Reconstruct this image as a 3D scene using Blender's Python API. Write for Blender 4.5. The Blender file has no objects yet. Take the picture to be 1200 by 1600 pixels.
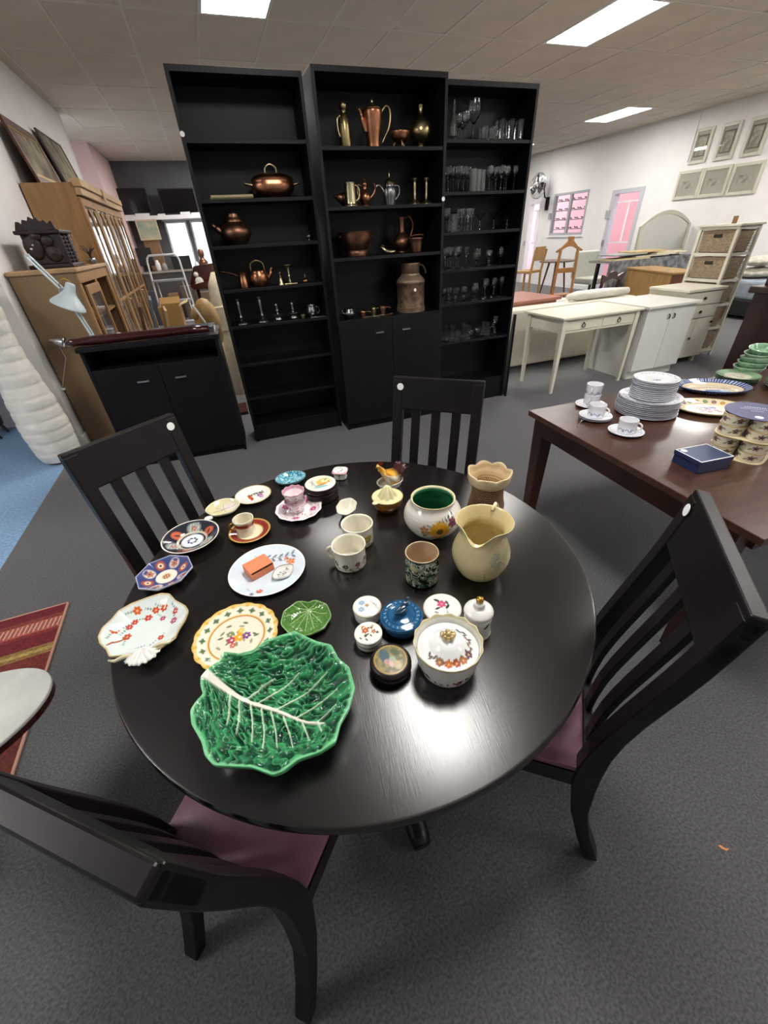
import bpy, bmesh, math, random
import numpy as np
from mathutils import Matrix, Vector
PI = math.pi
random.seed(7)
SC = bpy.context.scene
COL = SC.collection

# ------------------------------------------------------------------ camera
F_PX, PITCH, ROLL, YAW, CAM_H = 623.3, 34.76, -3.372, -18.787, 1.498
CAM_M = (Matrix.Rotation(math.radians(YAW), 3, 'Z') @ Matrix.Rotation(math.radians(90 - PITCH), 3, 'X')
         @ Matrix.Rotation(math.radians(ROLL), 3, 'Z'))
cd = bpy.data.cameras.new('camera')
cam = bpy.data.objects.new('camera', cd)
COL.objects.link(cam)
cam.matrix_world = Matrix.Translation((0, 0, CAM_H)) @ CAM_M.to_4x4()
cd.sensor_fit = 'VERTICAL'
cd.sensor_height = 24.0
cd.lens = F_PX / 1600 * 24.0
cd.clip_start = 0.02
SC.camera = cam

# ------------------------------------------------------------------ world, exposure
W = bpy.data.worlds.new('daylight')
SC.world = W
W.use_nodes = True
W.node_tree.nodes['Background'].inputs[0].default_value = (0.86, 0.93, 1.0, 1)
W.node_tree.nodes['Background'].inputs[1].default_value = 1.3
SC.view_settings.view_transform = 'Standard'
SC.view_settings.look = 'None'
SC.view_settings.gamma = 1.0
SC.view_settings.use_curve_mapping = False
SC.view_settings.exposure = 1.2
PANEL_POWER = 16.0      # emission of the ceiling light diffusers


def ray(px, py):
    return CAM_M @ Vector((px - 600, 800 - py, -F_PX))


def at(px, py, z):            # where the sight line meets the level z
    d = ray(px, py)
    t = (z - CAM_H) / d.z
    return Vector((d.x * t, d.y * t, z))


def ony(px, py, y):
    d = ray(px, py)
    t = y / d.y
    return Vector((d.x * t, y, CAM_H + d.z * t))


def onx(px, py, x):
    d = ray(px, py)
    t = x / d.x
    return Vector((x, d.y * t, CAM_H + d.z * t))


# ------------------------------------------------------------------ colour and materials
def lin(c):
    if isinstance(c, str):
        c = [int(c[i:i + 2], 16) / 255 for i in (0, 2, 4)]
    return tuple((v / 12.92 if v <= .04045 else ((v + .055) / 1.055) ** 2.4) for v in c[:3])


ORD = ['first', 'second', 'third', 'fourth', 'fifth', 'sixth', 'seventh', 'eighth', 'ninth', 'tenth']
MATS = {}


def mat(name, col, rough=.5, metal=0., noise=0., scale=20., bump=0., spec=.5, coat=0., stretch=None, trans=0., emis=0., col2=None, bscale=None, sheen=0.):
    if name in MATS:
        return MATS[name]
    m = bpy.data.materials.new(name)
    MATS[name] = m
    m.use_nodes = True
    nt = m.node_tree
    b = nt.nodes['Principled BSDF']
    c = lin(col)
    b.inputs['Base Color'].default_value = (*c, 1)
    b.inputs['Roughness'].default_value = rough
    b.inputs['Metallic'].default_value = metal
    b.inputs['Specular IOR Level'].default_value = spec
    b.inputs['Coat Weight'].default_value = coat
    b.inputs['Coat Roughness'].default_value = .08
    b.inputs['Sheen Weight'].default_value = sheen
    b.inputs['Transmission Weight'].default_value = trans
    if emis:
        b.inputs['Emission Color'].default_value = (*c, 1)
        b.inputs['Emission Strength'].default_value = emis
    if noise or bump:
        tc = nt.nodes.new('ShaderNodeTexCoord')
        mp = nt.nodes.new('ShaderNodeMapping')
        nt.links.new(tc.outputs['Object'], mp.inputs[0])
        if stretch:
            mp.inputs['Scale'].default_value = stretch
        n = nt.nodes.new('ShaderNodeTexNoise')
        n.inputs['Scale'].default_value = scale
        n.inputs['Detail'].default_value = 5
        nt.links.new(mp.outputs[0], n.inputs['Vector'])
        if noise:
            r = nt.nodes.new('ShaderNodeValToRGB')
            d = lin(col2) if col2 else tuple(v * (1 - noise) for v in c)
            u = c if col2 else tuple(min(1, v * (1 + noise * .6)) for v in c)
            r.color_ramp.elements[0].color = (*d, 1)
            r.color_ramp.elements[1].color = (*u, 1)
            r.color_ramp.elements[0].position = .36
            r.color_ramp.elements[1].position = .64
            nt.links.new(n.outputs['Fac'], r.inputs[0])
            nt.links.new(r.outputs[0], b.inputs['Base Color'])
        if bump:
            n2 = n
            if bscale:
                n2 = nt.nodes.new('ShaderNodeTexNoise')
                n2.inputs['Scale'].default_value = bscale
                n2.inputs['Detail'].default_value = 4
                nt.links.new(mp.outputs[0], n2.inputs['Vector'])
            bp = nt.nodes.new('ShaderNodeBump')
            bp.inputs['Strength'].default_value = bump
            bp.inputs['Distance'].default_value = .004
            nt.links.new(n2.outputs['Fac'], bp.inputs['Height'])
            nt.links.new(bp.outputs[0], b.inputs['Normal'])
    return m


def painted(name, rough=.12, coat=.3, bump=0.):
    """glazed ware: the painted decoration comes from the colour attribute 'paint', with a faint glaze mottle"""
    if name in MATS:
        return MATS[name]
    m = bpy.data.materials.new(name)
    MATS[name] = m
    m.use_nodes = True
    nt = m.node_tree
    b = nt.nodes['Principled BSDF']
    a = nt.nodes.new('ShaderNodeVertexColor')
    a.layer_name = 'paint'
    n = nt.nodes.new('ShaderNodeTexNoise')
    n.inputs['Scale'].default_value = 60
    tc = nt.nodes.new('ShaderNodeTexCoord')
    nt.links.new(tc.outputs['Object'], n.inputs['Vector'])
    mr = nt.nodes.new('ShaderNodeMapRange')
    mr.inputs[3].default_value = .93
    mr.inputs[4].default_value = 1.05
    nt.links.new(n.outputs['Fac'], mr.inputs[0])
    mx = nt.nodes.new('ShaderNodeMix')
    mx.data_type = 'RGBA'
    mx.blend_type = 'MULTIPLY'
    mx.inputs[0].default_value = 1
    nt.links.new(a.outputs[0], mx.inputs[6])
    nt.links.new(mr.outputs[0], mx.inputs[7])
    nt.links.new(mx.outputs[2], b.inputs['Base Color'])
    b.inputs['Roughness'].default_value = rough
    b.inputs['Coat Weight'].default_value = coat
    b.inputs['Coat Roughness'].default_value = .05
    return m


# ------------------------------------------------------------------ mesh builder
class MB:
    def __init__(s):
        s.v = []
        s.f = []

    def add(s, vs, fs):
        o = len(s.v)
        s.v.extend([tuple(map(float, p)) for p in vs])
        s.f.extend([tuple(int(i) + o for i in f) for f in fs])
        return s

    def box(s, x0, x1, y0, y1, z0, z1):
        return s.add([(x, y, z) for z in (z0, z1) for x, y in ((x0, y0), (x1, y0), (x1, y1), (x0, y1))],
                     [(0, 3, 2, 1), (4, 5, 6, 7), (0, 1, 5, 4), (1, 2, 6, 5), (2, 3, 7, 6), (3, 0, 4, 7)])

    def cbox(s, c, d):
        return s.box(c[0] - d[0] / 2, c[0] + d[0] / 2, c[1] - d[1] / 2, c[1] + d[1] / 2, c[2] - d[2] / 2, c[2] + d[2] / 2)

    def hexa(s, b, t):      # bottom quad, top quad
        return s.add(list(b) + list(t), [(3, 2, 1, 0), (4, 5, 6, 7), (0, 1, 5, 4), (1, 2, 6, 5), (2, 3, 7, 6), (3, 0, 4, 7)])

    def prism(s, pts, z0, z1, axis='z'):
        n = len(pts)
        if axis == 'z':
            f = lambda p, z: (p[0], p[1], z)
        elif axis == 'y':
            f = lambda p, z: (p[0], z, p[1])
        else:
            f = lambda p, z: (z, p[0], p[1])
        vs = [f(p, z0) for p in pts] + [f(p, z1) for p in pts]
        return s.add(vs, [tuple(range(n - 1, -1, -1)), tuple(range(n, 2 * n))] + [(i, (i + 1) % n, n + (i + 1) % n, n + i) for i in range(n)])

    def lathe(s, prof, n=32, c=(0, 0, 0), mod=None, cap=True):
        m = len(prof)
        vs = []
        for j, (r, z) in enumerate(prof):
            for i in range(n):
                a = 2 * PI * i / n
                k, dz = mod(a, j / (m - 1), r, z) if mod else (1, 0)
                vs.append((c[0] + r * k * math.cos(a), c[1] + r * k * math.sin(a), c[2] + z + dz))
        fs = [(j * n + i, j * n + (i + 1) % n, (j + 1) * n + (i + 1) % n, (j + 1) * n + i) for j in range(m - 1) for i in range(n)]
        if cap:
            if prof[0][0] > 1e-6:
                fs.append(tuple(range(n - 1, -1, -1)))
            if prof[-1][0] > 1e-6:
                fs.append(tuple(range((m - 1) * n, m * n)))
        return s.add(vs, fs)

    def tube(s, path, r, n=10, closed=False, flat=1.0):
        P = [Vector(p) for p in path]
        k = len(P)
        R = r if isinstance(r, (list, tuple)) else [r] * k
        up = None
        vs = []
        for i in range(k):
            if closed:
                t = P[(i + 1) % k] - P[i - 1]
            else:
                t = P[min(i + 1, k - 1)] - P[max(i - 1, 0)]
            t.normalize()
            if up is None:
                up = Vector((0, 0, 1)) if abs(t.z) < .9 else Vector((1, 0, 0))
            x = up - t * up.dot(t)
            x.normalize()
            up = x
            y = t.cross(x)
            for j in range(n):
                a = 2 * PI * j / n
                vs.append(P[i] + x * (R[i] * math.cos(a)) + y * (R[i] * flat * math.sin(a)))
        rr = k if closed else k - 1
        fs = [(i * n + j, i * n + (j + 1) % n, ((i + 1) % k) * n + (j + 1) % n, ((i + 1) % k) * n + j) for i in range(rr) for j in range(n)]
        if not closed:
            fs += [tuple(range(n - 1, -1, -1)), tuple(range((k - 1) * n, k * n))]
        return s.add(vs, fs)

    def strip(s, path, w, t, wdir):   # rectangular bar along a path; w along wdir
        P = [Vector(p) for p in path]
        wd = Vector(wdir).normalized()
        k = len(P)
        ws = w if isinstance(w, (list, tuple)) else [w] * k
        ts = t if isinstance(t, (list, tuple)) else [t] * k
        vs = []
        for i in range(k):
            d = (P[min(i + 1, k - 1)] - P[max(i - 1, 0)]).normalized()
            nn = d.cross(wd).normalized()
            for a, b in ((-1, -1), (1, -1), (1, 1), (-1, 1)):
                vs.append(P[i] + wd * (a * ws[i] / 2) + nn * (b * ts[i] / 2))
        fs = [(i * 4 + j, i * 4 + (j + 1) % 4, i * 4 + 4 + (j + 1) % 4, i * 4 + 4 + j) for i in range(k - 1) for j in range(4)]
        fs += [(3, 2, 1, 0), tuple(range((k - 1) * 4, k * 4))]
        return s.add(vs, fs)

    def sphere(s, c, r, n=14, m=8):
        rx, ry, rz = r if isinstance(r, (tuple, list)) else (r, r, r)
        vs = [(c[0], c[1], c[2] - rz)]
        for j in range(1, m):
            p = -PI / 2 + PI * j / m
            for i in range(n):
                a = 2 * PI * i / n
                vs.append((c[0] + rx * math.cos(p) * math.cos(a), c[1] + ry * math.cos(p) * math.sin(a), c[2] + rz * math.sin(p)))
        vs.append((c[0], c[1], c[2] + rz))
        fs = [(0, 1 + (i + 1) % n, 1 + i) for i in range(n)]
        for j in range(m - 2):
            fs += [(1 + j * n + i, 1 + j * n + (i + 1) % n, 1 + (j + 1) * n + (i + 1) % n, 1 + (j + 1) * n + i) for i in range(n)]
        e = len(vs) - 1
        fs += [(1 + (m - 2) * n + i, 1 + (m - 2) * n + (i + 1) % n, e) for i in range(n)]
        return s.add(vs, fs)

    def xf(s, M):
        s.v = [tuple(M @ Vector(p)) for p in s.v]
        return s


def arc(cx, cy, r, a0, a1, n):
    return [(cx + r * math.cos(math.radians(a0 + (a1 - a0) * i / n)), cy + r * math.sin(math.radians(a0 + (a1 - a0) * i / n))) for i in range(n + 1)]


def mesh(name, mb, m, smooth=False, colors=None):
    me = bpy.data.meshes.new(name)
    me.from_pydata(mb.v, [], mb.f)
    me.materials.append(m)
    if smooth:
        me.polygons.foreach_set('use_smooth', [True] * len(me.polygons))
        if smooth != 'all':
            try:
                me.set_sharp_from_angle(angle=math.radians(40))
            except Exception:
                pass
    if colors is not None:
        at_ = me.color_attributes.new('paint', 'FLOAT_COLOR', 'POINT')
        c4 = np.ones((len(mb.v), 4), dtype=np.float32)
        c4[:, :3] = colors
        at_.data.foreach_set('color', c4.ravel())
    me.update()
    return me


def obj(name, mb, m, parent=None, loc=(0, 0, 0), rz=0., smooth=False, bevel=0., colors=None, rot=None):
    me = mb if isinstance(mb, bpy.types.Mesh) else mesh(name, mb, m, smooth, colors)
    o = bpy.data.objects.new(name, me)
    COL.objects.link(o)
    o.location = loc
    o.rotation_euler = rot if rot else (0, 0, rz)
    if parent:
        o.parent = parent
    if bevel:
        bv = o.modifiers.new('bevel', 'BEVEL')
        bv.width = bevel
        bv.segments = 2
        bv.limit_method = 'ANGLE'
    return o


def tag(o, label, cat, group=None):
    o['label'] = label
    o['category'] = cat
    if group:
        o['group'] = group
    return o


def thing(name, label, cat, loc=(0, 0, 0), rz=0., group=None, rot=None):
    o = bpy.data.objects.new(name, None)
    o.empty_display_size = .1
    COL.objects.link(o)
    o.location = loc
    o.rotation_euler = rot if rot else (0, 0, rz)
    return tag(o, label, cat, group)


def struct(name, mb, m, **k):
    o = obj(name, mb, m, **k)
    o['kind'] = 'structure'
    return o


def dup(root, loc=None, rz=None, label=None, group=None, tilt=None):
    r = root.copy()
    COL.objects.link(r)
    if loc is not None:
        r.location = loc
    if rz is not None:
        r.rotation_euler = (tilt[0] if tilt else 0, tilt[1] if tilt else 0, rz)
    if label:
        r['label'] = label
    if group:
        r['group'] = group
    for ch in list(root.children):
        c = ch.copy()
        COL.objects.link(c)
        c.parent = r
        for g in list(ch.children):
            d = g.copy()
            COL.objects.link(d)
            d.parent = c
    return r


# ------------------------------------------------------------------ painting on glazed ware
class Paint:
    def __init__(s, u, v, base):
        s.u, s.v = np.asarray(u, float), np.asarray(v, float)
        s.c = np.tile(np.array(lin(base)), (len(s.u), 1))

    def mix(s, k, col):
        k = np.clip(k, 0, 1)[:, None]
        s.c = s.c * (1 - k) + np.array(lin(col)) * k
        return s

    def disc(s, x, y, r, col, soft=.25):
        d = np.hypot(s.u - x, s.v - y) / r
        return s.mix((1 - d) / soft, col)

    def ell(s, x, y, a, b, ang, col, soft=.3):
        ca, sa = math.cos(ang), math.sin(ang)
        du, dv = s.u - x, s.v - y
        d = np.hypot((du * ca + dv * sa) / a, (-du * sa + dv * ca) / b)
        return s.mix((1 - d) / soft, col)

    def line(s, pts, w, col, soft=.5):
        for (x0, y0), (x1, y1) in zip(pts[:-1], pts[1:]):
            dx, dy = x1 - x0, y1 - y0
            L = dx * dx + dy * dy + 1e-12
            t = np.clip(((s.u - x0) * dx + (s.v - y0) * dy) / L, 0, 1)
            d = np.hypot(s.u - x0 - t * dx, s.v - y0 - t * dy) / (w / 2)
            s.mix((1 - d) / soft, col)
        return s

    def ring(s, r0, r1, col, cx=0, cy=0, soft=.0006):
        r = np.hypot(s.u - cx, s.v - cy)
        return s.mix(np.minimum(r - r0, r1 - r) / soft + .5, col)

    def band(s, val, a, b, col, soft=.0006):
        return s.mix(np.minimum(val - a, b - val) / soft + .5, col)

    def flower(s, x, y, r, n, col, cc, rot=0., thin=.36):
        for i in range(n):
            a = rot + 2 * PI * i / n
            s.ell(x + .58 * r * math.cos(a), y + .58 * r * math.sin(a), .46 * r, thin * r, a, col)
        return s.disc(x, y, .26 * r, cc)

    def sprig(s, x, y, ang, L, col, lc, n=5, w=.0012, curl=.3):
        pts = []
        a = ang
        for i in range(n + 1):
            pts.append((x, y))
            x += L / n * math.cos(a)
            y += L / n * math.sin(a)
            a += curl / n
        s.line(pts, w, col)
        for i, (px, py) in enumerate(pts[1:]):
            for sd in (-1, 1):
                b = ang + curl * i / n + sd * .9
                s.ell(px + L * .09 * math.cos(b), py + L * .09 * math.sin(b), L * .09, L * .04, b, lc)
        return s


_rng = np.random.RandomState(3)
_LAT = _rng.rand(64, 64)


def vnoise(x, y):
    x = np.asarray(x, float)
    y = np.asarray(y, float)
    xi, yi = np.floor(x).astype(int), np.floor(y).astype(int)
    fx, fy = x - xi, y - yi
    fx, fy = fx * fx * (3 - 2 * fx), fy * fy * (3 - 2 * fy)
    g = lambda a, b: _LAT[a % 64, b % 64]
    return (g(xi, yi) * (1 - fx) + g(xi + 1, yi) * fx) * (1 - fy) + (g(xi, yi + 1) * (1 - fx) + g(xi + 1, yi + 1) * fx) * fy


def resample(prof, step):
    out = [prof[0]]
    for (r0, z0), (r1, z1) in zip(prof[:-1], prof[1:]):
        n = max(1, int(math.hypot(r1 - r0, z1 - z0) / step + .5))
        for i in range(1, n + 1):
            out.append((r0 + (r1 - r0) * i / n, z0 + (z1 - z0) * i / n))
    return out


def smooth_prof(prof, it=2):
    for _ in range(it):
        q = [prof[0]]
        for a, b in zip(prof[:-1], prof[1:]):
            q.append((.75 * a[0] + .25 * b[0], .75 * a[1] + .25 * b[1]))
            q.append((.25 * a[0] + .75 * b[0], .25 * a[1] + .75 * b[1]))
        q.append(prof[-1])
        prof = q
    return prof


def ware(name, prof, paint, m, parent=None, n=64, step=.003, mod=None, loc=(0, 0, 0), rz=0., rnd=1, outer=True):
    """turned ceramic; paint(P) -> colours, P has x,y,z,r,a arrays and k = ring fraction along the profile"""
    pr = resample(smooth_prof(prof, rnd) if rnd else prof, step)
    mb = MB().lathe(pr, n, mod=mod, cap=False)
    V = np.array(mb.v)

    class P:
        pass
    P.x, P.y, P.z = V[:, 0], V[:, 1], V[:, 2]
    P.r = np.hypot(P.x, P.y)
    P.a = np.arctan2(P.y, P.x)
    P.k = np.repeat(np.arange(len(pr)) / (len(pr) - 1), n)
    # fraction of the profile at which the outside turns to the inside (highest point)
    P.top = max(range(len(pr)), key=lambda i: pr[i][1]) / (len(pr) - 1)
    return obj(name, mb, m, parent, loc, rz, smooth='all', colors=paint(P))


def plain(col):
    return lambda P: np.tile(np.array(lin(col)), (len(P.x), 1))


def dish_outline(name, pts, h, paint, m, parent=None, loc=(0, 0, 0), rings=46, nseg=200, floor=.55, lip=.003, curve=2., relief=None, smooth_n=3):
    """a dish lofted from its middle to a closed outline (local xy); paint and relief get (x,y,t,theta)"""
    pts = [Vector((p[0], p[1], 0)) for p in pts]
    seg = [(pts[i], pts[(i + 1) % len(pts)]) for i in range(len(pts))]
    L = [(b - a).length for a, b in seg]
    tot = sum(L)
    o = []
    for i in range(nseg):
        d = tot * i / nseg
        for (a, b), l in zip(seg, L):
            if d <= l:
                o.append(a + (b - a) * (d / l))
                break
            d -= l
    O = np.array([(p.x, p.y) for p in o])
    for _ in range(smooth_n):
        O = (np.roll(O, 1, 0) + 2 * O + np.roll(O, -1, 0)) / 4
    T = np.r_[np.linspace(.0, 1, rings), [1.012], np.linspace(1.0, floor, 8), [.02]]
    inner = rings
    X = []
    for j, t in enumerate(T):
        k = np.clip((t - floor) / (1 - floor), 0, 1) ** curve
        z = h * k
        if j >= inner + 1 or (j == inner):
            z = z - lip * (1 if j > inner else .4)
        z = max(z, .0) if j > inner else z + lip
        X.append(np.c_[O * max(t, .001), np.full(nseg, z)])
    V = np.array(X)                       # (J, nseg, 3)
    th = np.arctan2(O[:, 1], O[:, 0])
    tt = np.repeat(T, nseg)
    vv = V.reshape(-1, 3)
    if relief:
        dz = relief(vv[:, 0], vv[:, 1], tt, np.tile(th, len(T)))
        msk = (np.arange(len(vv)) < inner * nseg)
        vv[:, 2] += np.where(msk, dz, 0)
    c = paint(vv[:, 0], vv[:, 1], tt, np.tile(th, len(T)))
    J = len(T)
    fs = [(j * nseg + i, j * nseg + (i + 1) % nseg, (j + 1) * nseg + (i + 1) % nseg, (j + 1) * nseg + i) for j in range(J - 1) for i in range(nseg)]
    mb = MB()
    mb.add(vv, fs)
    return obj(name, mb, m, parent, loc, smooth='all', colors=c)

# ================================================================== THE ROOM
HC = 3.15
XL, XR, YF, YB, XA = -1.48, 9.45, 13.25, -3.3, -3.9
M_wall = mat('white_wall_paint', 'e6e3e2', .85, noise=.03, scale=3)
M_tile = mat('ceiling_tile', 'd3cabd', .9, noise=.05, scale=2.5, bump=.15, bscale=160)
M_grid = mat('ceiling_grid', 'd8d2c8', .6)
M_carpet = mat('charcoal_carpet', '58585a', .95, noise=.38, scale=140, bump=.6, bscale=420, sheen=.2)
M_blue = mat('blue_carpet', '86a8cc', .95, noise=.2, scale=60, bump=.5, bscale=400)
M_white = mat('white_frame_paint', 'e9e9ea', .45)
M_black = mat('black_stained_wood', '0c0c10', .45, spec=.28, noise=.25, scale=9, stretch=(1, 1, .15), bump=.06, bscale=60)
M_steel = mat('brushed_steel', 'b9babd', .3, 1.)
M_chrome = mat('chrome', 'd6d8da', .12, 1.)
M_sticker = mat('white_paper_sticker', 'f2f2f0', .6)
M_dark = mat('matte_black_plastic', '101012', .5)

fl = MB().box(-1.56, XR + .1, YB, YF, -.12, 0)
struct('floor', fl, M_carpet)
struct('floor', MB().box(XA, -1.5602, YB, 5.2, -.12, 0), M_blue)

# ceiling: a slab with the tiles hung below it in a grid
ceil = struct('ceiling', MB().box(XA - .1, XR + .1, YB - .1, YF + .1, HC + .06, HC + .2), M_tile)
LX = [.74, 4.34, 7.94]
LY = [-2.0, 1.15, 4.95, 8.25, 11.55]
lights = [(x, y) for x in LX for y in LY if (x, y) != (.74, -2.0)] + [(-2.86, 1.15)]  # unseen rear panels and the blue carpet panel are added to brighten the room
lights[lights.index((.74, 1.15))] = (.82, 1.05)
tile_me = None
cols = [.44 + .6 * k for k in range(-4, 16)]
for x in cols:
    for j in range(9):
        y = 3.3 + 1.1 * j
        if any(abs(x + .3 - a) < .1 and abs(y + .55 - b) < .1 for a, b in lights):
            continue
        if x < XL - .55 and y > 4.0:
            continue
        if x + .6 > XR + .1:
            continue
        if tile_me is None:
            tile_me = mesh('ceiling_tile', MB().box(.012, .588, .012, 1.088, 0, .03), M_tile)
        o = obj('ceiling_tile', tile_me, None, ceil, (x, y, HC + random.uniform(0, .004)), rot=(random.uniform(-.003, .003), random.uniform(-.003, .003), 0))
bar = MB()
for x in cols + [cols[-1] + .6]:
    bar.box(x - .011, x + .011, 3.3, YF, HC - .002, HC + .03)
for j in range(10):
    y = 3.3 + 1.1 * j
    bar.box(-2, XR, y - .011, y + .011, HC - .0025, HC + .0295)
obj('grid_bars', bar, M_grid, ceil)
obj('plain_tiles', MB().box(XA, XR, YB, 3.29, HC, HC + .06), M_tile, ceil)
obj('plain_tiles', MB().box(XA, -1.97, 3.29, YF, HC, HC + .06), M_tile, ceil)

# ceiling lights
M_diff = bpy.data.materials.new('lit_diffuser')
M_diff.use_nodes = True
_b = M_diff.node_tree.nodes['Principled BSDF']
_b.inputs['Base Color'].default_value = (.9, .9, .9, 1)
_b.inputs['Emission Color'].default_value = (1, .965, .92, 1)
_b.inputs['Emission Strength'].default_value = PANEL_POWER
where = {(.82, 1.05): 'directly above the round table', (.74, 4.95): 'above and behind the leftmost bookcase', (4.34, 4.95): 'over the white console table',
         (7.94, 8.25): 'by the white right wall', (7.94, 4.95): 'at the right edge above the wicker rack', (4.34, 1.15): 'over the dark dining table',
         (.74, 8.25): 'hidden behind the leftmost bookcase', (.74, 11.55): 'near the dark far wall', (4.34, 8.25): 'hidden behind the glassware bookcase', (4.34, 11.55): 'hidden behind the middle bookcase',
         (7.94, 1.15): 'beyond the right edge of the photo', (7.94, 11.55): 'farthest along the right wall', (-2.86, 1.15): 'unseen, added to brighten the blue carpet at the left', (4.34, -2.0): 'unseen behind the camera to the right, added to raise the light', (7.94, -2.0): 'unseen behind the camera at far right, added to raise the light'}
dm = mesh('diffuser', MB().box(-.27, .27, -.52, .52, -.004, .01), M_diff)
fm = mesh('frame', MB().box(-.3, -.27, -.55, .55, -.006, .05).box(.27, .3, -.55, .55, -.006, .05).box(-.27, .27, -.55, -.52, -.006, .05).box(-.27, .27, .52, .55, -.006, .05).box(-.3, .3, -.55, .55, .05, .059), M_white)
for x, y in lights:
    t = thing('ceiling_light', 'rectangular flush ceiling light panel ' + where[(x, y)], 'ceiling light', (x, y, HC), group='flush ceiling light panels')
    obj('frame', fm, None, t)
    obj('diffuser', dm, None, t)

# walls
T_ = .14


def wall_x(name, x, y0, y1, openings, m, thick, side):
    """wall in a plane x = const made of boxes round its openings (ya, yb, za, zb)"""
    mb = MB()
    a, b = (x, x + thick) if side > 0 else (x - thick, x)
    ys = sorted({y0, y1, *[o[0] for o in openings], *[o[1] for o in openings]})
    for u, v in zip(ys[:-1], ys[1:]):
        mid = (u + v) / 2
        hs = [(o[2], o[3]) for o in openings if o[0] < mid < o[1]]
        z = 0
        for (p, q) in sorted(hs):
            if p > z:
                mb.box(a, b, u, v, z, p)
            z = q
        mb.box(a, b, u, v, z, HC + .06)
    return struct(name, mb, m)


# openings of the right wall from their pixels
wz = lambda px, py: onx(px, py, XR)
W1 = (wz(922, 296).y, wz(868, 300).y, 1.25, 2.19)
D1 = (wz(1009, 292).y, wz(962, 295).y + .05, 0, 2.1)
D2 = (wz(849, 308).y, min(wz(828, 312).y, 12.9), 0, 2.1)
wall_x('wall_right', XR, YB, YF, [W1, D1, D2], M_wall, T_, 1)
wall_x('wall_left', XL, 4.22, 9.0, [], M_wall, .12, -1)
struct('wall_alcove_side', MB().box(XA - .1, XA, YB, 5.2, 0, HC + .06), M_wall)
struct('wall_alcove_end', MB().box(XA, XL - .1201, 5.2, 5.3, 0, HC + .06), M_wall)
struct('wall_back', MB().box(XA - .1, XR + .1, YB - .1, YB, 0, HC + .06), M_wall)
M_greywall = mat('dark_grey_wall_paint', '626266', .8, noise=.04, scale=3)
fw = MB()
fw.box(XL - 1.6, XR + .1, YF, YF + .14, 2.02, HC + .06)
fw.box(XL - 1.6, XR + .1, YF, YF + .14, 0, .95)
fw.box(XL - 1.6, -.76, YF, YF + .14, .95, 2.02).box(-.25, -.17, YF, YF + .14, .95, 2.02).box(.33, XR + .1, YF, YF + .14, .95, 2.02)
struct('wall_far', fw, M_greywall)
# wall pieces past the left wall's corner, and a pier with pinkish light put into its colour
M_pink = mat('pink_lit_wall', 'eccfcf', .8, noise=.03, scale=2)
struct('wall_left_rear', MB().box(XL - 1.6, XL - .45, 9.0, 9.12, 0, HC + .06).box(XL - .62, XL - .5, 9.12, 11.1, 0, HC + .06), M_wall)
struct('wall_left_pier', MB().box(XL - .6, XL - .05, 11.1, YF - .001, 0, HC + .06), M_pink)
struct('trim_1', MB().box(XL - .13, XL + .012, 9.0, 9.03, 0, HC), M_white)

# window and doors of the right wall, an added backing wall beyond, coloured to give their pinkish glow
M_backing = mat('pink_glow_backing', 'f2b6bc', .8, noise=.06, scale=1.2)
struct('wall_pink_backing', MB().box(XR + 1.9, XR + 2.0, 5.5, YF + 2, 0, 3.6), M_backing)
struct('floor', MB().box(XR + .141, XR + 3, 5.5, YF + 2, -.12, -.005), mat('concrete_yard', 'a8a2a0', .9, noise=.1, scale=4))
M_alu = mat('grey_aluminium', 'a8a9ad', .45)
M_glass = mat('window_glass', 'ffffff', .03, trans=1.)


def frame_x(t, x, y0, y1, z0, z1, w, d, m, name='frame'):
    return obj(name, MB().box(x, x + d, y0, y0 + w, z0, z1).box(x, x + d, y1 - w, y1, z0, z1).box(x, x + d, y0 + w, y1 - w, z1 - w, z1).box(x, x + d, y0 + w, y1 - w, z0, z0 + w), m, t)


w1 = struct('window_1', MB().box(XR - .03, XR + .1, W1[0] - .05, W1[1] + .05, W1[2] - .05, W1[2] - .005), M_white)
frame_x(w1, XR - .01, W1[0], W1[1], W1[2], W1[3], .05, .1, M_alu, 'window_frame')
ym = (W1[0] + W1[1]) / 2
obj('mullion', MB().box(XR, XR + .07, ym - .035, ym + .035, W1[2] + .05, W1[3] - .05), M_alu, w1)
for a, b in ((W1[0] + .05, ym - .035), (ym + .035, W1[1] - .05)):
    obj('pane', MB().box(XR + .04, XR + .046, a, b, W1[2] + .05, W1[3] - .05), M_glass, w1)
for i in range(4):
    z = W1[2] + .12 + i * .21
    obj('security_bar', MB().box(XR + .09, XR + .11, W1[0], W1[1], z, z + .025), M_alu, w1)
    for k in range(5):
        y = W1[0] + .12 + k * .24 + (i % 2) * .05
        obj('bar_scroll', MB().tube([(XR + .1, y - .07, z + .02), (XR + .1, y - .03, z + .055), (XR + .1, y + .03, z + .04), (XR + .1, y + .07, z + .06)], .012, 6), M_dark, w1)


def door_frame(n, D, label=None):
    d = struct('door_%d' % n, MB().box(XR - .02, XR + .13, D[0], D[0] + .09, 0, D[3]).box(XR - .02, XR + .13, D[1] - .09, D[1], 0, D[3]).box(XR - .02, XR + .13, D[0] + .09, D[1] - .09, D[3] - .08, D[3]), M_white if n == 2 else mat('pale_grey_door_paint', 'bcbcc4', .5))
    obj('gate_bar', MB().box(XR + .1, XR + .12, D[0] + .09, D[1] - .09, 1.05, 1.08).box(XR + .1, XR + .12, D[0] + .09, D[1] - .09, 1.85, 1.88).box(XR + .1, XR + .12, (D[0] + D[1]) / 2 - .015, (D[0] + D[1]) / 2 + .015, 1.08, 1.85), M_white, d)
    obj('handle', MB().box(XR - .06, XR - .02, D[1] - .06, D[1] - .03, 1.0, 1.12), M_steel, d)
    return d


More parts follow.
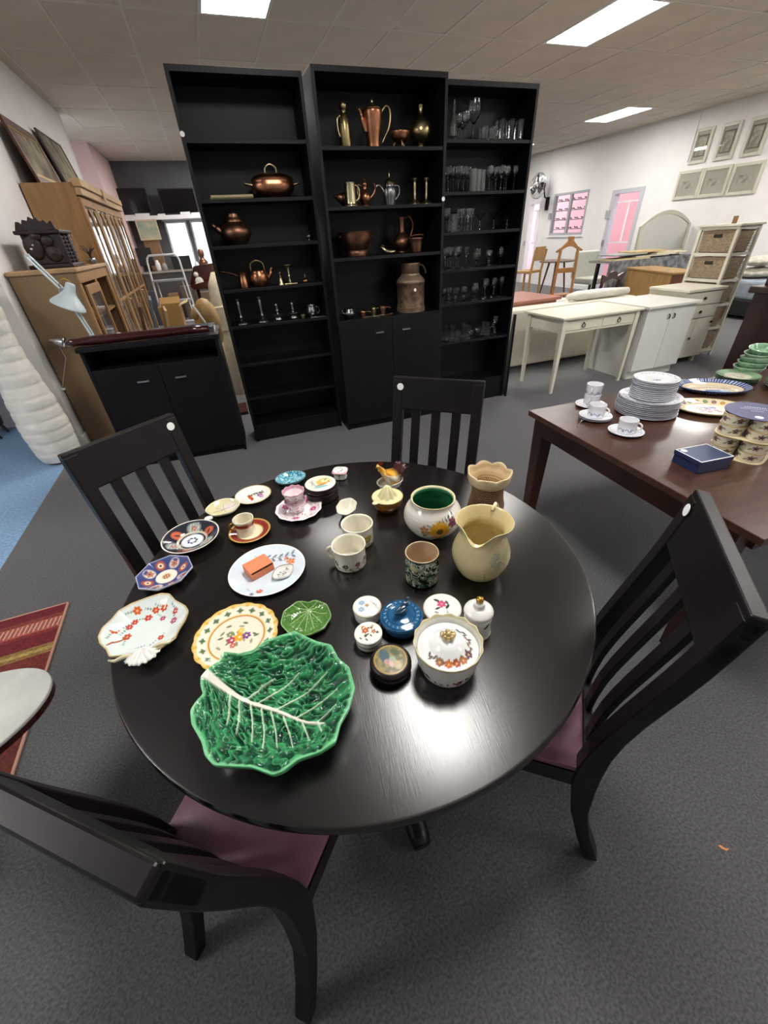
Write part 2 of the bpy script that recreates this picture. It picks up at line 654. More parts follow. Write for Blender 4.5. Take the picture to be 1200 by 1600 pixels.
door_frame(1, D1)
door_frame(2, D2)
struct('baseboard_right', MB().box(XR - .015, XR, YB, D1[0], 0, .1).box(XR - .015, XR, D1[1], D2[0], 0, .1), M_white)
struct('baseboard_left', MB().box(XL, XL + .015, 4.22, 9.0, 0, .1), M_white)

# a switch box and a cable trunk on the right wall
p = wz(951, 335)
tag(obj('switch_box', MB().box(XR - .05, XR, p.y - .06, p.y + .06, p.z - .08, p.z + .08), M_alu, bevel=.006), 'small grey switch box beside the pink door frame', 'switch')
p = wz(860, 338)
tag(obj('switch_box', MB().box(XR - .04, XR, p.y - .05, p.y + .05, p.z - .07, p.z + .07), M_alu, bevel=.006), 'small grey switch on the wall left of the barred window', 'switch')
for px, lab in ((862, 'thin white cable trunk running from the wall fan to the ceiling'), (1072, 'thin white cable trunk beside the three upright pictures')):
    y = wz(px, 260).y
    tag(obj('cable_trunk', MB().box(XR - .02, XR, y - .012, y + .012, 2.2 if px < 900 else 2.4, HC), M_white), lab, 'cable trunk')

# wall fan
q = wz(860, 290)
fan = thing('wall_fan', 'black oscillating fan mounted high on the right wall', 'fan', (XR, q.y, q.z))
obj('bracket', MB().box(-.04, 0, -.06, .06, -.55, -.25).tube([(-.02, 0, -.3), (-.14, 0, -.25), (-.2, 0, -.05), (-.22, 0, 0)], .02, 8), M_dark, fan)
obj('motor', MB().lathe([(0, 0), (.07, .01), (.09, .08), (.06, .17), (0, .18)], 16).xf(Matrix.Translation((-.36, 0, 0)) @ Matrix.Rotation(PI / 2, 4, 'Y')), M_dark, fan, smooth=True)
cage = MB()
for r, x in ((.28, -.44), (.2, -.5), (.1, -.52), (.28, -.38)):
    cage.tube([(x, r * math.cos(a), r * math.sin(a)) for a in [2 * PI * i / 28 for i in range(28)]], .006, 6, closed=True)
for i in range(24):
    a = 2 * PI * i / 24
    cage.tube([(-.34, .06 * math.cos(a), .06 * math.sin(a)), (-.38, .28 * math.cos(a), .28 * math.sin(a)), (-.44, .28 * math.cos(a), .28 * math.sin(a)), (-.5, .2 * math.cos(a), .2 * math.sin(a)), (-.53, .02 * math.cos(a), .02 * math.sin(a))], .003, 5)
obj('cage', cage, M_chrome, fan)
for i in range(3):
    obj('blade', MB().strip([(-.43, 0, .03), (-.44, 0, .14), (-.45, 0, .25)], [.06, .14, .16], .004, (.35, 1, 0)), M_dark, fan, rot=(2 * PI * i / 3, 0, 0))

# framed prints on the right wall
M_pframe = mat('pale_grey_green_picture_frame', 'c3c2b2', .4)
M_mount = mat('cream_mount', 'd9d6c8', .7)
M_art = mat('faded_print', 'a9a48f', .7, noise=.5, scale=14, col2='e2dfd2')
M_pglass = mat('picture_glass', 'ffffff', .02, trans=1.)


def wall_picture(px, py, w, h, label, inner, group):
    p = onx(px, py, XR)
    t = thing('framed_print', label, 'picture', (XR - .001, p.y, p.z), group=group)
    f = .05
    obj('frame', MB().box(-.03, 0, -w / 2, -w / 2 + f, -h / 2, h / 2).box(-.03, 0, w / 2 - f, w / 2, -h / 2, h / 2).box(-.03, 0, -w / 2 + f, w / 2 - f, h / 2 - f, h / 2).box(-.03, 0, -w / 2 + f, w / 2 - f, -h / 2, -h / 2 + f), M_pframe, t, bevel=.006)
    obj('mount', MB().box(-.014, -.001, -w / 2 + f, w / 2 - f, -h / 2 + f, h / 2 - f), M_mount, t)
    iw, ih = inner
    obj('print', MB().box(-.017, -.0145, -iw / 2, iw / 2, -ih / 2, ih / 2), M_art, t)
    if group == 'upright botanical prints':
        g = .02
        obj('fillet', MB().box(-.019, -.0175, -iw / 2 - g, iw / 2 + g, ih / 2, ih / 2 + g).box(-.019, -.0175, -iw / 2 - g, iw / 2 + g, -ih / 2 - g, -ih / 2).box(-.019, -.0175, -iw / 2 - g, -iw / 2, -ih / 2, ih / 2).box(-.019, -.0175, iw / 2, iw / 2 + g, -ih / 2, ih / 2), mat('grey_fillet', '7d7a6b', .6), t)
    obj('glazing', MB().box(-.024, -.021, -w / 2 + f, w / 2 - f, -h / 2 + f, h / 2 - f), M_pglass, t)


for px, py, l in ((1097, 228, 'leftmost of the three upright framed prints'), (1138, 221, 'middle of the three upright framed prints'), (1183, 213, 'rightmost of the three upright framed prints, at the photo edge')):
    wall_picture(px, py, .35, .52, l, (.17, .28), 'upright botanical prints')
for px, py, l in ((1076, 289, 'leftmost of the three wide framed prints above the mirror'), (1117, 284, 'middle of the three wide framed prints'), (1165, 279, 'rightmost of the three wide framed prints above the wicker tower')):
    wall_picture(px, py, .53, .46, l, (.26, .12), 'wide framed prints')

# ================================================================== BOOKCASES
def sticker(parent, x, y, z, r=.012, face='y'):
    mb = MB().lathe([(r, 0), (r, .0012)], 16)
    o = obj('price_sticker', mb, M_sticker, parent, (x, y, z), rot=(PI / 2, 0, 0) if face == 'y' else (0, 0, 0))
    o['label'] = 'round white price sticker'
    return o


def bookcase(label, x0, x1, yf, depth, H, shelves, plinth=.08, doors=None):
    t = thing('bookcase', label, 'bookcase', (x0, yf, 0))
    w = x1 - x0
    th = .022
    for a in (0, w - th):
        obj('side_panel', MB().box(a, a + th, 0, depth, 0, H), M_black, t, bevel=.0015)
    obj('top_panel', MB().box(th, w - th, 0, depth, H - .03, H), M_black, t, bevel=.0015)
    obj('back_panel', MB().box(th, w - th, depth - .008, depth, 0, H - .03), M_black, t)
    for z in shelves:
        obj('shelf', MB().box(th, w - th, .006, depth - .008, z - .022, z), M_black, t, bevel=.0015)
    obj('plinth', MB().box(th, w - th, .012, .03, 0, plinth), M_black, t)
    if doors:
        zt = doors
        for i, (a, b) in enumerate(((.002, w / 2 - .0015), (w / 2 + .0015, w - .002))):
            d = obj('door', MB().box(a, b, -.02, -.001, plinth, zt), M_black, t, bevel=.002)
            hx = b - .12 if i == 0 else a + .12
            obj('handle', MB().box(hx - .035, hx + .035, -.042, -.036, zt - .095, zt - .085).box(hx - .03, hx - .022, -.037, -.02, zt - .095, zt - .085).box(hx + .022, hx + .03, -.037, -.02, zt - .095, zt - .085), M_steel, d)
    return t


HB = 2.37
SL = [2.05, 1.75, 1.487, 1.214, .965, .678, .40, .15]
SM = [2.0, 1.677, 1.367, .935]
SR = [2.06, 1.75, 1.487, 1.218, .955, .623, .22]
LB = (.035, .841, 3.58, .28)
MBk = (.868, 1.811, 3.448, .40)
RB = (1.84, 2.651, 3.58, .28)
b1 = bookcase('tall black open bookcase on the left holding copper and pewter', LB[0], LB[1], LB[2], LB[3], HB, SL, .14)
b2 = bookcase('deeper middle black bookcase with two doors below brass and copper ware', MBk[0], MBk[1], MBk[2], MBk[3], HB, SM, .06, doors=.915)
b3 = bookcase('tall black bookcase on the right full of drinking glasses', RB[0], RB[1], RB[2], RB[3], HB, SR, .2)
sticker(b1, .011, -.0005, 2.07, .014)
sticker(b2, .93, -.0005, 1.70, .014)

# a black panel leaning beside the right bookcase
bp = MB().prism([(0, 0), (.30, 0), (.05, .80), (0, .80)], 0, .02, 'x')
tag(obj('black_board', bp, M_black, None, (2.66, 3.55, 0), rz=-.45), 'thin black board leaning on the right side of the glassware bookcase', 'board')

# ================================================================== ROUND TABLE
TX, TY, TR, TZ = .188, .819, .609, .75
M_table = bpy.data.materials.new('black_brown_table_wood')
M_table.use_nodes = True
nt = M_table.node_tree
b = nt.nodes['Principled BSDF']
tc = nt.nodes.new('ShaderNodeTexCoord')
mp = nt.nodes.new('ShaderNodeMapping')
mp.inputs['Scale'].default_value = (60, 4, 4)
nt.links.new(tc.outputs['Object'], mp.inputs[0])
n1 = nt.nodes.new('ShaderNodeTexNoise')
n1.inputs['Scale'].default_value = 6
n1.inputs['Detail'].default_value = 2.5
n1.inputs['Roughness'].default_value = .65
nt.links.new(mp.outputs[0], n1.inputs['Vector'])
cr = nt.nodes.new('ShaderNodeValToRGB')
cr.color_ramp.elements[0].color = (*lin('0b0807'), 1)
cr.color_ramp.elements[1].color = (*lin('181110'), 1)
nt.links.new(n1.outputs['Fac'], cr.inputs[0])
nt.links.new(cr.outputs[0], b.inputs['Base Color'])
bm_ = nt.nodes.new('ShaderNodeBump')
bm_.inputs['Strength'].default_value = .38
bm_.inputs['Distance'].default_value = .00035
nt.links.new(n1.outputs['Fac'], bm_.inputs['Height'])
nt.links.new(bm_.outputs[0], b.inputs['Normal'])
b.inputs['Roughness'].default_value = .25
b.inputs['Specular IOR Level'].default_value = .85
M_twood = mat('black_brown_wood', '0f0b0a', .3, spec=.35, noise=.25, scale=10, stretch=(1, 1, .2))

tb = thing('round_table', 'round black-brown pedestal dining table set out with crockery', 'table', (TX, TY, 0))
obj('table_top', MB().lathe([(0, TZ - .03), (TR - .02, TZ - .03), (TR - .004, TZ - .026), (TR, TZ - .018), (TR, TZ - .006), (TR - .003, TZ - .001), (TR - .007, TZ), (0, TZ)], 128, cap=False), M_table, tb, rz=-.15, smooth=True)
obj('apron', MB().lathe([(.40, TZ - .07), (.40, TZ - .03)], 64), M_twood, tb)
obj('column', MB().lathe(smooth_prof([(.06, .12), (.10, .16), (.10, .22), (.06, .3), (.055, .42), (.08, .52), (.075, .6), (.12, .66), (.14, .68)], 2), 32), M_twood, tb, smooth=True)
for k in range(4):
    a = math.radians(-91 + 90 * k)
    path = [(r * math.cos(a), r * math.sin(a), z) for r, z in ((.04, .25), (.13, .25), (.22, .19), (.30, .105), (.38, .052), (.43, .036), (.462, .036))]
    obj('foot', MB().tube(path, [.04, .042, .04, .036, .032, .032, .026], 12), M_twood, tb, smooth='all')

# ================================================================== DINING CHAIRS
M_chair = mat('chair_black_wood', '110d0d', .38, spec=.3, noise=.3, scale=8, stretch=(1, 1, .15), bump=.05, bscale=50)
M_seat = mat('mauve_seat_leather', '815868', .45, noise=.1, scale=30, bump=.12, bscale=200)
CH, CW = 1.03, .36          # height, width of the back


def back_x(z):               # how far the back / leg lies behind the rear of the seat at height z
    pts = [(0, .105), (.12, .06), (.25, .022), (.38, .004), (.46, 0), (.56, .004), (.66, .02), (.76, .043), (.86, .066), (.95, .082), (CH, .094)]
    for (a, u), (b_, v) in zip(pts[:-1], pts[1:]):
        if z <= b_:
            return u + (v - u) * (z - a) / (b_ - a)
    return pts[-1][1]


def make_chair(label, x, y, deg, st):
    t = thing('dining_chair', label, 'chair', (x, y, 0), math.radians(deg), 'slat-back dining chairs round the table')
    hw = CW / 2
    zs = [0, .06, .12, .19, .25, .32, .38, .46, .54, .62, .70, .76, .82, .88, .94, .99, CH - .012]
    for s in (-1, 1):         # stiles running down into the rear legs
        obj('rear_leg', MB().strip([(-back_x(z), s * (hw - .02), z) for z in zs], .04, [.034 + .02 * math.exp(-((z - .42) / .16) ** 2) for z in zs], (0, 1, 0)), M_chair, t, bevel=.003)
    zr = [.905, .94, .97, 1.0, CH]
    obj('top_rail', MB().strip([(-back_x(z) , 0, z) for z in zr], CW - .002 + .002, .03, (0, 1, 0)), M_chair, t, bevel=.004)
    for i in range(3):
        yy = (i - 1) * .083
        z2 = [.45, .52, .58, .64, .70, .76, .82, .88, .912]
        obj('slat', MB().strip([(-back_x(z), yy, z) for z in z2], .036, .014, (0, 1, 0)), M_chair, t, bevel=.002)
    obj('rear_rail', MB().box(-.012, .012, -hw + .04, hw - .04, .36, .455), M_chair, t, bevel=.003)
    fw = .205
    for s in (-1, 1):
        obj('side_rail', MB().hexa([(0, s * (hw - .03), .37), (.36, s * (fw - .03), .37), (.36, s * (fw - .008), .37), (0, s * (hw - .008), .37)] if s > 0 else [(0, s * (hw - .008), .37), (.36, s * (fw - .008), .37), (.36, s * (fw - .03), .37), (0, s * (hw - .03), .37)],
                                   [(0, s * (hw - .03), .43), (.36, s * (fw - .03), .43), (.36, s * (fw - .008), .43), (0, s * (hw - .008), .43)] if s > 0 else [(0, s * (hw - .008), .43), (.36, s * (fw - .008), .43), (.36, s * (fw - .03), .43), (0, s * (hw - .03), .43)]), M_chair, t)
        obj('front_leg', MB().strip([(.37, s * (fw - .022), 0), (.37, s * (fw - .022), .43)], [.03, .042], [.03, .042], (0, 1, 0)), M_chair, t, bevel=.003)
    obj('front_rail', MB().box(.36, .38, -fw + .04, fw - .04, .37, .43), M_chair, t)
    # upholstered seat: slightly crowned pad
    n = 14
    vs, fs = [], []
    for j in range(n + 1):
        for i in range(n + 1):
            u, v = i / n, j / n
            X = .012 + u * .40
            half = (hw - .012) + (fw - hw + .006) * u
            e = min(u, 1 - u, v, 1 - v)
            vs.append((X, (v * 2 - 1) * half, .448 + .022 * (1 - math.exp(-e * 9))))
    k = len(vs)
    fs = [(j * (n + 1) + i, j * (n + 1) + i + 1, (j + 1) * (n + 1) + i + 1, (j + 1) * (n + 1) + i) for j in range(n) for i in range(n)]
    edge = [i for i in range(n + 1)] + [j * (n + 1) + n for j in range(1, n + 1)] + [n * (n + 1) + i for i in range(n - 1, -1, -1)] + [j * (n + 1) for j in range(n - 1, 0, -1)]
    low = []
    for e in edge:
        low.append(len(vs))
        vs.append((vs[e][0], vs[e][1], .43))
    m_ = len(edge)
    fs += [(edge[(i + 1) % m_], edge[i], low[i], low[(i + 1) % m_]) for i in range(m_)]
    fs.append(tuple(low[::-1]))
    obj('seat', MB().add(vs, fs), M_seat, t, smooth=True)
    if st:
        z = CH - .034
        o = obj('price_sticker', MB().lathe([(.0135, 0), (.0135, .001)], 18), M_sticker, t, (-back_x(z) + .0185, st * (hw - .032), z), rot=(0, math.radians(90 - 9), 0))
        o['label'] = 'round white price sticker'
    return t


make_chair('slat-back black dining chair at the left before the low black cupboard', -.325, 1.324, 307.6, 1)
make_chair('slat-back black dining chair on the far side of the table facing the camera', .67, 1.33, 229.2, -1)
make_chair('slat-back black dining chair at the right edge seen from its side', .66, .365, 137.6, -1)
make_chair('slat-back black dining chair nearest the camera at the lower left', -.264, .367, 51, 0)

# ================================================================== LOW BLACK CUPBOARD
sb = thing('low_cupboard', 'low black two-door cupboard standing left of the bookcases', 'cupboard', (-.991, 3.504, 0), math.radians(-2.8))
SW, SD, SH = .926, .42, .95
obj('body', MB().box(0, SW, .02, SD, .05, SH - .16), M_black, sb)
obj('side_panel', MB().box(0, .022, 0, SD, 0, SH - .03), M_black, sb, bevel=.002)
obj('side_panel', MB().box(SW - .022, SW, 0, SD, 0, SH - .03), M_black, sb, bevel=.002)
obj('back_panel', MB().box(.022, SW - .022, SD - .01, SD, SH - .16, SH - .03), M_black, sb)
obj('cupboard_top', MB().box(-.015, SW + .015, -.015, SD + .01, SH - .03, SH), M_black, sb, bevel=.003)
for i, (a, b_) in enumerate(((.024, SW / 2 - .002), (SW / 2 + .002, SW - .024))):
    d = obj('door', MB().box(a, b_, 0, .019, .05, SH - .16), M_black, sb, bevel=.002)
    hx = (b_ - .13) if i == 0 else (a + .13)
    obj('handle', MB().box(hx - .04, hx + .04, -.022, -.014, SH - .275, SH - .263).box(hx - .036, hx - .026, -.014, 0, SH - .275, SH - .263).box(hx + .026, hx + .036, -.014, 0, SH - .275, SH - .263), M_steel, d, bevel=.001)
obj('plinth', MB().box(.022, SW - .022, .03, .05, 0, .05), M_black, sb)
M_cherry = mat('polished_cherry_wood', '3a1210', .16, noise=.3, scale=10, coat=.5)
rail = thing('carved_bed_rail', 'polished cherry wood rail with rounded end lying on the low cupboard', 'wooden rail', (-.99, 3.50, SH), sb.rotation_euler.z)
obj('rail', MB().tube([(-.07, .06, .03), (-.03, .06, .034), (.0, .06, .032), (.1, .06, .034), (.4, .065, .034), (.75, .07, .034), (.88, .075, .03)], [.016, .03, .024, .032, .03, .028, .022], 14), M_cherry, rail, smooth='all')
obj('price_sticker', MB().lathe([(.014, 0), (.014, .001)], 14), M_sticker, rail, (.28, .05, .066))
tray = thing('metal_tray', 'long shallow silver metal tray on the right end of the low cupboard', 'tray', (-.56, 3.49, SH), sb.rotation_euler.z)
obj('tray_base', MB().box(0, .48, .14, .36, .0, .004), M_steel, tray)
for a in ((0, .48, .14, .146), (0, .48, .354, .36), (0, .006, .146, .354), (.474, .48, .146, .354)):
    obj('rim', MB().box(a[0], a[1], a[2], a[3], .004, .03), M_chrome, tray)

# ================================================================== DARK DINING TABLE AT RIGHT
RZ = .68
RT = math.radians(-2.5)
M_brown = mat('dark_brown_table_wood', '4a2f24', .28, noise=.3, scale=7, stretch=(1, 6, 1), bump=.05, bscale=40, coat=.15)
M_brown2 = mat('dark_brown_table_leg_wood', '3c2119', .35, noise=.3, scale=8, stretch=(1, 1, .2))
rt = thing('dining_table', 'dark brown rectangular dining table stacked with plates', 'table', (1.435, 1.69, 0), RT)
obj('table_top', MB().box(0, 1.75, -1.2, 0, RZ - .028, RZ), M_brown, rt, bevel=.003)
for x in (.03, 1.64):
    for y in (-1.12, -.1):
        obj('leg', MB().strip([(x + .04, y + .035, 0), (x + .04, y + .035, RZ - .029)], [.055, .08], [.055, .08], (0, 1, 0)), M_brown2, rt, bevel=.003)
for a in ((.03, .055, -1.08, -.09), (1.69, 1.715, -1.08, -.09), (.11, 1.63, -1.14, -1.115), (.11, 1.63, -.055, -.03)):
    obj('apron', MB().box(*a, RZ - .12, RZ - .029), M_brown2, rt)

# ================================================================== CROCKERY ON THE ROUND TABLE
M_glaze = painted('painted_glaze')
M_matt = painted('painted_matt', .4, .0)
M_porc = mat('white_porcelain', 'eceae4', .12, coat=.3)
M_cream = mat('cream_porcelain', 'e6e0cc', .15, coat=.3)
M_gold = mat('gold_lustre', 'b08a3c', .28, 1.)
tz = TZ + .0004


def face(x, y):
    return math.atan2(-y, -x)


def cupprof(rt_, rb, h, w=.003, foot=.003):
    return [(0, foot), (rb * .8, foot), (rb * .82, 0), (rb, 0), (rb, foot), (rb, foot + .001), (rt_, h * .6 + .4 * h - .002), (rt_, h), (rt_ - w, h), (rt_ - w - .0005, h - .003), (rb - w, foot + w + .004), (rb - w - .006, foot + w), (0, foot + w)]


def handle(parent, r, z0, z1, out, th, m, ang=0., n=10, flat=1.):
    pts = []
    for i in range(n + 1):
        a = -PI / 2 + PI * i / n
        pts.append((r - .003 + out * math.cos(a) ** .8 if math.cos(a) > 0 else r - .003, 0, (z0 + z1) / 2 + (z1 - z0) / 2 * math.sin(a)))
    return obj('handle', MB().tube(pts, th, 8, flat=flat), m, parent, rz=ang, smooth='all')


def plateprof(r, h, well=.6, t=.0035, foot=None):
    f = foot or well * .8
    return [(0, .002), (r * f - .004, .002), (r * f - .003, 0), (r * f, 0), (r * f + .001, .0025), (r * .98, h - t * .6), (r, h - .0008), (r - .001, h), (r - .004, h - .0006), (r * (well + .12), h * .42 + t * .5), (r * well, t + .001), (r * well * .9, t), (0, t)]


# ---- big cabbage leaf bowl
def cabbage():
    zr = TZ + .06
    c0 = at(432, 1094, TZ + .045)
    L2 = lambda px, py, z: (at(px, py, z) - c0).xy
    out = [(314, 1058), (325, 1045), (341, 1035), (350, 1019), (374, 1022), (395, 1017), (416, 1001), (440, 993), (461, 987), (479, 996), (495, 1003), (517, 1008), (528, 1029), (545, 1043), (554, 1075), (545, 1106), (531, 1131), (524, 1159), (500, 1175), (465, 1187), (444, 1204), (426, 1211), (395, 1199), (360, 1197), (335, 1196), (321, 1180), (316, 1159), (300, 1131), (298, 1110), (307, 1096), (318, 1085), (314, 1071)]
    pts = [L2(x, y, zr) for x, y in out][::-1]
    mainv = [L2(318, 1052, zr), L2(345, 1068, TZ + .05), L2(376, 1087, TZ + .03), L2(430, 1107, TZ + .02), L2(472, 1122, TZ + .025), L2(506, 1131, TZ + .035)]
    mw = [.019, .013, .0085, .007, .0055, .004]
    sv = [[(383, 1086), (404, 1070), (428, 1055)], [(398, 1092), (440, 1068), (466, 1048)], [(426, 1103), (470, 1080), (512, 1056)], [(458, 1115), (495, 1096), (528, 1082)], [(493, 1128), (512, 1117), (526, 1106)],
          [(360, 1084), (358, 1106), (354, 1132)], [(372, 1090), (371, 1116), (368, 1144)], [(388, 1094), (391, 1122), (391, 1154)], [(405, 1100), (409, 1132), (410, 1168)], [(420, 1104), (427, 1132), (431, 1164)], [(440, 1112), (450, 1140), (458, 1170)], [(470, 1122), (478, 1142), (483, 1158)], [(496, 1129), (500, 1138), (503, 1146)]]
    sv = [[L2(x, y, TZ + .03) for x, y in l] for l in sv]

    def dseg(x, y, p0, p1):
        dx, dy = p1[0] - p0[0], p1[1] - p0[1]
        t = np.clip(((x - p0[0]) * dx + (y - p0[1]) * dy) / (dx * dx + dy * dy), 0, 1)
        return np.hypot(x - p0[0] - t * dx, y - p0[1] - t * dy), t

    def vein(x, y):
        k = np.zeros_like(x)
        for i in range(len(mainv) - 1):
            d, t = dseg(x, y, mainv[i], mainv[i + 1])
            w = (mw[i] + (mw[i + 1] - mw[i]) * t) * .62
            k = np.maximum(k, np.clip(2.2 * (1 - d / w), 0, 1))
        k2 = np.zeros_like(x)
        for l in sv:
            for j in range(2):
                d, t = dseg(x, y, l[j], l[j + 1])
                w = .0026 - .0005 * (j + t)
                k2 = np.maximum(k2, np.clip(2 * (1 - d / w), 0, 1))
        return k, k2

    ax = (mainv[-1] - mainv[0]).normalized()

    def crinkle(x, y):
        u = x * ax.x + y * ax.y
        v = -x * ax.y + y * ax.x
        a = np.arctan2(v, u + .16)
        rr = np.hypot(u + .16, v)
        w1 = vnoise(u * 70 + 9, v * 70 + 4) * 1.5
        n1_ = vnoise(a * 30 + w1, rr * 62 + 11 + w1)
        n2_ = vnoise(u * 150 + 3 * w1, v * 150 + 30)
        return 1 - np.abs(2 * n1_ - 1) * 1.35 + .45 * (n2_ - .5)

    def relief(x, y, t, th):
        k, k2 = vein(x, y)
        kk = np.maximum(k, k2)
        e = np.clip((1 - t) / .06, 0, 1)
        return e * ((1 - kk) * .0068 * crinkle(x, y) + kk * .0072)

    def paint(x, y, t, th):
        k, k2 = vein(x, y)
        g = np.clip(crinkle(x, y), 0, 1)[:, None] ** 1.3
        p = Paint(x, y, 'ffffff')
        p.c = np.array(lin('08402a')) * (1 - g) + np.array(lin('3c9a60')) * g
        p.mix(np.clip((t - .95) / .03, 0, 1) * .9, '7fcb95')
        p.mix(np.where(t > 1.01, 1, 0), '3a9a5c')
        p.mix(k2 * .85, 'c4dcc0')
        p.mix(k, 'ece7dc')
        return p.c

    t = thing('leaf_bowl', 'large glossy green cabbage leaf bowl with white veins', 'bowl', (c0.x, c0.y, tz))
    dish_outline('bowl', pts, .056, paint, M_glaze, t, rings=130, nseg=460, floor=.36, lip=.006, curve=1.5, relief=relief, smooth_n=5)


cabbage()

# ---- scalloped yellow faience plate
def p_faience(P):
    p = Paint(P.x, P.y, 'ece4cf')
    r, a = P.r, P.a
    p.band(r, .060, .098, 'e7cf8d')
    p.band(r, .066, .086, 'f0ead6')
    p.band(r, .0925, .099, 'd9a94a')
    p.band(r, .0605, .063, 'c98a3e')
    for i in range(16):
        b = 2 * PI * i / 16
        x, y = .0755 * math.cos(b), .0755 * math.sin(b)
        p.ell(x, y, .010, .0035, b + PI / 2, '5d7452')
        p.ell(x, y, .004, .0085, b + PI / 2, '5d7452')
        p.disc(.088 * math.cos(b + .2), .088 * math.sin(b + .2), .0045, 'e0b24c')
    rs = random.Random(4)
    for i in range(18):
        b, q = rs.uniform(0, 2 * PI), rs.uniform(.012, .045)
        p.ell(q * math.cos(b), q * math.sin(b), .008, .0035, rs.uniform(0, PI), rs.choice(['8a9070', '6f7d5e', 'a3a084']))
    for x, y, rr, c1 in ((-.012, .004, .012, 'b5486a'), (.004, -.004, .014, 'e0a52e'), (.016, -.014, .011, '7a4f8f'), (-.004, .02, .009, '7c8f63'), (.018, .008, .009, 'e8be58'), (-.02, -.01, .008, 'c9665a')):
        p.flower(x, y, rr, 6, c1, 'f3e3b0')
    return p.c


pl = tag(ware('plate', plateprof(.095, .015, .62), p_faience, M_glaze, n=192, step=.0016, loc=(-.142, .684, tz), rz=.6,
              mod=lambda a, k, r, z: (1 + (.035 * abs(math.sin(8 * a)) - .02) * max(0, (r - .06) / .035), 0)), 'yellow scalloped faience plate with painted flowers behind the cabbage bowl', 'plate')
pl.location.z = tz

# ---- small green leaf dish
def leafdish():
    def paint(x, y, t, th):
        p = Paint(x, y, '3f6a2c')
        n_ = vnoise(x * 300 + 5, y * 300)
        p.mix(n_ * .7, '6b9a4a')
        for i in range(11):
            b = -2.1 + i * .42
            p.line([(0, .032), (.05 * math.cos(b - PI / 2), .032 + .062 * math.sin(b - PI / 2))], .0016, 'b9cf9a')
        p.mix(np.clip((t - .95) / .04, 0, 1), '8fb573')
        return p.c
    pts = []
    for i in range(160):
        a = 2 * PI * i / 160
        d = abs(((a - PI / 2 + PI) % (2 * PI)) - PI)
        r = .058 * (1 + .02 * math.cos(9 * a)) * (1 - .16 * math.exp(-(d / .22) ** 2)) + .0
        pts.append((r * math.cos(a), r * math.sin(a) * .92))
    o = dish_outline('leaf_dish', pts, .016, paint, M_glaze, None, (.018, .668, tz), rings=50, nseg=160, floor=.45, relief=lambda x, y, t, th: .0012 * vnoise(x * 250, y * 250))
    o.rotation_euler.z = -.35
    tag(o, 'small green leaf-shaped dish peeking out behind the cabbage bowl', 'dish')


leafdish()

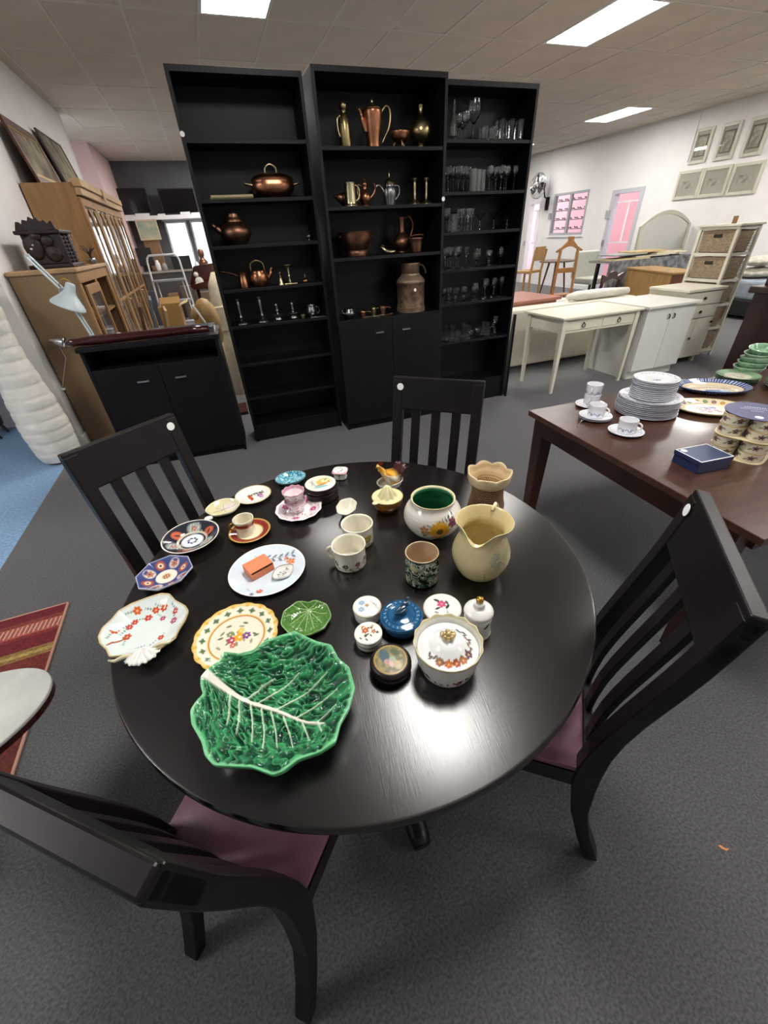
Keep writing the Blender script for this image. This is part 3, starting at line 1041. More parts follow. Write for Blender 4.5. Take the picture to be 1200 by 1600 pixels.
# ---- white shell-handled floral dish
def shelldish():
    px = [(160, 1008), (166, 994), (181, 980), (192, 966), (213, 954), (237, 945), (258, 938), (272, 939), (281, 949), (297, 958), (302, 966), (297, 980), (288, 994), (282, 1008), (260, 1024), (240, 1034), (212, 1036), (197, 1038), (178, 1040), (173, 1028), (163, 1019)]
    ctr = at(232, 988, TZ)
    pts = [(at(x, y, TZ + .02) - at(232, 988, TZ + .02)).xy for x, y in px]
    dn = (at(229, 1050, TZ + .02) - at(232, 988, TZ + .02)).xy
    ang = math.atan2(dn.y, dn.x)

    def paint(x, y, t, th):
        p = Paint(x, y, 'dfe9e6')
        rs = random.Random(9)
        for i in range(11):
            b = ang + PI + (i - 5) * .3
            rr = .058 + .016 * math.sin(i * 2.3)
            fx, fy = rr * math.cos(b), rr * math.sin(b)
            p.sprig(fx, fy, b + 1.3, .024, '4d6b5c', rs.choice(['5f7f6a', '46586e', '6b8a70']), 4, .001)
            p.flower(fx, fy, rs.choice([.008, .0105, .0095]), 6, rs.choice(['c9502c', 'c23a3a', 'b45a7e', 'd0602a']), 'e6b48a')
        # a small phoenix on the left
        lx, ly = -.062, -.012
        p.ell(lx, ly, .016, .0035, .5, 'a8532f').ell(lx - .01, ly - .008, .012, .0028, 1.2, 'a8532f').ell(lx + .012, ly + .01, .012, .002, .9, '8e6a4a')
        for k in range(3):
            b = ang + (k - 1) * .55
            p.sprig(.05 * math.cos(b), .05 * math.sin(b), b + 2, .02, '3e5572', '3e5572', 3, .001)
        p.flower(.045 * math.cos(ang + .7), .045 * math.sin(ang + .7), .008, 6, 'c24a34', 'e6b48a')
        p.mix(np.clip((t - .955) / .03, 0, 1), 'cdb98a')
        return p.c
    t_ = thing('shell_dish', 'white dish with orange flowers and a moulded scallop shell handle', 'dish', (ctr.x, ctr.y, tz))
    dish_outline('dish', pts, .026, paint, M_glaze, t_, rings=80, nseg=300, floor=.5, curve=1.6, lip=.004)
    # scallop shell handle and its ribs
    mb = MB()
    n, m_ = 44, 10
    vs = []
    for j in range(m_ + 1):
        u = j / m_
        for i in range(n + 1):
            a = -1.25 + 2.5 * i / n
            r = .038 * u * (1 - .04 * math.cos(11 * a * 2))
            vs.append((math.cos(a) * r, math.sin(a) * r, .022 + .007 * math.sin(PI * min(1, u * .9 + .1)) + .0016 * math.cos(14 * a) * u))
    fs = [(j * (n + 1) + i, j * (n + 1) + i + 1, (j + 1) * (n + 1) + i + 1, (j + 1) * (n + 1) + i) for j in range(m_) for i in range(n)]
    mb.add(vs, fs)
    o = obj('shell_handle', mb, M_porc, t_, (dn.x * .66, dn.y * .66, 0), rz=ang, smooth='all')
    so = o.modifiers.new('solid', 'SOLIDIFY')
    so.thickness = .003
    lat = Vector((-dn.y, dn.x)).normalized()
    for s in (-1, 1):
        q = Vector((dn.x, dn.y)) * .72 + lat * (.034 * s)
        obj('ribbon_moulding', MB().tube([(q.x - lat.x * s * .014, q.y - lat.y * s * .014, .026), (q.x, q.y, .031), (q.x + lat.x * s * .02, q.y + lat.y * s * .02, .027), (q.x + lat.x * s * .034 - dn.x * .1, q.y + lat.y * s * .034 - dn.y * .1, .024)], [.003, .005, .004, .002], 8), mat('pale_gilt_porcelain', 'd8cfae', .2, coat=.3), t_, smooth='all')


shelldish()

# ---- octagonal imari dish
def octdish():
    R = .074
    pts = [(R * math.cos(PI / 8 + i * PI / 4), R * math.sin(PI / 8 + i * PI / 4) * .94) for i in range(8)]

    def paint(x, y, t, th):
        p = Paint(x, y, '414a80')
        for i in range(8):
            b = i * PI / 4 + .1
            x0, y0 = .047 * math.cos(b), .047 * math.sin(b)
            if i % 2:
                p.ell(x0, y0, .017, .016, b, 'dcd3c6')
                p.flower(x0, y0, .011, 6, 'b97a68', '6a4a3a')
                p.ell(x0 * 1.2, y0 * 1.2, .004, .009, b, '414a80')
            else:
                p.ell(x0, y0, .016, .014, b, 'b4603e')
                p.ell(x0, y0, .009, .008, b + .8, 'ead9c2')
                p.disc(x0, y0, .0035, '50402f')
        p.disc(0, 0, .029, 'ece6d6', .1)
        p.disc(0, 0, .0125, 'b27a4e')
        for k in range(4):
            p.line([(-.009 + .006 * k, -.009), (-.009 + .006 * k, .009)], .0016, 'e6d3ac')
        p.mix(np.clip((t - .92) / .03, 0, 1), '4b5690')
        p.mix(np.clip((t - .975) / .015, 0, 1), 'c9cfe0')
        return p.c
    o = dish_outline('octagonal_dish', pts, .018, paint, M_glaze, None, (-.312, .977, tz), rings=64, nseg=240, floor=.5, curve=1.3, smooth_n=0)
    o.rotation_euler.z = .25
    tag(o, 'octagonal blue and rust patterned dish with a cream centre', 'dish')


octdish()

# ---- round imari bowl-dish
def p_imari(P):
    p = Paint(P.x, P.y, '2b2c38')
    up = P.k >= P.top - .02
    for i in range(6):
        b = i * PI / 3 + .4
        x0, y0 = .054 * math.cos(b), .054 * math.sin(b)
        if i % 2 == 0:
            p.ell(x0, y0, .023, .02, b, '2c2c38')
            p.ell(x0, y0, .019, .018, b, 'cd6a4c')
            p.ell(x0, y0, .010, .004, b + .7, '4a3a3a')
        else:
            p.ell(x0, y0, .024, .024, b, '98a29c')
            for k in range(4):
                p.line([(x0 - .014 + .008 * k, y0 - .014), (x0 - .008 + .008 * k, y0 + .014)], .0022, 'e2e2da')
            p.flower(x0, y0, .008, 5, 'c3553c', 'efe2c8')
    p.ring(.074, .083, '33343f')
    p.ring(.080, .09, 'efe9e0')
    p.disc(0, 0, .033, 'e8ecf0', .08)
    p.ring(.030, .0325, 'b8c2cc')
    for i in range(7):
        b = i * 2 * PI / 7
        p.ell(.012 * math.cos(b), .012 * math.sin(b), .007, .0035, b + 1.0, '3c5b8e' if i % 2 else '27314a')
    p.c[~up] = lin('cfc8b6')
    return p.c


d6 = thing('round_dish', 'round deep dish in rust, black and blue panels with a blue centre', 'dish', (-.247, 1.118, tz))
ware('dish', plateprof(.084, .024, .5), p_imari, M_glaze, d6, n=150, step=.0018)
obj('lug_handle', MB().sphere((.052, .083, .018), (.014, .012, .006)), M_porc, d6, smooth='all')

# ---- yellow oval leaf dish
def p_yl(x, y, t, th):
    p = Paint(x, y, 'dcd6a8')
    p.ell(.02, .01, .04, .03, 0, 'e6dfe0', .8)
    for b in (.3, .9, 1.6, 2.4, 3.2, 4.0, 5.0):
        p.line([(0, 0), (.035 * math.cos(b), .03 * math.sin(b))], .002, 'b39ab0' if b < 3 else 'b7a86a')
    p.line([(-.04, -.008), (0, 0), (.04, .012)], .0022, '8d8450')
    p.mix(np.clip((t - .95) / .03, 0, 1), 'efe9cf')
    return p.c


pts = [(.055 * math.cos(2 * PI * i / 120) * (1 + .03 * math.cos(6 * 2 * PI * i / 120)), .05 * math.sin(2 * PI * i / 120) * (1 + .03 * math.sin(5 * 2 * PI * i / 120))) for i in range(120)]
tag(dish_outline('oval_dish', pts, .014, p_yl, M_glaze, None, (-.149, 1.259, tz), rings=40, nseg=140, floor=.5), 'small pale yellow leaf dish between the round dish and the bird plate', 'dish')

# ---- small plate with a bird spray
def p_bird(P):
    p = Paint(P.x, P.y, 'efede6')
    p.ring(.0605, .066, 'c9b98a')
    p.sprig(-.03, .0, .2, .06, '5b6a52', '54634c', 6, .0014, .5)
    p.ell(-.008, -.012, .015, .008, -.9, 'cf5a2c').ell(-.012, .0, .012, .006, .4, 'a8502c').ell(.0, -.022, .006, .012, .2, 'c23e2a')
    p.flower(.022, .004, .012, 6, 'a06a9a', 'd8b0d0').flower(.03, -.008, .009, 6, 'c08ab4', 'e0c0d8').ell(.004, .016, .014, .004, .4, '3f4a3e').ell(.024, .02, .012, .004, -.2, '4a4e40')
    return p.c


tag(ware('small_plate', plateprof(.064, .011, .62), p_bird, M_glaze, n=120, step=.0018, loc=(-.045, 1.306, tz), rz=-.3), 'small white plate painted with an orange bird and purple flowers', 'plate')

# ---- red-banded cup and saucer
def p_redsaucer(P):
    p = Paint(P.x, P.y, 'e9e2c4')
    p.ring(.040, .059, '96342e')
    p.ring(.059, .07, 'c9a24a')
    p.ring(.0385, .041, 'c9a24a')
    return p.c


s9 = tag(ware('saucer', plateprof(.064, .012, .55), p_redsaucer, M_glaze, n=96, step=.0018, loc=(-.076, 1.088, tz)), 'cream saucer with a wide dark red band on the round table', 'saucer')


def p_redcup(P):
    p = Paint(P.a * .03, P.z, 'ebe6d0')
    out = P.k < P.top
    c0 = p.c.copy()
    p.band(P.z, .031, .043, '8e2f2b')
    p.band(P.z, .043, .0445, 'c9a24a').band(P.z, .0295, .031, 'c9a24a')
    p.c[~out] = c0[~out]
    return p.c


c9 = thing('coffee_can', 'small straight cream cup with a dark red band and gilt handle', 'cup', (-.086, 1.094, tz + .0042), face(-.086, 1.094))
ware('cup', cupprof(.0315, .028, .052), p_redcup, M_glaze, c9, n=64, step=.002)
handle(c9, .0305, .012, .04, .018, .003, M_gold, math.radians(-100))

# ---- blue-white plate with a box and a small dish on it
def p_blueplate(P):
    p = Paint(P.x, P.y, 'd9e4ee')
    p.ring(.1005, .11, 'f2f2ee')
    p.sprig(-.03, .075, -.6, .11, '6b7684', '78838c', 6, .0015, .6)
    p.line([(.0, .06), (.03, .03), (.06, .02), (.075, .02)], .0016, '5c6672')
    p.flower(.066, .012, .014, 5, 'd8762e', 'e9a24a', .3).flower(-.03, -.075, .010, 5, 'c9572a', 'e0904a').flower(.055, .03, .007, 5, 'd8762e', 'e9a24a')
    p.line([(-.06, -.05), (-.05, -.075), (-.045, -.09)], .0014, '6b7684')
    p.ell(-.05, -.082, .008, .004, 1.1, '6b7684')
    return p.c


tag(ware('plate', plateprof(.104, .013, .68), p_blueplate, M_glaze, n=144, step=.002, loc=(-.047, .884, tz)), 'pale blue-white plate carrying an orange box and a small dish', 'plate')
bx = thing('slip_box', 'small orange cardboard slip box lying on the pale blue plate', 'box', (-.068, .893, tz + .0048), math.radians(22))
M_orange = mat('orange_card', 'e3875c', .6, noise=.05, scale=40)
L_, W_, H_ = .066, .05, .026
obj('sleeve', MB().box(-L_ / 2, L_ / 2, -W_ / 2, W_ / 2, H_ - .002, H_).box(-L_ / 2, L_ / 2, -W_ / 2, W_ / 2, 0, .002).box(-L_ / 2, L_ / 2, W_ / 2 - .002, W_ / 2, .002, H_ - .002).box(-L_ / 2, -L_ / 2 + .002, -W_ / 2, W_ / 2 - .002, .002, H_ - .002).box(L_ / 2 - .002, L_ / 2, -W_ / 2, W_ / 2 - .002, .002, H_ - .002).box(-L_ / 2 + .002, L_ / 2 - .002, -W_ / 2, -W_ / 2 + .002, .002, H_ - .008), M_orange, bx)
obj('inner_tray', MB().box(-L_ / 2 + .0025, L_ / 2 - .0025, -W_ / 2 + .0025, W_ / 2 - .003, .0025, H_ - .006), mat('dark_brown_card', '33221c', .7), bx)


def p_tiny(x, y, t, th):
    p = Paint(x, y, 'ebe8e0')
    p.ell(0, 0, .022, .014, 0, 'd8d6d0', .2)
    rs = random.Random(2)
    for i in range(16):
        p.ell(rs.uniform(-.017, .017), rs.uniform(-.009, .009), .003, .0012, rs.uniform(0, 3), '4e5256')
    p.mix(np.clip((t - .93) / .03, 0, 1), '3d3c3a')
    p.mix(np.clip((t - .975) / .01, 0, 1), 'efece4')
    return p.c


pts = [(.031 * math.cos(a) * (1 + .06 * math.cos(4 * a)), .023 * math.sin(a) * (1 + .06 * math.cos(4 * a))) for a in [2 * PI * i / 100 for i in range(100)]]
o = dish_outline('pin_dish', pts, .009, p_tiny, M_glaze, None, (-.008, .853, tz + .0045), rings=36, nseg=120, floor=.5)
o.rotation_euler.z = .45
tag(o, 'tiny white pin dish with a dark rim beside the orange box', 'dish')

# ---- pink floral saucer with two stacked cups
def pinkspots(p, u, v, n, seed, ext, cols=('c25a80', 'd98aa8', '8f6a80', 'b8507a', '8a9a8a')):
    rs = random.Random(seed)
    for i in range(n):
        x, y = rs.uniform(*ext[0]), rs.uniform(*ext[1])
        p.ell(x, y, rs.uniform(.002, .0045), rs.uniform(.0014, .003), rs.uniform(0, 3), rs.choice(cols))


def p_pinksaucer(P):
    p = Paint(P.x, P.y, 'f1e8ea')
    pinkspots(p, 0, 0, 110, 5, ((-.07, .07), (-.07, .07)))
    for x, y in ((.045, -.015), (-.02, -.05), (-.04, .03), (.03, .045)):
        p.flower(x, y, .013, 6, 'c0527c', 'e9a9c0')
    p.ring(.069, .0755, 'f4eef0').ring(.0655, .067, 'b9a8ae')
    return p.c


tag(ware('saucer', plateprof(.077, .014, .55), p_pinksaucer, M_glaze, n=150, step=.0018, loc=(.09, 1.146, tz), mod=lambda a, k, r, z: (1 + .018 * math.cos(12 * a) * max(0, (r - .05) / .027), 0)), 'white scalloped saucer covered in pink flowers under two cups', 'saucer')


def p_pinkcup(P):
    u = P.a * .033
    p = Paint(u, P.z, 'f0e6e8')
    base = p.c.copy()
    pinkspots(p, u, P.z, 90, 8, ((-.105, .105), (.004, .04)))
    p.band(P.z, .036, .043, 'd7a6b6')
    out = P.k < P.top
    p.c[~out] = base[~out]
    p.band(np.where(out, 0, P.z), .031, .043, 'cf9db0')
    return p.c


for i, z in ((0, tz + .0045), (1, tz + .0395)):
    c11 = thing('pink_cup', ['lower of two stacked pink flowered cups on the pink saucer', 'upper of two stacked pink flowered cups, wavy pink rim'][i], 'cup', (.084 - .001 * i, 1.149, z), face(.084, 1.149), group='stacked pink cups')
    ware('cup', cupprof(.0365, .024, .041), p_pinkcup, M_glaze, c11, n=72, step=.0016, mod=lambda a, k, r, z: (1 + .02 * math.cos(10 * a) * (z / .04), .0012 * math.cos(10 * a) * max(0, (z - .03) / .011)))
    handle(c11, .033, .008, .032, .014, .0026, M_porc, math.radians(165))

# ---- turquoise enamel oval dish
def p_turq(x, y, t, th):
    p = Paint(x, y, '57a5bd')
    n_ = vnoise(x * 260, y * 260)
    p.mix(np.clip((n_ - .52) * 6, 0, 1), 'a9dcdf')
    p.mix(np.clip((.3 - n_) * 6, 0, 1), '2c5f78')
    rs = random.Random(3)
    for i in range(12):
        p.sprig(rs.uniform(-.04, .03), rs.uniform(-.03, .03), rs.uniform(0, 6), .018, '24465c', 'cfe6da', 3, .0012)
    p.mix(np.clip((t - .95) / .03, 0, 1), '6c8f94')
    return p.c


pts = [(.057 * math.cos(a), .047 * math.sin(a)) for a in [2 * PI * i / 120 for i in range(120)]]
o = dish_outline('enamel_dish', pts, .014, p_turq, M_glaze, None, (.100, 1.362, tz), rings=46, nseg=150, floor=.5)
tag(o, 'small turquoise enamel oval dish at the far edge of the round table', 'dish')

# ---- stack of lacquered coasters
def p_coaster(P):
    p = Paint(P.x, P.y, 'e9e4d2')
    p.ell(.012, .008, .03, .024, .3, 'd6b04a').ell(.018, .012, .016, .012, .3, 'f0e2b4').ell(.0, -.012, .026, .006, .2, 'b9743a').ell(-.004, -.024, .03, .010, 0, '7fb4b4')
    p.sprig(-.034, -.015, 1.2, .04, '70706c', '8e938c', 4, .0014).sprig(-.02, -.02, 1.7, .04, '5f6058', '8a8f84', 4, .0014)
    p.ell(.022, .018, .010, .004, .8, '6a7a3c').ell(.03, .0, .008, .003, 2, '8a6a2c')
    p.ring(.050, .056, 'efe9d8')
    return p.c


M_lacq = mat('dark_brown_lacquer', '1e0d0b', .4)
for i in range(5):
    t = thing('coaster', ['bottom', 'second lowest', 'middle', 'second highest'][i] + ' dark brown lacquer coaster of the stack' if i < 4 else 'top coaster of the dark brown stack, painted with a yellow bird', 'coaster', (.183 + .0012 * (i % 2), 1.203 - .001 * (i % 3), tz + i * .0108), .5 * i, 'stack of lacquer coasters')
    obj('body', MB().lathe([(0, 0), (.053, 0), (.0555, .0025), (.0555, .0085), (.054, .0105), (0, .0105)], 64, cap=False), M_lacq, t, smooth=True)
    if i == 4:
        ware('picture', [(.0525, .0106), (.0525, .0112), (.05, .0112), (0, .0112)], p_coaster, M_glaze, t, n=110, step=.0016, rnd=0)
        t.rotation_euler.z = 0

# ---- small quatrefoil trinket box
def p_trinket(P):
    p = Paint(P.x, P.y, 'eceae6')
    rs = random.Random(6)
    for i in range(14):
        p.ell(rs.uniform(-.018, .018), rs.uniform(-.018, .018), .004, .0018, rs.uniform(0, 3), rs.choice(['6a8a6a', '8a6a76', '4f5b52', 'c08a94']))
    p.ring(.027, .034, 'd9a8b0', soft=.002)
    return p.c


quat = lambda a, k, r, z: (1 + .07 * math.cos(4 * a), 0)
t14 = thing('trinket_box', 'tiny white lobed porcelain trinket box at the far table edge', 'trinket box', (.279, 1.305, tz), .3)
ware('box', [(0, .001), (.022, .001), (.024, 0), (.026, .003), (.0245, .008), (.0245, .024), (0, .0241)], p_trinket, M_glaze, t14, n=56, step=.002, mod=quat)
ware('lid', [(.0255, .0245), (.031, .026), (.0315, .0295), (.027, .033), (.016, .0355), (0, .036)], p_trinket, M_glaze, t14, n=72, step=.0016, mod=quat)

# ---- small cream shell-shaped creamer
t15 = thing('shell_creamer', 'small cream shell-shaped cup behind the two mugs', 'cup', (.232, 1.055, tz), face(.23, 1.05))
ware('cup', [(0, .003), (.014, .003), (.016, 0), (.018, .004), (.03, .022), (.037, .034), (.035, .035), (.028, .023), (.012, .007), (0, .006)], plain('e9e3d3'), M_glaze, t15, n=60, step=.002,
     mod=lambda a, k, r, z: (1 + .10 * math.cos(2 * a + .6) * (z / .035) + .03 * math.cos(7 * a) * (z / .035), .006 * math.cos(a - 2.6) * max(0, z / .035)))
obj('foot_shell', MB().tube([(.012, .008, .004), (.02, .012, .014), (.024, .013, .022)], [.007, .006, .003], 8), mat('dark_slate_glaze', '2c2a30', .2), t15, smooth='all')

# ---- two flower mugs
def p_mugvine(P):
    u = P.a * .042
    p = Paint(u, P.z, 'ece8d8')
    base = p.c.copy()
    rs = random.Random(12)
    for i in range(13):
        x = -.12 + i * .019
        z0 = .008 + .006 * math.sin(i * 1.7)
        p.line([(x, z0), (x + .01, z0 + .006), (x + .019, z0)], .0012, '5f6a50')
        p.ell(x + .004, z0 + .01, .005, .0028, rs.uniform(.3, 1.6), '4a5a44').ell(x + .010, z0 + .001, .0045, .0024, rs.uniform(1.6, 2.8), '5f6f52')
        if i % 3 == 1:
            p.sprig(x + .006, z0 + .008, 1.4, .02, '4f5f48', '5b6a4e', 3, .001)
    for x, z0, c1 in ((.018, .026, '8e3f55'), (-.014, .024, '3e4f3e'), (-.045, .028, '7a8a5c'), (.045, .03, '6a4a6a'), (.07, .024, '8e3f55'), (-.08, .026, '8e3f55')):
        p.flower(x, z0, .008, 6, c1, 'd2c3a0')
    out = P.k < P.top
    p.c[~out] = base[~out]
    return p.c


def p_mugfly(P):
    u = P.a * .042
    p = Paint(u, P.z, 'ece8d8')
    base = p.c.copy()
    p.ell(.018, .034, .012, .008, .6, 'c9b23e').ell(.034, .034, .012, .008, 2.4, 'c9b23e').ell(.020, .024, .008, .006, -.5, 'a8953a').ell(.031, .024, .008, .006, .5, 'a8953a').line([(.026, .02), (.026, .042)], .002, '4a4432')
    p.flower(.03, .011, .005, 5, '6a5a7a', 'c9b23e').sprig(-.03, .006, 1.3, .03, '5f7a50', '6a8a5a', 4)
    for i in range(12):
        p.ell(-.12 + i * .02, .006, .006, .002, .3, '7a8a6a')
    out = P.k < P.top
    p.c[~out] = base[~out]
    return p.c


mugprof = [(0, .003), (.034, .003), (.036, 0), (.0385, .001), (.0405, .006), (.0405, .048), (.042, .054), (.0432, .0585), (.0425, .061), (.040, .0605), (.0378, .054), (.037, .008), (.03, .005), (0, .005)]
mugprof = [(r_ * 1.09, z_ * 1.13) for r_, z_ in mugprof]
m1 = thing('mug', 'wide white mug painted with a leafy vine and red flowers, nearer of the pair', 'mug', (.174, .826, tz), face(.174, .826))
ware('cup', mugprof, p_mugvine, M_glaze, m1, n=128, step=.0018)
handle(m1, .045, .016, .056, .021, .0048, M_cream, math.radians(-106), flat=.8)
m2 = thing('mug', 'wide white mug with a yellow butterfly, farther of the pair', 'mug', (.224, .908, tz), face(.224, .908))
ware('cup', mugprof, p_mugfly, M_glaze, m2, n=128, step=.0018)
handle(m2, .045, .016, .056, .021, .0048, M_cream, math.radians(150), flat=.8)

# ---- hen on a nest: basket body and hen-shaped lid (one continuous figure by skin)
def loft(rings, n=20):
    """closed figure from (centre, rx (across), rz (up), axis tilt) stations in the local xz plane, y across"""
    mb = MB()
    vs = []
    for (x, z, ry, rh, tilt) in rings:
        for i in range(n):
            a = 2 * PI * i / n
            h = rh * math.sin(a)
            vs.append((x - h * math.sin(tilt), ry * math.cos(a), z + h * math.cos(tilt)))
    m_ = len(rings)
    fs = [(j * n + i, j * n + (i + 1) % n, (j + 1) * n + (i + 1) % n, (j + 1) * n + i) for j in range(m_ - 1) for i in range(n)]
    fs += [tuple(range(n - 1, -1, -1)), tuple(range((m_ - 1) * n, m_ * n))]
    return mb.add(vs, fs)


hen = thing('hen_dish', 'glazed yellow-brown hen sitting on a small white nest dish', 'figurine', (.425, 1.163, tz), math.radians(196))
hen.scale = (1.15, 1.15, 1.18)
nest = [(0, .002), (.026, .002), (.028, 0), (.031, .003), (.037, .018), (.039, .021), (.037, .022), (.034, .02), (.028, .008), (0, .006)]
ware('nest', nest, plain('e8e6de'), M_glaze, hen, n=48, step=.002, mod=lambda a, k, r, z: (1 + .16 * math.cos(2 * a) + .012 * math.cos(26 * a) * (z / .02), 0))
hr = [(-.050, .046, .003, .004, .9), (-.045, .043, .012, .014, .7), (-.034, .036, .022, .022, .4), (-.018, .031, .028, .023, .15), (0, .031, .030, .026, 0), (.014, .037, .028, .028, -.3), (.022, .048, .022, .023, -.75), (.026, .059, .016, .017, -1.1), (.028, .069, .0125, .013, -1.25), (.032, .078, .0115, .0115, -1.0), (.039, .083, .008, .008, -.4), (.045, .083, .0035, .0035, 0), (.050, .081, .0008, .001, 0)]
hm = loft(hr, 28)
hv = np.array(hm.v)
hp = Paint(hv[:, 0], hv[:, 2], 'd89a2c')
nz = vnoise(hv[:, 0] * 160 + 4, hv[:, 2] * 160 + hv[:, 1] * 120)
hp.mix(np.clip((nz - .5) * 4, 0, 1), 'f0c75a').mix(np.clip((.38 - nz) * 5, 0, 1), '9a5a1c')
hp.mix(np.clip((-.012 - hv[:, 0]) / .008, 0, 1), '3f1f1c')
hp.disc(.022, .040, .011, 'efe6d0').disc(.002, .036, .009, 'efe6d0').mix(np.clip((hv[:, 0] - .048) / .003, 0, 1), '7a5a2a')
hp.mix(np.clip((.016 - hv[:, 2]) / .004, 0, 1), 'e6ddc6')
obj('hen', hm, M_glaze, hen, smooth='all', colors=hp.c)
M_comb = mat('brown_red_glaze', '6b2c1c', .2)
obj('comb', MB().prism([(.024, .086), (.027, .095), (.031, .090), (.034, .097), (.038, .091), (.041, .094), (.043, .085), (.030, .082)], -.0016, .0016, 'y'), M_comb, hen)
M_tail = mat('dark_maroon_glaze', '3f1d20', .2)
for k in range(5):
    obj('tail_feather', MB().strip([(-.030, (k - 2) * .008, .044), (-.044, (k - 2) * .010, .058), (-.054, (k - 2) * .012, .064 - .003 * abs(k - 2))], [.014, .015, .006], .004, (.2, 1, 0)), M_tail, hen, bevel=.001)

# ---- lemon squeezer on a brown bowl
sq = thing('lemon_squeezer', 'pale yellow ceramic lemon squeezer resting on a honey-brown bowl', 'lemon squeezer', (.366, 1.033, tz), .4)


def p_sqb(P):
    p = Paint(P.x, P.z, '9a6420')
    p.mix(vnoise(P.a * 9, P.z * 200) * .6, '6f4312')
    return p.c


ware('bowl', [(0, .003), (.028, .003), (.03, 0), (.034, .004), (.047, .024), (.0515, .046), (.049, .047), (.03, .012), (0, .008)], p_sqb, M_glaze, sq, n=56, step=.003)


def p_sqt(P):
    p = Paint(P.x, P.y, 'e6dfb0')
    p.ring(.048, .0525, 'cbbd7e').ring(.034, .036, 'cdc08a')
    return p.c


ware('reamer', [(.046, .0465), (.0505, .048), (.0515, .050), (.049, .051), (.040, .047), (.030, .047), (.027, .051), (.020, .069), (.011, .083), (.005, .089), (0, .0895)], p_sqt, M_glaze, sq, n=80, step=.002,
     mod=lambda a, k, r, z: (1 + (.13 * math.cos(8 * a) if z > .049 and r < .03 else 0), 0))
obj('pouring_lip', MB().sphere((-.052, 0, .0485), (.012, .010, .0035)), mat('pale_yellow_glaze', 'e6dfb0', .15), sq, smooth='all')

# ---- round pot, green inside, yellow daisy outside
def p_pot(P):
    u = P.a * .085
    p = Paint(u, P.z, 'ded8d0')
    p.mix(vnoise(P.a * 20, P.z * 200) * .25, 'c4bcb4')
    # painted spray
    p.sprig(.0, .060, .9, .06, '3e5a52', '4e6f6a', 6, .0014, -.9)
    for i in range(5):
        p.ell(-.012 + i * .007, .076 - .002 * i, .0045, .002, 1.9, '3f5a66')
    p.flower(.022, .056, .034, 14, 'd79c22', '6a5a2c', 0, .2)
    p.ring(.007, .0095, '4a4a2a', .022, .056)
    p.flower(-.022, .062, .014, 5, 'b97a4a', 'd9b07a', .4)
    p.flower(-.014, .052, .009, 5, 'b8844e', 'd9b07a', 1)
    p.ell(-.022, .040, .010, .0045, .8, '5f8a5a').ell(-.026, .048, .008, .003, 2.2, '4f7a62').ell(.02, .018, .02, .007, .15, '4d6f3e').ell(.05, .02, .016, .005, -.2, '6a7a42')
    p.flower(.064, .076, .017, 6, '7a2f4e', '4a1a2e', .2).ell(.058, .096, .009, .003, .9, '3f5f5a').ell(.07, .1, .008, .003, 2, '3f5f5a').ell(.085, .06, .012, .004, .4, '54704a')
    inn = P.k > P.top + .01
    g = Paint(u, P.z, '2f7a55')
    g.mix(np.clip((P.z - .06) / .05, 0, 1), '3f8f66')
    p.c[inn] = g.c[inn]
    p.band(P.z, .1155, .13, 'd9cfa6', .002)
    return p.c


t20 = thing('round_pot', 'round white pot with a big yellow daisy and green inside', 'pot', (.447, .868, tz), face(.447, .868))
ware('pot', [(0, .004), (.045, .004), (.048, 0), (.052, .003), (.068, .018), (.083, .042), (.087, .062), (.080, .086), (.067, .103), (.061, .109), (.061, .116), (.065, .120), (.062, .121), (.057, .114), (.058, .105), (.072, .088), (.080, .062), (.076, .042), (.055, .012), (0, .01)], p_pot, M_glaze, t20, n=200, step=.0022)

# ---- basket-weave vase with crimped rim
def p_vase(P):
    p = Paint(P.a * .05, P.z, 'd6c39c')
    out = (P.k < P.top) & (P.z < .085)
    ua, za = P.a * 5.0 / PI * 4, P.z / .0088
    row = np.floor(za)
    fu = (ua + .5 * (row % 2)) % 1
    fz = za % 1
    body = np.minimum(np.minimum(fu, 1 - fu) / .14, np.minimum(fz, 1 - fz) / .16)
    q = Paint(P.a, P.z, '4a3424')
    q.mix(np.clip(body - .5, 0, 1), 'a5835e')
    q.mix(np.clip(vnoise(ua * .7 + 3, za * .9) - .45, 0, 1) * 1.6, '7d4f42')
    p.c[out] = q.c[out]
    p.mix(np.where(P.k > P.top + .03, .75, 0), 'c2a47a')
    p.mix(np.where(P.z < .006, .8, 0), 'd8c8ac')
    return p.c


def vmod(a, k, r, z):
    w = .0
    kk = 1
    if .008 < z < .085:
        row = int(z / .0088)
        kk = 1 - .016 * math.cos(2 * PI * (a * 5.0 / PI * 4 + .5 * (row % 2))) - .012 * math.cos(2 * PI * z / .0088)
    top = max(0, (z - .10) / .03)
    return kk + .055 * math.cos(7 * a + .5) * top, .010 * (abs(math.cos(3.5 * a + .25)) - .5) * top


t21 = thing('basket_vase', 'brown basket-weave pottery vase with a crimped cream rim', 'vase', (.668, .918, tz), face(.66, .91))
ware('vase', [(0, .004), (.05, .004), (.054, 0), (.0585, .003), (.057, .009), (.052, .03), (.049, .06), (.052, .084), (.062, .092), (.068, .108), (.068, .124), (.064, .126), (.060, .11), (.05, .094), (.044, .07), (.046, .02), (0, .012)], p_vase, M_matt, t21, n=240, step=.0016, mod=vmod, rnd=1)

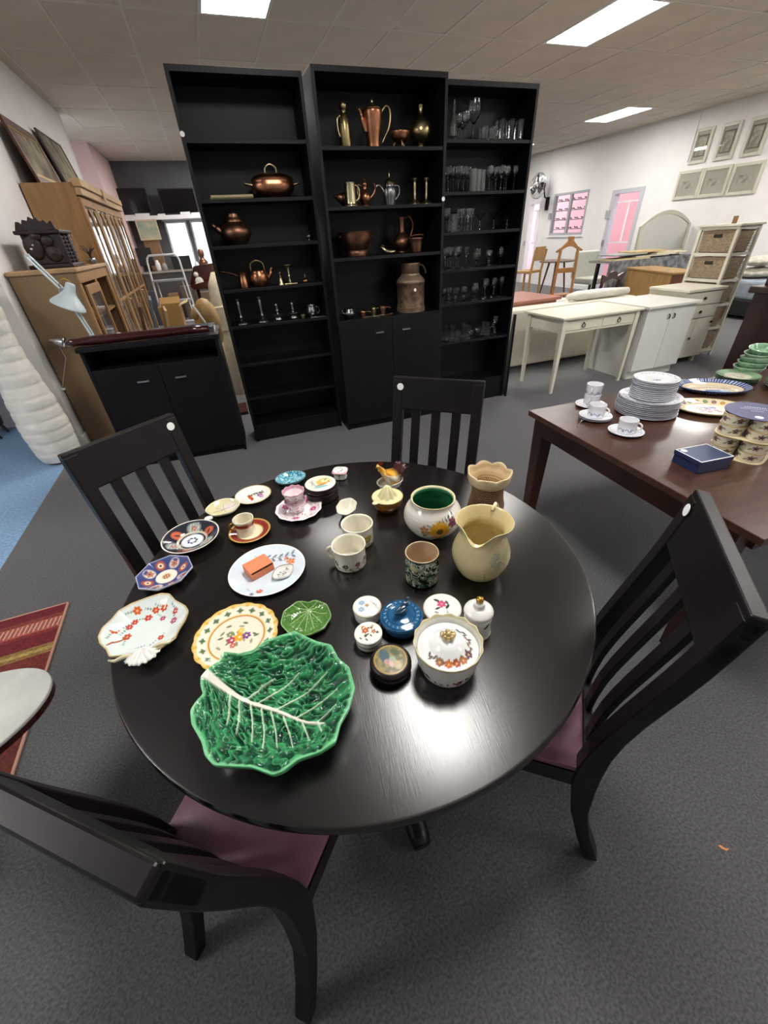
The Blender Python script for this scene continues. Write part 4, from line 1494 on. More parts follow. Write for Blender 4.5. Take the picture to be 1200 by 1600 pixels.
# ---- cream jug with a blue flower
def p_jug(P):
    u = P.a * .07
    p = Paint(u, P.z, 'dacfa0')
    p.mix(vnoise(P.a * 6 + 1, P.z * 60) * .35, 'ccbb82')
    for i in range(7):
        b = 1.2 + i * .62
        p.ell(.064 + .012 * math.cos(b), .092 + .012 * math.sin(b), .009, .0052, b, '8a9a9a')
        p.ell(.064 + .012 * math.cos(b), .092 + .012 * math.sin(b), .0062, .003, b, 'c9c49a')
    p.line([(.067, .090), (.078, .082), (.086, .074)], .0026, '6a8088').line([(.086, .074), (.088, .06)], .0022, '6a8088')
    p.line([(.02, .03), (.03, .022), (.038, .034), (.046, .024)], .0024, '9a8a4a').line([(.038, .034), (.034, .05), (.036, .058)], .0018, '8a8a52').line([(-.05, .03), (-.06, .04), (-.064, .052)], .002, '8a9a8a')
    inn = P.k > P.top
    q = Paint(u, P.z, 'd4c290')
    p.c[inn] = q.c[inn]
    return p.c


def jmod(a, k, r, z):
    t_ = max(0, (z - .118) / .05)
    d = abs(((a - .12 + PI) % (2 * PI)) - PI)
    sp = math.exp(-(d / .33) ** 2)
    sh = math.exp(-((d - .75) / .35) ** 2)
    return 1 + (.20 * sp - .05 * sh) * t_, (-.020 * sp + .002 * sh) * t_ * (1 if z > .15 else .6)


t22 = thing('milk_jug', 'cream pottery jug with a pouring lip and a blue-grey flower', 'jug', (.478, .655, tz), face(.478, .655) - .28)
ware('jug', [(0, .004), (.036, .004), (.04, 0), (.044, .003), (.060, .022), (.072, .055), (.074, .078), (.066, .104), (.055, .124), (.055, .136), (.064, .156), (.071, .168), (.069, .170), (.061, .157), (.051, .137), (.051, .124), (.062, .103), (.069, .078), (.066, .055), (.05, .016), (0, .01)], p_jug, M_glaze, t22, n=200, step=.0022, mod=jmod)
pts = [(-.060, 0, .160), (-.080, 0, .166), (-.098, 0, .150), (-.104, 0, .12), (-.096, 0, .088), (-.076, 0, .068), (-.068, 0, .062)]
obj('handle', MB().tube(pts, [.008, .0085, .009, .009, .0085, .008, .006], 10, flat=.6), mat('cream_jug_glaze', 'dacfa0', .15), t22, smooth='all')

# ---- green marbled mug
def p_mug(P):
    u = P.a * .043
    w = vnoise(u * 90, P.z * 90) * 2.2
    n_ = vnoise(u * 110 + w * 2, P.z * 80 - w)
    p = Paint(u, P.z, '1f2d24')
    p.mix(np.clip(1.3 - np.abs(n_ - .5) * 9, 0, 1), 'cfd8c4')
    p.mix(np.clip((vnoise(u * 60 + 7, P.z * 60) - .55) * 5, 0, 1) * .6, '4f7a58')
    p.mix(np.clip((vnoise(u * 40 + 17, P.z * 45 + 5) - .7) * 6, 0, 1) * .7, 'cfc7a2')
    p.mix(np.where(P.z < .006, .9, 0), '1b2422').mix(np.where((P.z > .084), .9, 0), '2a3a34')
    inn = P.k > P.top - .01
    q = Paint(u, P.z, 'c8b193')
    p.c[inn] = q.c[inn]
    return p.c


t23 = thing('marbled_mug', 'straight mug marbled in dark green and cream', 'mug', (.330, .693, tz), face(.33, .693))
ware('mug', [(0, .003), (.036, .003), (.038, 0), (.041, .002), (.043, .006), (.043, .09), (.041, .0915), (.039, .089), (.038, .01), (.03, .006), (0, .006)], p_mug, M_glaze, t23, n=160, step=.0014)
handle(t23, .043, .02, .078, .022, .0045, mat('grey_green_glaze', '8a9a90', .2), math.radians(172))


# ---- lidded boxes at the centre front
def lidbox(name, label, x, y, r, h, body, lid, p_lid, lidh=.006, n=80, dome=.002, p_body=None):
    t = thing(name, label, 'trinket box', (x, y, tz), face(x, y))
    ware('box', [(0, .002), (r * .82, .002), (r * .84, 0), (r * .9, .001), (r * .95, .004), (r * .95, h - lidh - .001), (0, h - lidh - .0005)], p_body or plain(body), M_glaze, t, n=n // 2, step=.003)
    ware('lid', [(r * .96, h - lidh), (r, h - lidh + .001), (r, h - .002), (r * .96, h - .0003), (r * .8, h + dome * .4), (0, h + dome)], p_lid, M_glaze, t, n=n, step=.0014)
    return t


def p_l24(P):
    p = Paint(P.x, P.y, 'eeece8')
    p.flower(.010, -.014, .0085, 6, '9ab6c8', 'b8ccd6').flower(-.010, -.012, .0085, 6, '8fb0c4', 'b8ccd6').flower(.0, .0, .006, 5, 'b79a6a', '8a6a42')
    p.sprig(-.016, .006, .6, .022, '8a9a8e', '8a9a92', 3, .001).sprig(-.008, .016, .3, .02, 'a8a0a0', 'a0a0a0', 3, .001)
    p.ring(.031, .034, 'd9d2be')
    return p.c


def p_l25(P):
    p = Paint(P.x, P.y, 'edeae2')
    rs = random.Random(15)
    for i in range(16):
        b, q = rs.uniform(0, 6.28), rs.uniform(.006, .022)
        p.ell(q * math.cos(b), q * math.sin(b), .0045, .002, rs.uniform(0, 3), rs.choice(['a8603c', '4a4a42', '6a5a3a', 'c08a5a']))
    p.flower(-.005, -.006, .009, 6, 'b8683c', 'e0b48a').flower(.0, .012, .006, 5, 'b06a4a', 'e0b48a')
    return p.c


def p_lrose(P):
    p = Paint(P.x, P.y, 'efeae4')
    p.flower(-.008, -.002, .012, 6, 'd0567a', 'e58aa4').ell(-.018, -.014, .009, .004, 1.2, '3f4a3a').ell(-.002, .012, .009, .004, -.4, '3c4238').ell(-.014, .010, .008, .0035, .5, '55624a').ell(.006, -.010, .008, .0035, 2.2, '4a5642')
    p.sprig(.006, .010, .3, .024, '6a8a76', '7f9a88', 3, .0012).ell(.018, -.012, .006, .003, 1.2, '9a9a8a')
    p.ring(.0405, .045, 'e0d8c8')
    return p.c


def p_body25(P):
    p = Paint(P.a * .03, P.z, 'e6e2d6')
    p.band(P.z, .0, .006, 'b9a88a').band(P.z, .014, .0165, '6a6258')
    return p.c


lidbox('lidded_box', 'small white lidded box with pale blue flowers', .158, .629, .034, .034, 'ecebe6', None, p_l24)
lidbox('lidded_box', 'small white lidded box with rust-brown flowers and banded sides', .136, .556, .031, .033, 'e8e5dc', None, p_l25, p_body=p_body25)
lidbox('lidded_box', 'round white lidded box with a pink rose on its lid', .316, .553, .044, .038, 'eae6e0', None, p_lrose, n=110)


def p_lblk(P):
    p = Paint(P.x, P.y, '1a1512')
    p.disc(0, 0, .0345, 'a88a4a', .02)
    p.disc(0, 0, .032, '6f6a48', .02)
    n_ = vnoise(P.x * 140 + 3, P.y * 140 + 9)
    inside = np.hypot(P.x, P.y) < .0318
    p.mix(inside * np.clip((n_ - .35) * 2.4, 0, 1), '9a8a5a')
    p.ell(-.008, -.012, .020, .012, .3, '3f5a62').ell(.004, .004, .012, .009, 0, '9aa48a').ell(.012, .002, .009, .006, .4, 'c9a49a').ell(.006, -.008, .007, .006, 0, 'b58a8a').ell(.014, .014, .012, .009, .5, 'b4a47a').ell(-.016, .010, .012, .008, 1, '4f5a3a')
    p.band(np.hypot(P.x, P.y), .0325, .0345, 'b8924c')
    return p.c


bk = thing('lacquer_box', 'round black lacquer box with a painted picture on its lid', 'trinket box', (.156, .473, tz), face(.156, .473))
ware('box', [(0, .001), (.030, .001), (.034, 0), (.041, .006), (.0435, .014), (.042, .0195), (0, .02)], plain('130f0e'), M_glaze, bk, n=56, step=.003)
ware('lid', [(.042, .020), (.0435, .022), (.0425, .030), (.038, .0345), (.030, .036), (0, .0375)], p_lblk, M_matt, bk, n=110, step=.0013)


# ---- blue lidded pot with a bird knob
def p_blue(P):
    p = Paint(P.x, P.y, '1f527c')
    p.mix(vnoise(P.x * 120, P.y * 120) * .5, '2f6c98')
    r, a = P.r, P.a
    for i in range(22):
        b = 2 * PI * i / 22
        for k in range(2):
            p.line([(.036 * math.cos(b + .04 * k), .036 * math.sin(b + .04 * k)), (.0405 * math.cos(b + .1 - .06 * k), .0405 * math.sin(b + .1 - .06 * k))], .0012, '8fb4cc')
    p.ring(.0315, .0327, '14395a').ring(.043, .0445, '14395a')
    return p.c


bl = thing('blue_pot', 'dark blue lidded pot with relief lettering and a bird-shaped knob', 'pot', (.222, .572, tz), face(.222, .572))
ware('pot', [(0, .002), (.036, .002), (.038, 0), (.044, .004), (.048, .016), (.048, .026), (.050, .028), (.048, .030), (0, .0301)], plain('1f5078'), M_glaze, bl, n=72, step=.003)
ware('lid', [(.046, .0302), (.0485, .032), (.047, .0335), (.040, .0355), (.031, .0365), (.029, .038), (.015, .040), (0, .041)], p_blue, M_glaze, bl, n=150, step=.0013)
M_bluebird = mat('deep_blue_glaze', '153a52', .15, coat=.4)
br = loft([(-.024, .058, .002, .003, .6), (-.018, .054, .006, .007, .5), (-.008, .049, .010, .010, .3), (.004, .048, .0115, .011, 0), (.012, .052, .009, .010, -.6), (.0155, .060, .006, .007, -1.1), (.017, .067, .006, .006, -.9), (.022, .070, .004, .004, -.2), (.028, .069, .0008, .001, 0)], 18)
obj('bird_knob', br, M_bluebird, bl, rz=2.4, smooth='all')


# ---- white cylinder pot with gilt knob
def p_cyl(P):
    p = Paint(P.a * .03, P.z, 'e6e4de')
    p.band(P.z, .056, .0575, 'b0a890').band(P.z, .061, .0625, 'a8a8a0').band(P.z, .003, .0045, 'b0a890')
    p.ell(.022, .042, .008, .0035, .5, '3c3a38').ell(.026, .047, .006, .003, .2, '55524a')
    return p.c


cy = thing('mustard_pot', 'tall white cylindrical lidded pot with a gilt knob', 'pot', (.371, .491, tz), face(.371, .491))
ware('pot', [(0, .002), (.028, .002), (.029, 0), (.0315, .001), (.032, .005), (.030, .009), (.030, .062), (0, .0621)], p_cyl, M_glaze, cy, n=90, step=.002)
ware('lid', [(.0305, .0622), (.032, .0635), (.032, .068), (.030, .072), (.022, .078), (.012, .081), (.0105, .085), (.0125, .090), (.010, .094), (0, .0945)], plain('e9e7e2'), M_glaze, cy, n=64, step=.002)
obj('knob', MB().lathe(smooth_prof([(.004, .094), (.007, .097), (.0085, .101), (.007, .106), (0, .108)], 1), 16, mod=lambda a, k, r, z: (1 + .12 * math.cos(6 * a), 0)), M_gold, cy, smooth='all')


# ---- large sugar bowl with sunken lid and gilt flower knob
def p_sug(P):
    u = P.a * .066
    p = Paint(u, P.z, 'e4e3dc')
    rs = random.Random(21)
    for i in range(30):
        x = -.2 + i * .0137
        p.ell(x, .030 + .008 * math.sin(i * .8), .006, .0026, rs.uniform(0, 3), rs.choice(['4a3a44', '5a5248', '3f3f48']))
    for x in (.03, -.06, -.13, .14, .085):
        p.flower(x, .028, .010, 6, '8a3f3a', 'c9855a').flower(x + .018, .033, .007, 5, '54304a', 'b08a7a')
    inn = P.k > P.top - .005
    p.c[inn] = lin('dcdace')
    p.band(P.z, .0785, .09, 'c9bf98', .002)
    return p.c


def p_suglid(P):
    p = Paint(P.x, P.y, 'e9ebec')
    rs = random.Random(31)
    for i in range(26):
        b = -.9 + i * .145
        q = .043 + .003 * math.sin(i * 2)
        p.ell(q * math.cos(b), q * math.sin(b), .0062, .0028, rs.uniform(0, 3), rs.choice(['5a4a58', '6a6258', '4a4450', '8a6a52']))
    for b, c1 in ((.1, 'c06a34'), (.45, 'a8583c'), (-.3, '9a6a4a'), (1.2, '6a4a5a'), (.8, 'b8744a')):
        p.flower(.044 * math.cos(b), .044 * math.sin(b), .0085, 6, c1, 'e0b07a')
    return p.c


sg = thing('sugar_bowl', 'large white bowl with sunken flowered lid and gilt flower knob', 'sugar bowl', (.266, .436, tz), face(.266, .436))
ware('bowl', [(0, .003), (.045, .003), (.047, 0), (.050, .002), (.056, .012), (.062, .036), (.0655, .06), (.0675, .078), (.069, .083), (.0665, .084), (.0635, .077), (.061, .060), (.057, .036), (.05, .012), (0, .008)], p_sug, M_glaze, sg, n=160, step=.002, mod=lambda a, k, r, z: (1 + .012 * math.cos(14 * a) * max(0, (z - .06) / .02), .0012 * math.cos(14 * a) * max(0, (z - .07) / .01)))
ware('lid', [(.0605, .062), (.0615, .064), (.060, .066), (.050, .068), (.040, .071), (.033, .079), (.022, .088), (.008, .092), (0, .0925)], p_suglid, M_glaze, sg, n=130, step=.0015)
kn = MB()
for i in range(7):
    a = i * 2 * PI / 7
    kn.sphere((.0075 * math.cos(a), .0075 * math.sin(a), .098 + .002 * (i % 2)), (.005, .005, .006), 8, 6)
kn.sphere((0, 0, .103), .007, 10, 6)
obj('flower_knob', kn, mat('worn_gilt', 'c2ab7c', .35, .7), sg, smooth='all')
lf = MB()
for a in (2.3, 3.3, 4.2):
    lf.sphere((.014 * math.cos(a), .014 * math.sin(a), .094), (.007, .005, .003), 8, 5)
obj('knob_leaves', lf, MATS['worn_gilt'], sg, smooth='all')

# ================================================================== CROCKERY ON THE DARK TABLE
rz0 = RZ + .0004


def R_(px, py, dz=0.):
    return at(px, py, RZ + dz)


def stackprof(r, h, well=.62, t=.004):
    return [(0, .002), (r * .5 - .004, .002), (r * .5 - .003, 0), (r * .5, 0), (r * .5 + .001, .0025), (r * .9, h - .009), (r - .001, h - .0062), (r, h - .0055), (r, h - .0008), (r - .001, h), (r - .005, h - .0006), (r * (well + .12), h * .42 + t * .5), (r * well, t + .001), (r * well * .9, t), (0, t)]


def p_bw(r0):
    def f(P):
        p = Paint(P.x, P.y, 'e8e9ee')
        rs = random.Random(5)
        for i in range(26):
            b = 2 * PI * i / 26
            q = r0 * (.84 + .03 * math.sin(3 * i))
            p.ell(q * math.cos(b), q * math.sin(b), r0 * .06, r0 * .028, b + rs.uniform(.4, 2.4), rs.choice(['6a78a4', '8490b4', '5a6a98']))
        for i in range(9):
            b = rs.uniform(0, 6.28)
            q = rs.uniform(0, r0 * .25)
            p.ell(q * math.cos(b), q * math.sin(b), r0 * .09, r0 * .04, rs.uniform(0, 3), '8a96b8')
        edge = np.clip((P.r - r0 * .982) / (r0 * .006), 0, 1) * (P.z > P.z.max() - .0021)
        p.mix(edge * .9, '5a5f78')
        return p.c
    return f


dc = Vector((1.93, 1.40, rz0))
dm_ = ware('dinner_plate', stackprof(.142, .016), p_bw(.142), M_glaze, n=96, step=.004)
dmesh = dm_.data
bpy.data.objects.remove(dm_)
NP = 9
for i in range(NP):
    lab = 'top dinner plate of the blue-flowered stack, carrying the smaller plates' if i == NP - 1 else ORD[i] + ' dinner plate from the bottom of the wide lower plate stack'
    tag(obj('dinner_plate', dmesh, None, None, dc + Vector((random.uniform(-.003, .003), random.uniform(-.003, .003), i * .0092)), rz=i * .7), lab, 'plate', 'stack of dinner plates')
sm_ = ware('side_plate', stackprof(.102, .014), p_bw(.102), M_glaze, n=88, step=.003)
smesh = sm_.data
bpy.data.objects.remove(sm_)
z0 = rz0 + (NP - 1) * .0092 + .0045
for i in range(10):
    lab = 'uppermost small plate with blue flower border on the plate stack' if i == 9 else ORD[i] + ' small plate from the bottom of the upper plate stack'
    tag(obj('side_plate', smesh, None, None, (dc.x + .012 + random.uniform(-.002, .002), dc.y + .004 + random.uniform(-.002, .002), z0 + i * .0092), rz=i * .9), lab, 'plate', 'stack of small plates')

# cups and saucers
def p_bwcup(P):
    u = P.a * .036
    p = Paint(u, P.z, 'e8e9ee')
    base = p.c.copy()
    rs = random.Random(6)
    for i in range(40):
        p.ell(-.115 + i * .0058, .018 + .006 * math.sin(i * 1.3), .004, .0022, rs.uniform(0, 3), rs.choice(['4f5f98', '6a78a8', '3f4a84']))
    for i in range(7):
        p.flower(-.1 + i * .033, .02, .006, 5, '5a6aa4', 'c8cce0')
    out = P.k < P.top
    p.c[~out] = base[~out]
    return p.c


sau = ware('saucer', plateprof(.078, .013, .5, .0035), p_bw(.078), M_glaze, n=72, step=.003)
saumesh = sau.data
bpy.data.objects.remove(sau)
cup0 = None


def bwcup(label, loc, hang):
    global cup0
    if cup0 is None:
        cup0 = thing('teacup', label, 'cup', loc, hang, 'blue-flowered cups')
        ware('cup', cupprof(.041, .037, .062), p_bwcup, M_glaze, cup0, n=72, step=.002)
        handle(cup0, .039, .016, .05, .022, .004, M_porc, 0, flat=.8)
        return cup0
    return dup(cup0, loc, hang, label)


sA, sB, sC = R_(922, 634), R_(929, 654), R_(977, 676)
for s, l in ((sA, 'saucer under the two stacked blue-flowered cups'), (sB, 'saucer of the middle blue-flowered cup, a second saucer below it'), (sC, 'saucer of the blue-flowered cup nearest the plate stack')):
    z = rz0
    if s is sB:
        tag(obj('saucer', saumesh, None, None, (s.x, s.y, z), rz=.4), 'lower of two saucers stacked under the middle blue-flowered cup', 'saucer', 'blue-flowered saucers')
        z += .0085
    tag(obj('saucer', saumesh, None, None, (s.x, s.y, z)), l, 'saucer', 'blue-flowered saucers')
    s.z = z + .0042
bwcup('lower of the two stacked blue-flowered cups', sA, math.radians(-150))
bwcup('upper of the two stacked blue-flowered cups', sA + Vector((.004, .004, .052)), math.radians(-150))
bwcup('blue-flowered cup on the double saucer', sB, math.radians(-62))
bwcup('single blue-flowered cup on the front saucer', sC, math.radians(-55))
sp = at(906, 662, RZ)
tsp = thing('teaspoon', 'small metal spoon lying by the table edge saucer', 'spoon', (sp.x, sp.y, rz0), math.radians(35))
obj('spoon', MB().strip([(-.05, 0, .002), (0, 0, .003), (.03, 0, .003)], [.007, .004, .004], .0015, (0, 1, 0)), M_chrome, tsp)
obj('bowl', MB().sphere((.042, 0, .004), (.016, .010, .003)), M_chrome, tsp, smooth='all')


# oval platters
def oval(name, label, c, a, b, ang, h, fn, nseg=200):
    pts = [(a * math.cos(t_), b * math.sin(t_)) for t_ in [2 * PI * i / nseg for i in range(nseg)]]
    o = dish_outline(name, pts, h, fn, M_glaze, None, (c.x, c.y, rz0), rings=60, nseg=nseg, floor=.62, curve=1.4)
    o.rotation_euler.z = ang
    return tag(o, label, 'platter')


def p_pb(x, y, t, th):
    p = Paint(x, y, 'ddcdb0')
    p.mix(np.clip((t - .80) / .02, 0, 1), '34477c')
    p.mix((t > .84) * np.clip(np.sin(th * 60) * 3 - .5, 0, 1) * (t < 1), 'c8d0e2')
    p.ell(-.03, -.03, .09, .03, .1, '5a76a8').ell(.03, -.045, .06, .02, .3, '7f98c0').ell(.06, -.02, .03, .02, 0, 'c8d2dc').ell(-.06, -.02, .03, .012, .3, 'e8e4d8')
    for i in range(16):
        p.ell(-.11 + i * .014, .03 - .0012 * (i - 8) ** 2 * .2, .007, .005, i, '4a4a3a' if i % 3 else '7a6a3c')
    return p.c


def p_pf(x, y, t, th):
    p = Paint(x, y, 'e6ddb8')
    p.mix(np.clip((.62 - t) / .02, 0, 1), 'ece8dc')
    cols = ['b8483c', '4f7a4a', '3f4a8a', 'c9863a', '8a4a6a', '5a7a5a']
    for i in range(22):
        b = 2 * PI * i / 22
        p.flower(.138 * math.cos(b), .098 * math.sin(b), .013, 6, cols[i % 6], 'e6cf9a')
    rs = random.Random(8)
    for i in range(24):
        p.flower(rs.uniform(-.05, .05), rs.uniform(-.035, .035), rs.uniform(.008, .014), 6, rs.choice(['b04a4a', '3f4f96', '4f6f4a', 'a85a7a']), 'e9dcc0')
    p.mix(np.clip((t - .965) / .02, 0, 1), 'cdbf94')
    return p.c


c1_ = R_(1110, 607) + Vector((-.02, -.02, 0))
oval('oval_platter', 'large oval platter with a blue scalloped border and landscape', c1_, .185, .125, math.radians(-32), .026, p_pb)
c2_ = R_(1107, 641)
oval('oval_platter', 'cream oval platter with a ring of painted flowers and fruit', c2_, .165, .12, math.radians(-32), .02, p_pf)

# green bowls and plates
M_gglaze = painted('green_rim_glaze')


def p_gp(P):
    p = Paint(P.x, P.y, '8aa88a')
    p.mix(vnoise(P.a * 12, P.r * 60) * .4, 'a9c2a2')
    p.disc(0, 0, .068, 'ddd6c2', .05)
    rs = random.Random(3)
    for i in range(10):
        p.ell(rs.uniform(-.03, .03), rs.uniform(-.03, .03), .012, .004, rs.uniform(0, 3), 'a89a8a')
    p.ring(.105, .115, '6a8a6c')
    return p.c


gp = ware('green_plate', plateprof(.11, .016, .58, .004), p_gp, M_gglaze, n=72, step=.004)
gpm = gp.data
bpy.data.objects.remove(gp)
g1 = Vector((2.80, 1.53, RZ))
for i in range(3):
    tag(obj('green_plate', gpm, None, None, (g1.x, g1.y, rz0 + i * .0092), rz=i), 'top green-rimmed plate with cream centre before the green bowls' if i == 2 else ['bottom', 'middle'][i] + ' green-rimmed plate in the stack before the green bowls', 'plate', 'green-rimmed plates')
g2 = Vector((2.885, 1.308, RZ))
for i in range(6):
    tag(obj('green_plate', gpm, None, None, (g2.x, g2.y, rz0 + i * .0092), rz=i), 'top green plate of the stack at the right photo edge' if i == 5 else ORD[i] + ' green plate from the bottom of the stack at the right edge', 'plate', 'green-rimmed plates')


def p_gb(P):
    p = Paint(P.a * .07, P.z, '6a9a78')
    p.mix(vnoise(P.a * 7, P.z * 90) * .8, 'a9cbab')
    p.band(P.z, .0505, .06, 'bcd6bc', .002)
    return p.c


gb = ware('green_bowl', [(0, .003), (.034, .003), (.036, 0), (.04, .003), (.066, .022), (.08, .05), (.081, .053), (.077, .0525), (.06, .022), (.036, .009), (0, .008)], p_gb, M_gglaze, n=72, step=.004)
gbm = gb.data
bpy.data.objects.remove(gb)
g3 = Vector((2.945, 1.572, RZ))
for i in range(5):
    tag(obj('green_bowl', gbm, None, None, (g3.x + .012 * i, g3.y - .004 * i, rz0 + i * .026), rot=(.03 * (i % 3), .05 * i * .5, i)), ['lowest', 'second lowest', 'middle', 'second highest', 'uppermost'][i] + ' of the green bowls in the leaning stack', 'bowl', 'stack of green bowls')

# blue gift box
bb = R_(1092, 726)
gx = thing('gift_box', 'dark blue cardboard gift box with a white edged lid', 'box', (bb.x, bb.y, rz0), math.radians(-6))
M_bbox = mat('dark_blue_card', '232f58', .4, noise=.1, scale=30)
M_btop = mat('slate_blue_card', '3c4c6e', .35)
obj('box', MB().box(-.075, .075, -.058, .058, 0, .036), M_bbox, gx, bevel=.0015)
obj('lid', MB().box(-.078, .078, -.061, .061, .0361, .052), M_bbox, gx, bevel=.0015)
obj('lid_label', MB().box(-.072, .072, -.055, .055, .0521, .0525), M_btop, gx)
obj('lid_edging', MB().box(-.0765, .0765, -.0595, -.0555, .0521, .0528).box(-.0765, .0765, .0555, .0595, .0521, .0528).box(-.0765, -.0725, -.0555, .0555, .0521, .0528).box(.0725, .0765, -.0555, .0555, .0521, .0528), M_sticker, gx)
obj('price_sticker', MB().lathe([(.012, .0526), (.012, .053)], 14), M_sticker, gx, (-.055, .04, 0))

# shrink-wrapped ramekins with a printed disc on top
rk = R_(1152, 706)
rp = thing('ramekin_set', 'wrapped set of flower-printed ramekins under a round purple label card', 'ramekin set', (rk.x, rk.y, rz0), math.radians(20))


def p_ram(P):
    u = P.a * .04
    p = Paint(u, P.z, 'e3dcc4')
    base = p.c.copy()
    for i in range(5):
        x = -.1 + i * .052
        p.flower(x, .02, .012, 5, '6a3a44', '3a2a2a', .3).ell(x - .016, .014, .008, .004, .6, '8a8a5a').ell(x + .015, .024, .007, .003, 2.4, '7a7a4e')
    p.band(P.z, .0365, .041, 'c9a86a')
    out = P.k < P.top
    p.c[~out] = base[~out]
    return p.c


rm = ware('ramekin', cupprof(.046, .043, .041), p_ram, M_glaze, rp, n=64, step=.0025)
rmesh = rm.data
bpy.data.objects.remove(rm)
for lv in range(4):
    for sx in (-1, 1):
        for sy in (-1, 1):
            obj('ramekin', rmesh, None, rp, (sx * .0475, sy * .0475, lv * .0418 + (.006 if lv > 1 else .002)), rz=sx + 2 * sy)
dsc = [(.105 * math.cos(a), .105 * math.sin(a)) for a in [2 * PI * i / 48 for i in range(48)]]
obj('divider_card', MB().prism([(.099 * math.copysign(abs(math.cos(a)) ** .5, math.cos(a)), .099 * math.copysign(abs(math.sin(a)) ** .5, math.sin(a))) for a in [2 * PI * i / 48 for i in range(48)]], .0865, .0885), mat('cream_card', 'd9cba6', .6), rp)
obj('base_card', MB().prism([(.099 * math.copysign(abs(math.cos(a)) ** .5, math.cos(a)), .099 * math.copysign(abs(math.sin(a)) ** .5, math.sin(a))) for a in [2 * PI * i / 48 for i in range(48)]], 0, .0018), MATS['cream_card'], rp)
lc = obj('label_card', MB().prism(dsc, .1735, .176), mat('purple_grey_card', '5c5d80', .4, noise=.1, scale=60), rp)
M_print = mat('pale_print', 'c2c4d6', .5)
pr = MB()
for i in range(9):
    pr.box(-.036 + i * .008, -.031 + i * .008, .036, .046, .1761, .1764)
for i in range(14):
    pr.box(-.05 + i * .0072, -.046 + i * .0072, .018, .024, .1761, .1764)
for i in range(6):
    pr.box(-.02 + i * .0068, -.016 + i * .0068, -.004, .002, .1761, .1764)
obj('printed_lines', pr, M_print, rp, rz=-1.2)
obj('price_sticker', MB().lathe([(.014, .1762), (.014, .1766)], 14), M_sticker, rp, (-.07, -.02, 0))

# ================================================================== METALWARE ON THE BOOKCASES
M_copper = mat('polished_copper', 'b07a5c', .3, 1., noise=.25, scale=14)
M_copper2 = mat('aged_copper', '8a6450', .4, 1., noise=.3, scale=18, bump=.1, bscale=60)
M_brass = mat('aged_brass', 'a3946c', .3, 1., noise=.2, scale=16)
M_brass2 = mat('pale_brass', 'c0b694', .28, 1.)
M_pewter = mat('pewter', '8f9090', .3, 1., noise=.15, scale=20)


def shelfpt(px, py, yf, depth, z):
    q = ony(px, py, yf + depth)
    return Vector((q.x, yf + depth, z + .0003))


def turned(name, prof, m, parent, n=36, rnd=2, **k):
    return obj(name, MB().lathe(smooth_prof(prof, rnd) if rnd else prof, n, **k), m, parent, smooth='all')


def bow(parent, pts, r, m, name='handle', flat=1.):
    P = [Vector(p) for p in pts]
    out = []
    for i in range(len(P) - 1):          # Catmull-Rom
        a, b_, c, d = P[max(i - 1, 0)], P[i], P[i + 1], P[min(i + 2, len(P) - 1)]
        for k in range(5):
            t = k / 5
            out.append(.5 * ((2 * b_) + (c - a) * t + (2 * a - 5 * b_ + 4 * c - d) * t * t + (3 * b_ - a - 3 * c + d) * t ** 3))
    out.append(P[-1])
    return obj(name, MB().tube(out, r, 8, flat=flat), m, parent, smooth='all')


yl, ym_, yr = LB[2], MBk[2], RB[2]
# left bookcase
t = thing('copper_tureen', 'oval copper tureen with a looped brass lid handle, upper left bookcase', 'tureen', shelfpt(428, 300, yl, .13, SL[1]))
ov = lambda a, k, r, z: (1 + .22 * math.cos(2 * a), 0)
turned('body', [(0, .002), (.07, .002), (.075, .0), (.08, .004), (.115, .03), (.128, .07), (.118, .098), (.122, .102), (.0, .102)], M_copper, t, mod=ov)
turned('lid', [(.124, .103), (.115, .118), (.08, .135), (.03, .143), (0, .144)], M_copper, t, mod=ov)
bow(t, [(-.04, 0, .142), (-.035, 0, .172), (0, 0, .19), (.035, 0, .172), (.04, 0, .142)], .006, M_brass2, 'lid_handle')
for s in (-1, 1):
    bow(t, [(s * .145, -.03, .075), (s * .19, -.02, .085), (s * .19, .02, .085), (s * .145, .03, .075)], .007, M_brass2, 'side_handle')
t = thing('brass_tray', 'flat narrow brass tray lying on a left bookcase shelf', 'tray', shelfpt(362, 309, yl, .11, SL[1]))
obj('tray', MB().box(-.14, .14, -.08, .08, 0, .006), M_brass, t, bevel=.002)
for s in (-1, 1):
    obj('rim', MB().box(-.14, .14, s * .08 - .004, s * .08 + .004, .006, .022), M_brass2, t, bevel=.002)
t = thing('copper_pot', 'round dark copper lidded pot with a stubby spout, left bookcase', 'pot', shelfpt(372, 376, yl, .13, SL[2]))
turned('body', [(0, .002), (.05, .002), (.055, 0), (.06, .006), (.105, .05), (.112, .085), (.09, .12), (.06, .135), (0, .136)], M_copper2, t)
turned('lid', [(.058, .137), (.056, .15), (.045, .165), (.042, .185), (.035, .192), (0, .194)], M_copper2, t)
bow(t, [(-.10, 0, .08), (-.13, 0, .105), (-.155, 0, .125)], [.022] * 6 + [.014] * 5, M_copper2, 'spout')
q = shelfpt(483, 372, yl, .1, SL[2])
tag(obj('door_knob', MB().lathe(smooth_prof([(0, 0), (.014, 0), (.01, .012), (.02, .025), (.016, .04), (0, .042)], 2), 18), M_pewter, None, q, smooth='all'), 'tiny metal knob at the right end of a left bookcase shelf', 'knob')

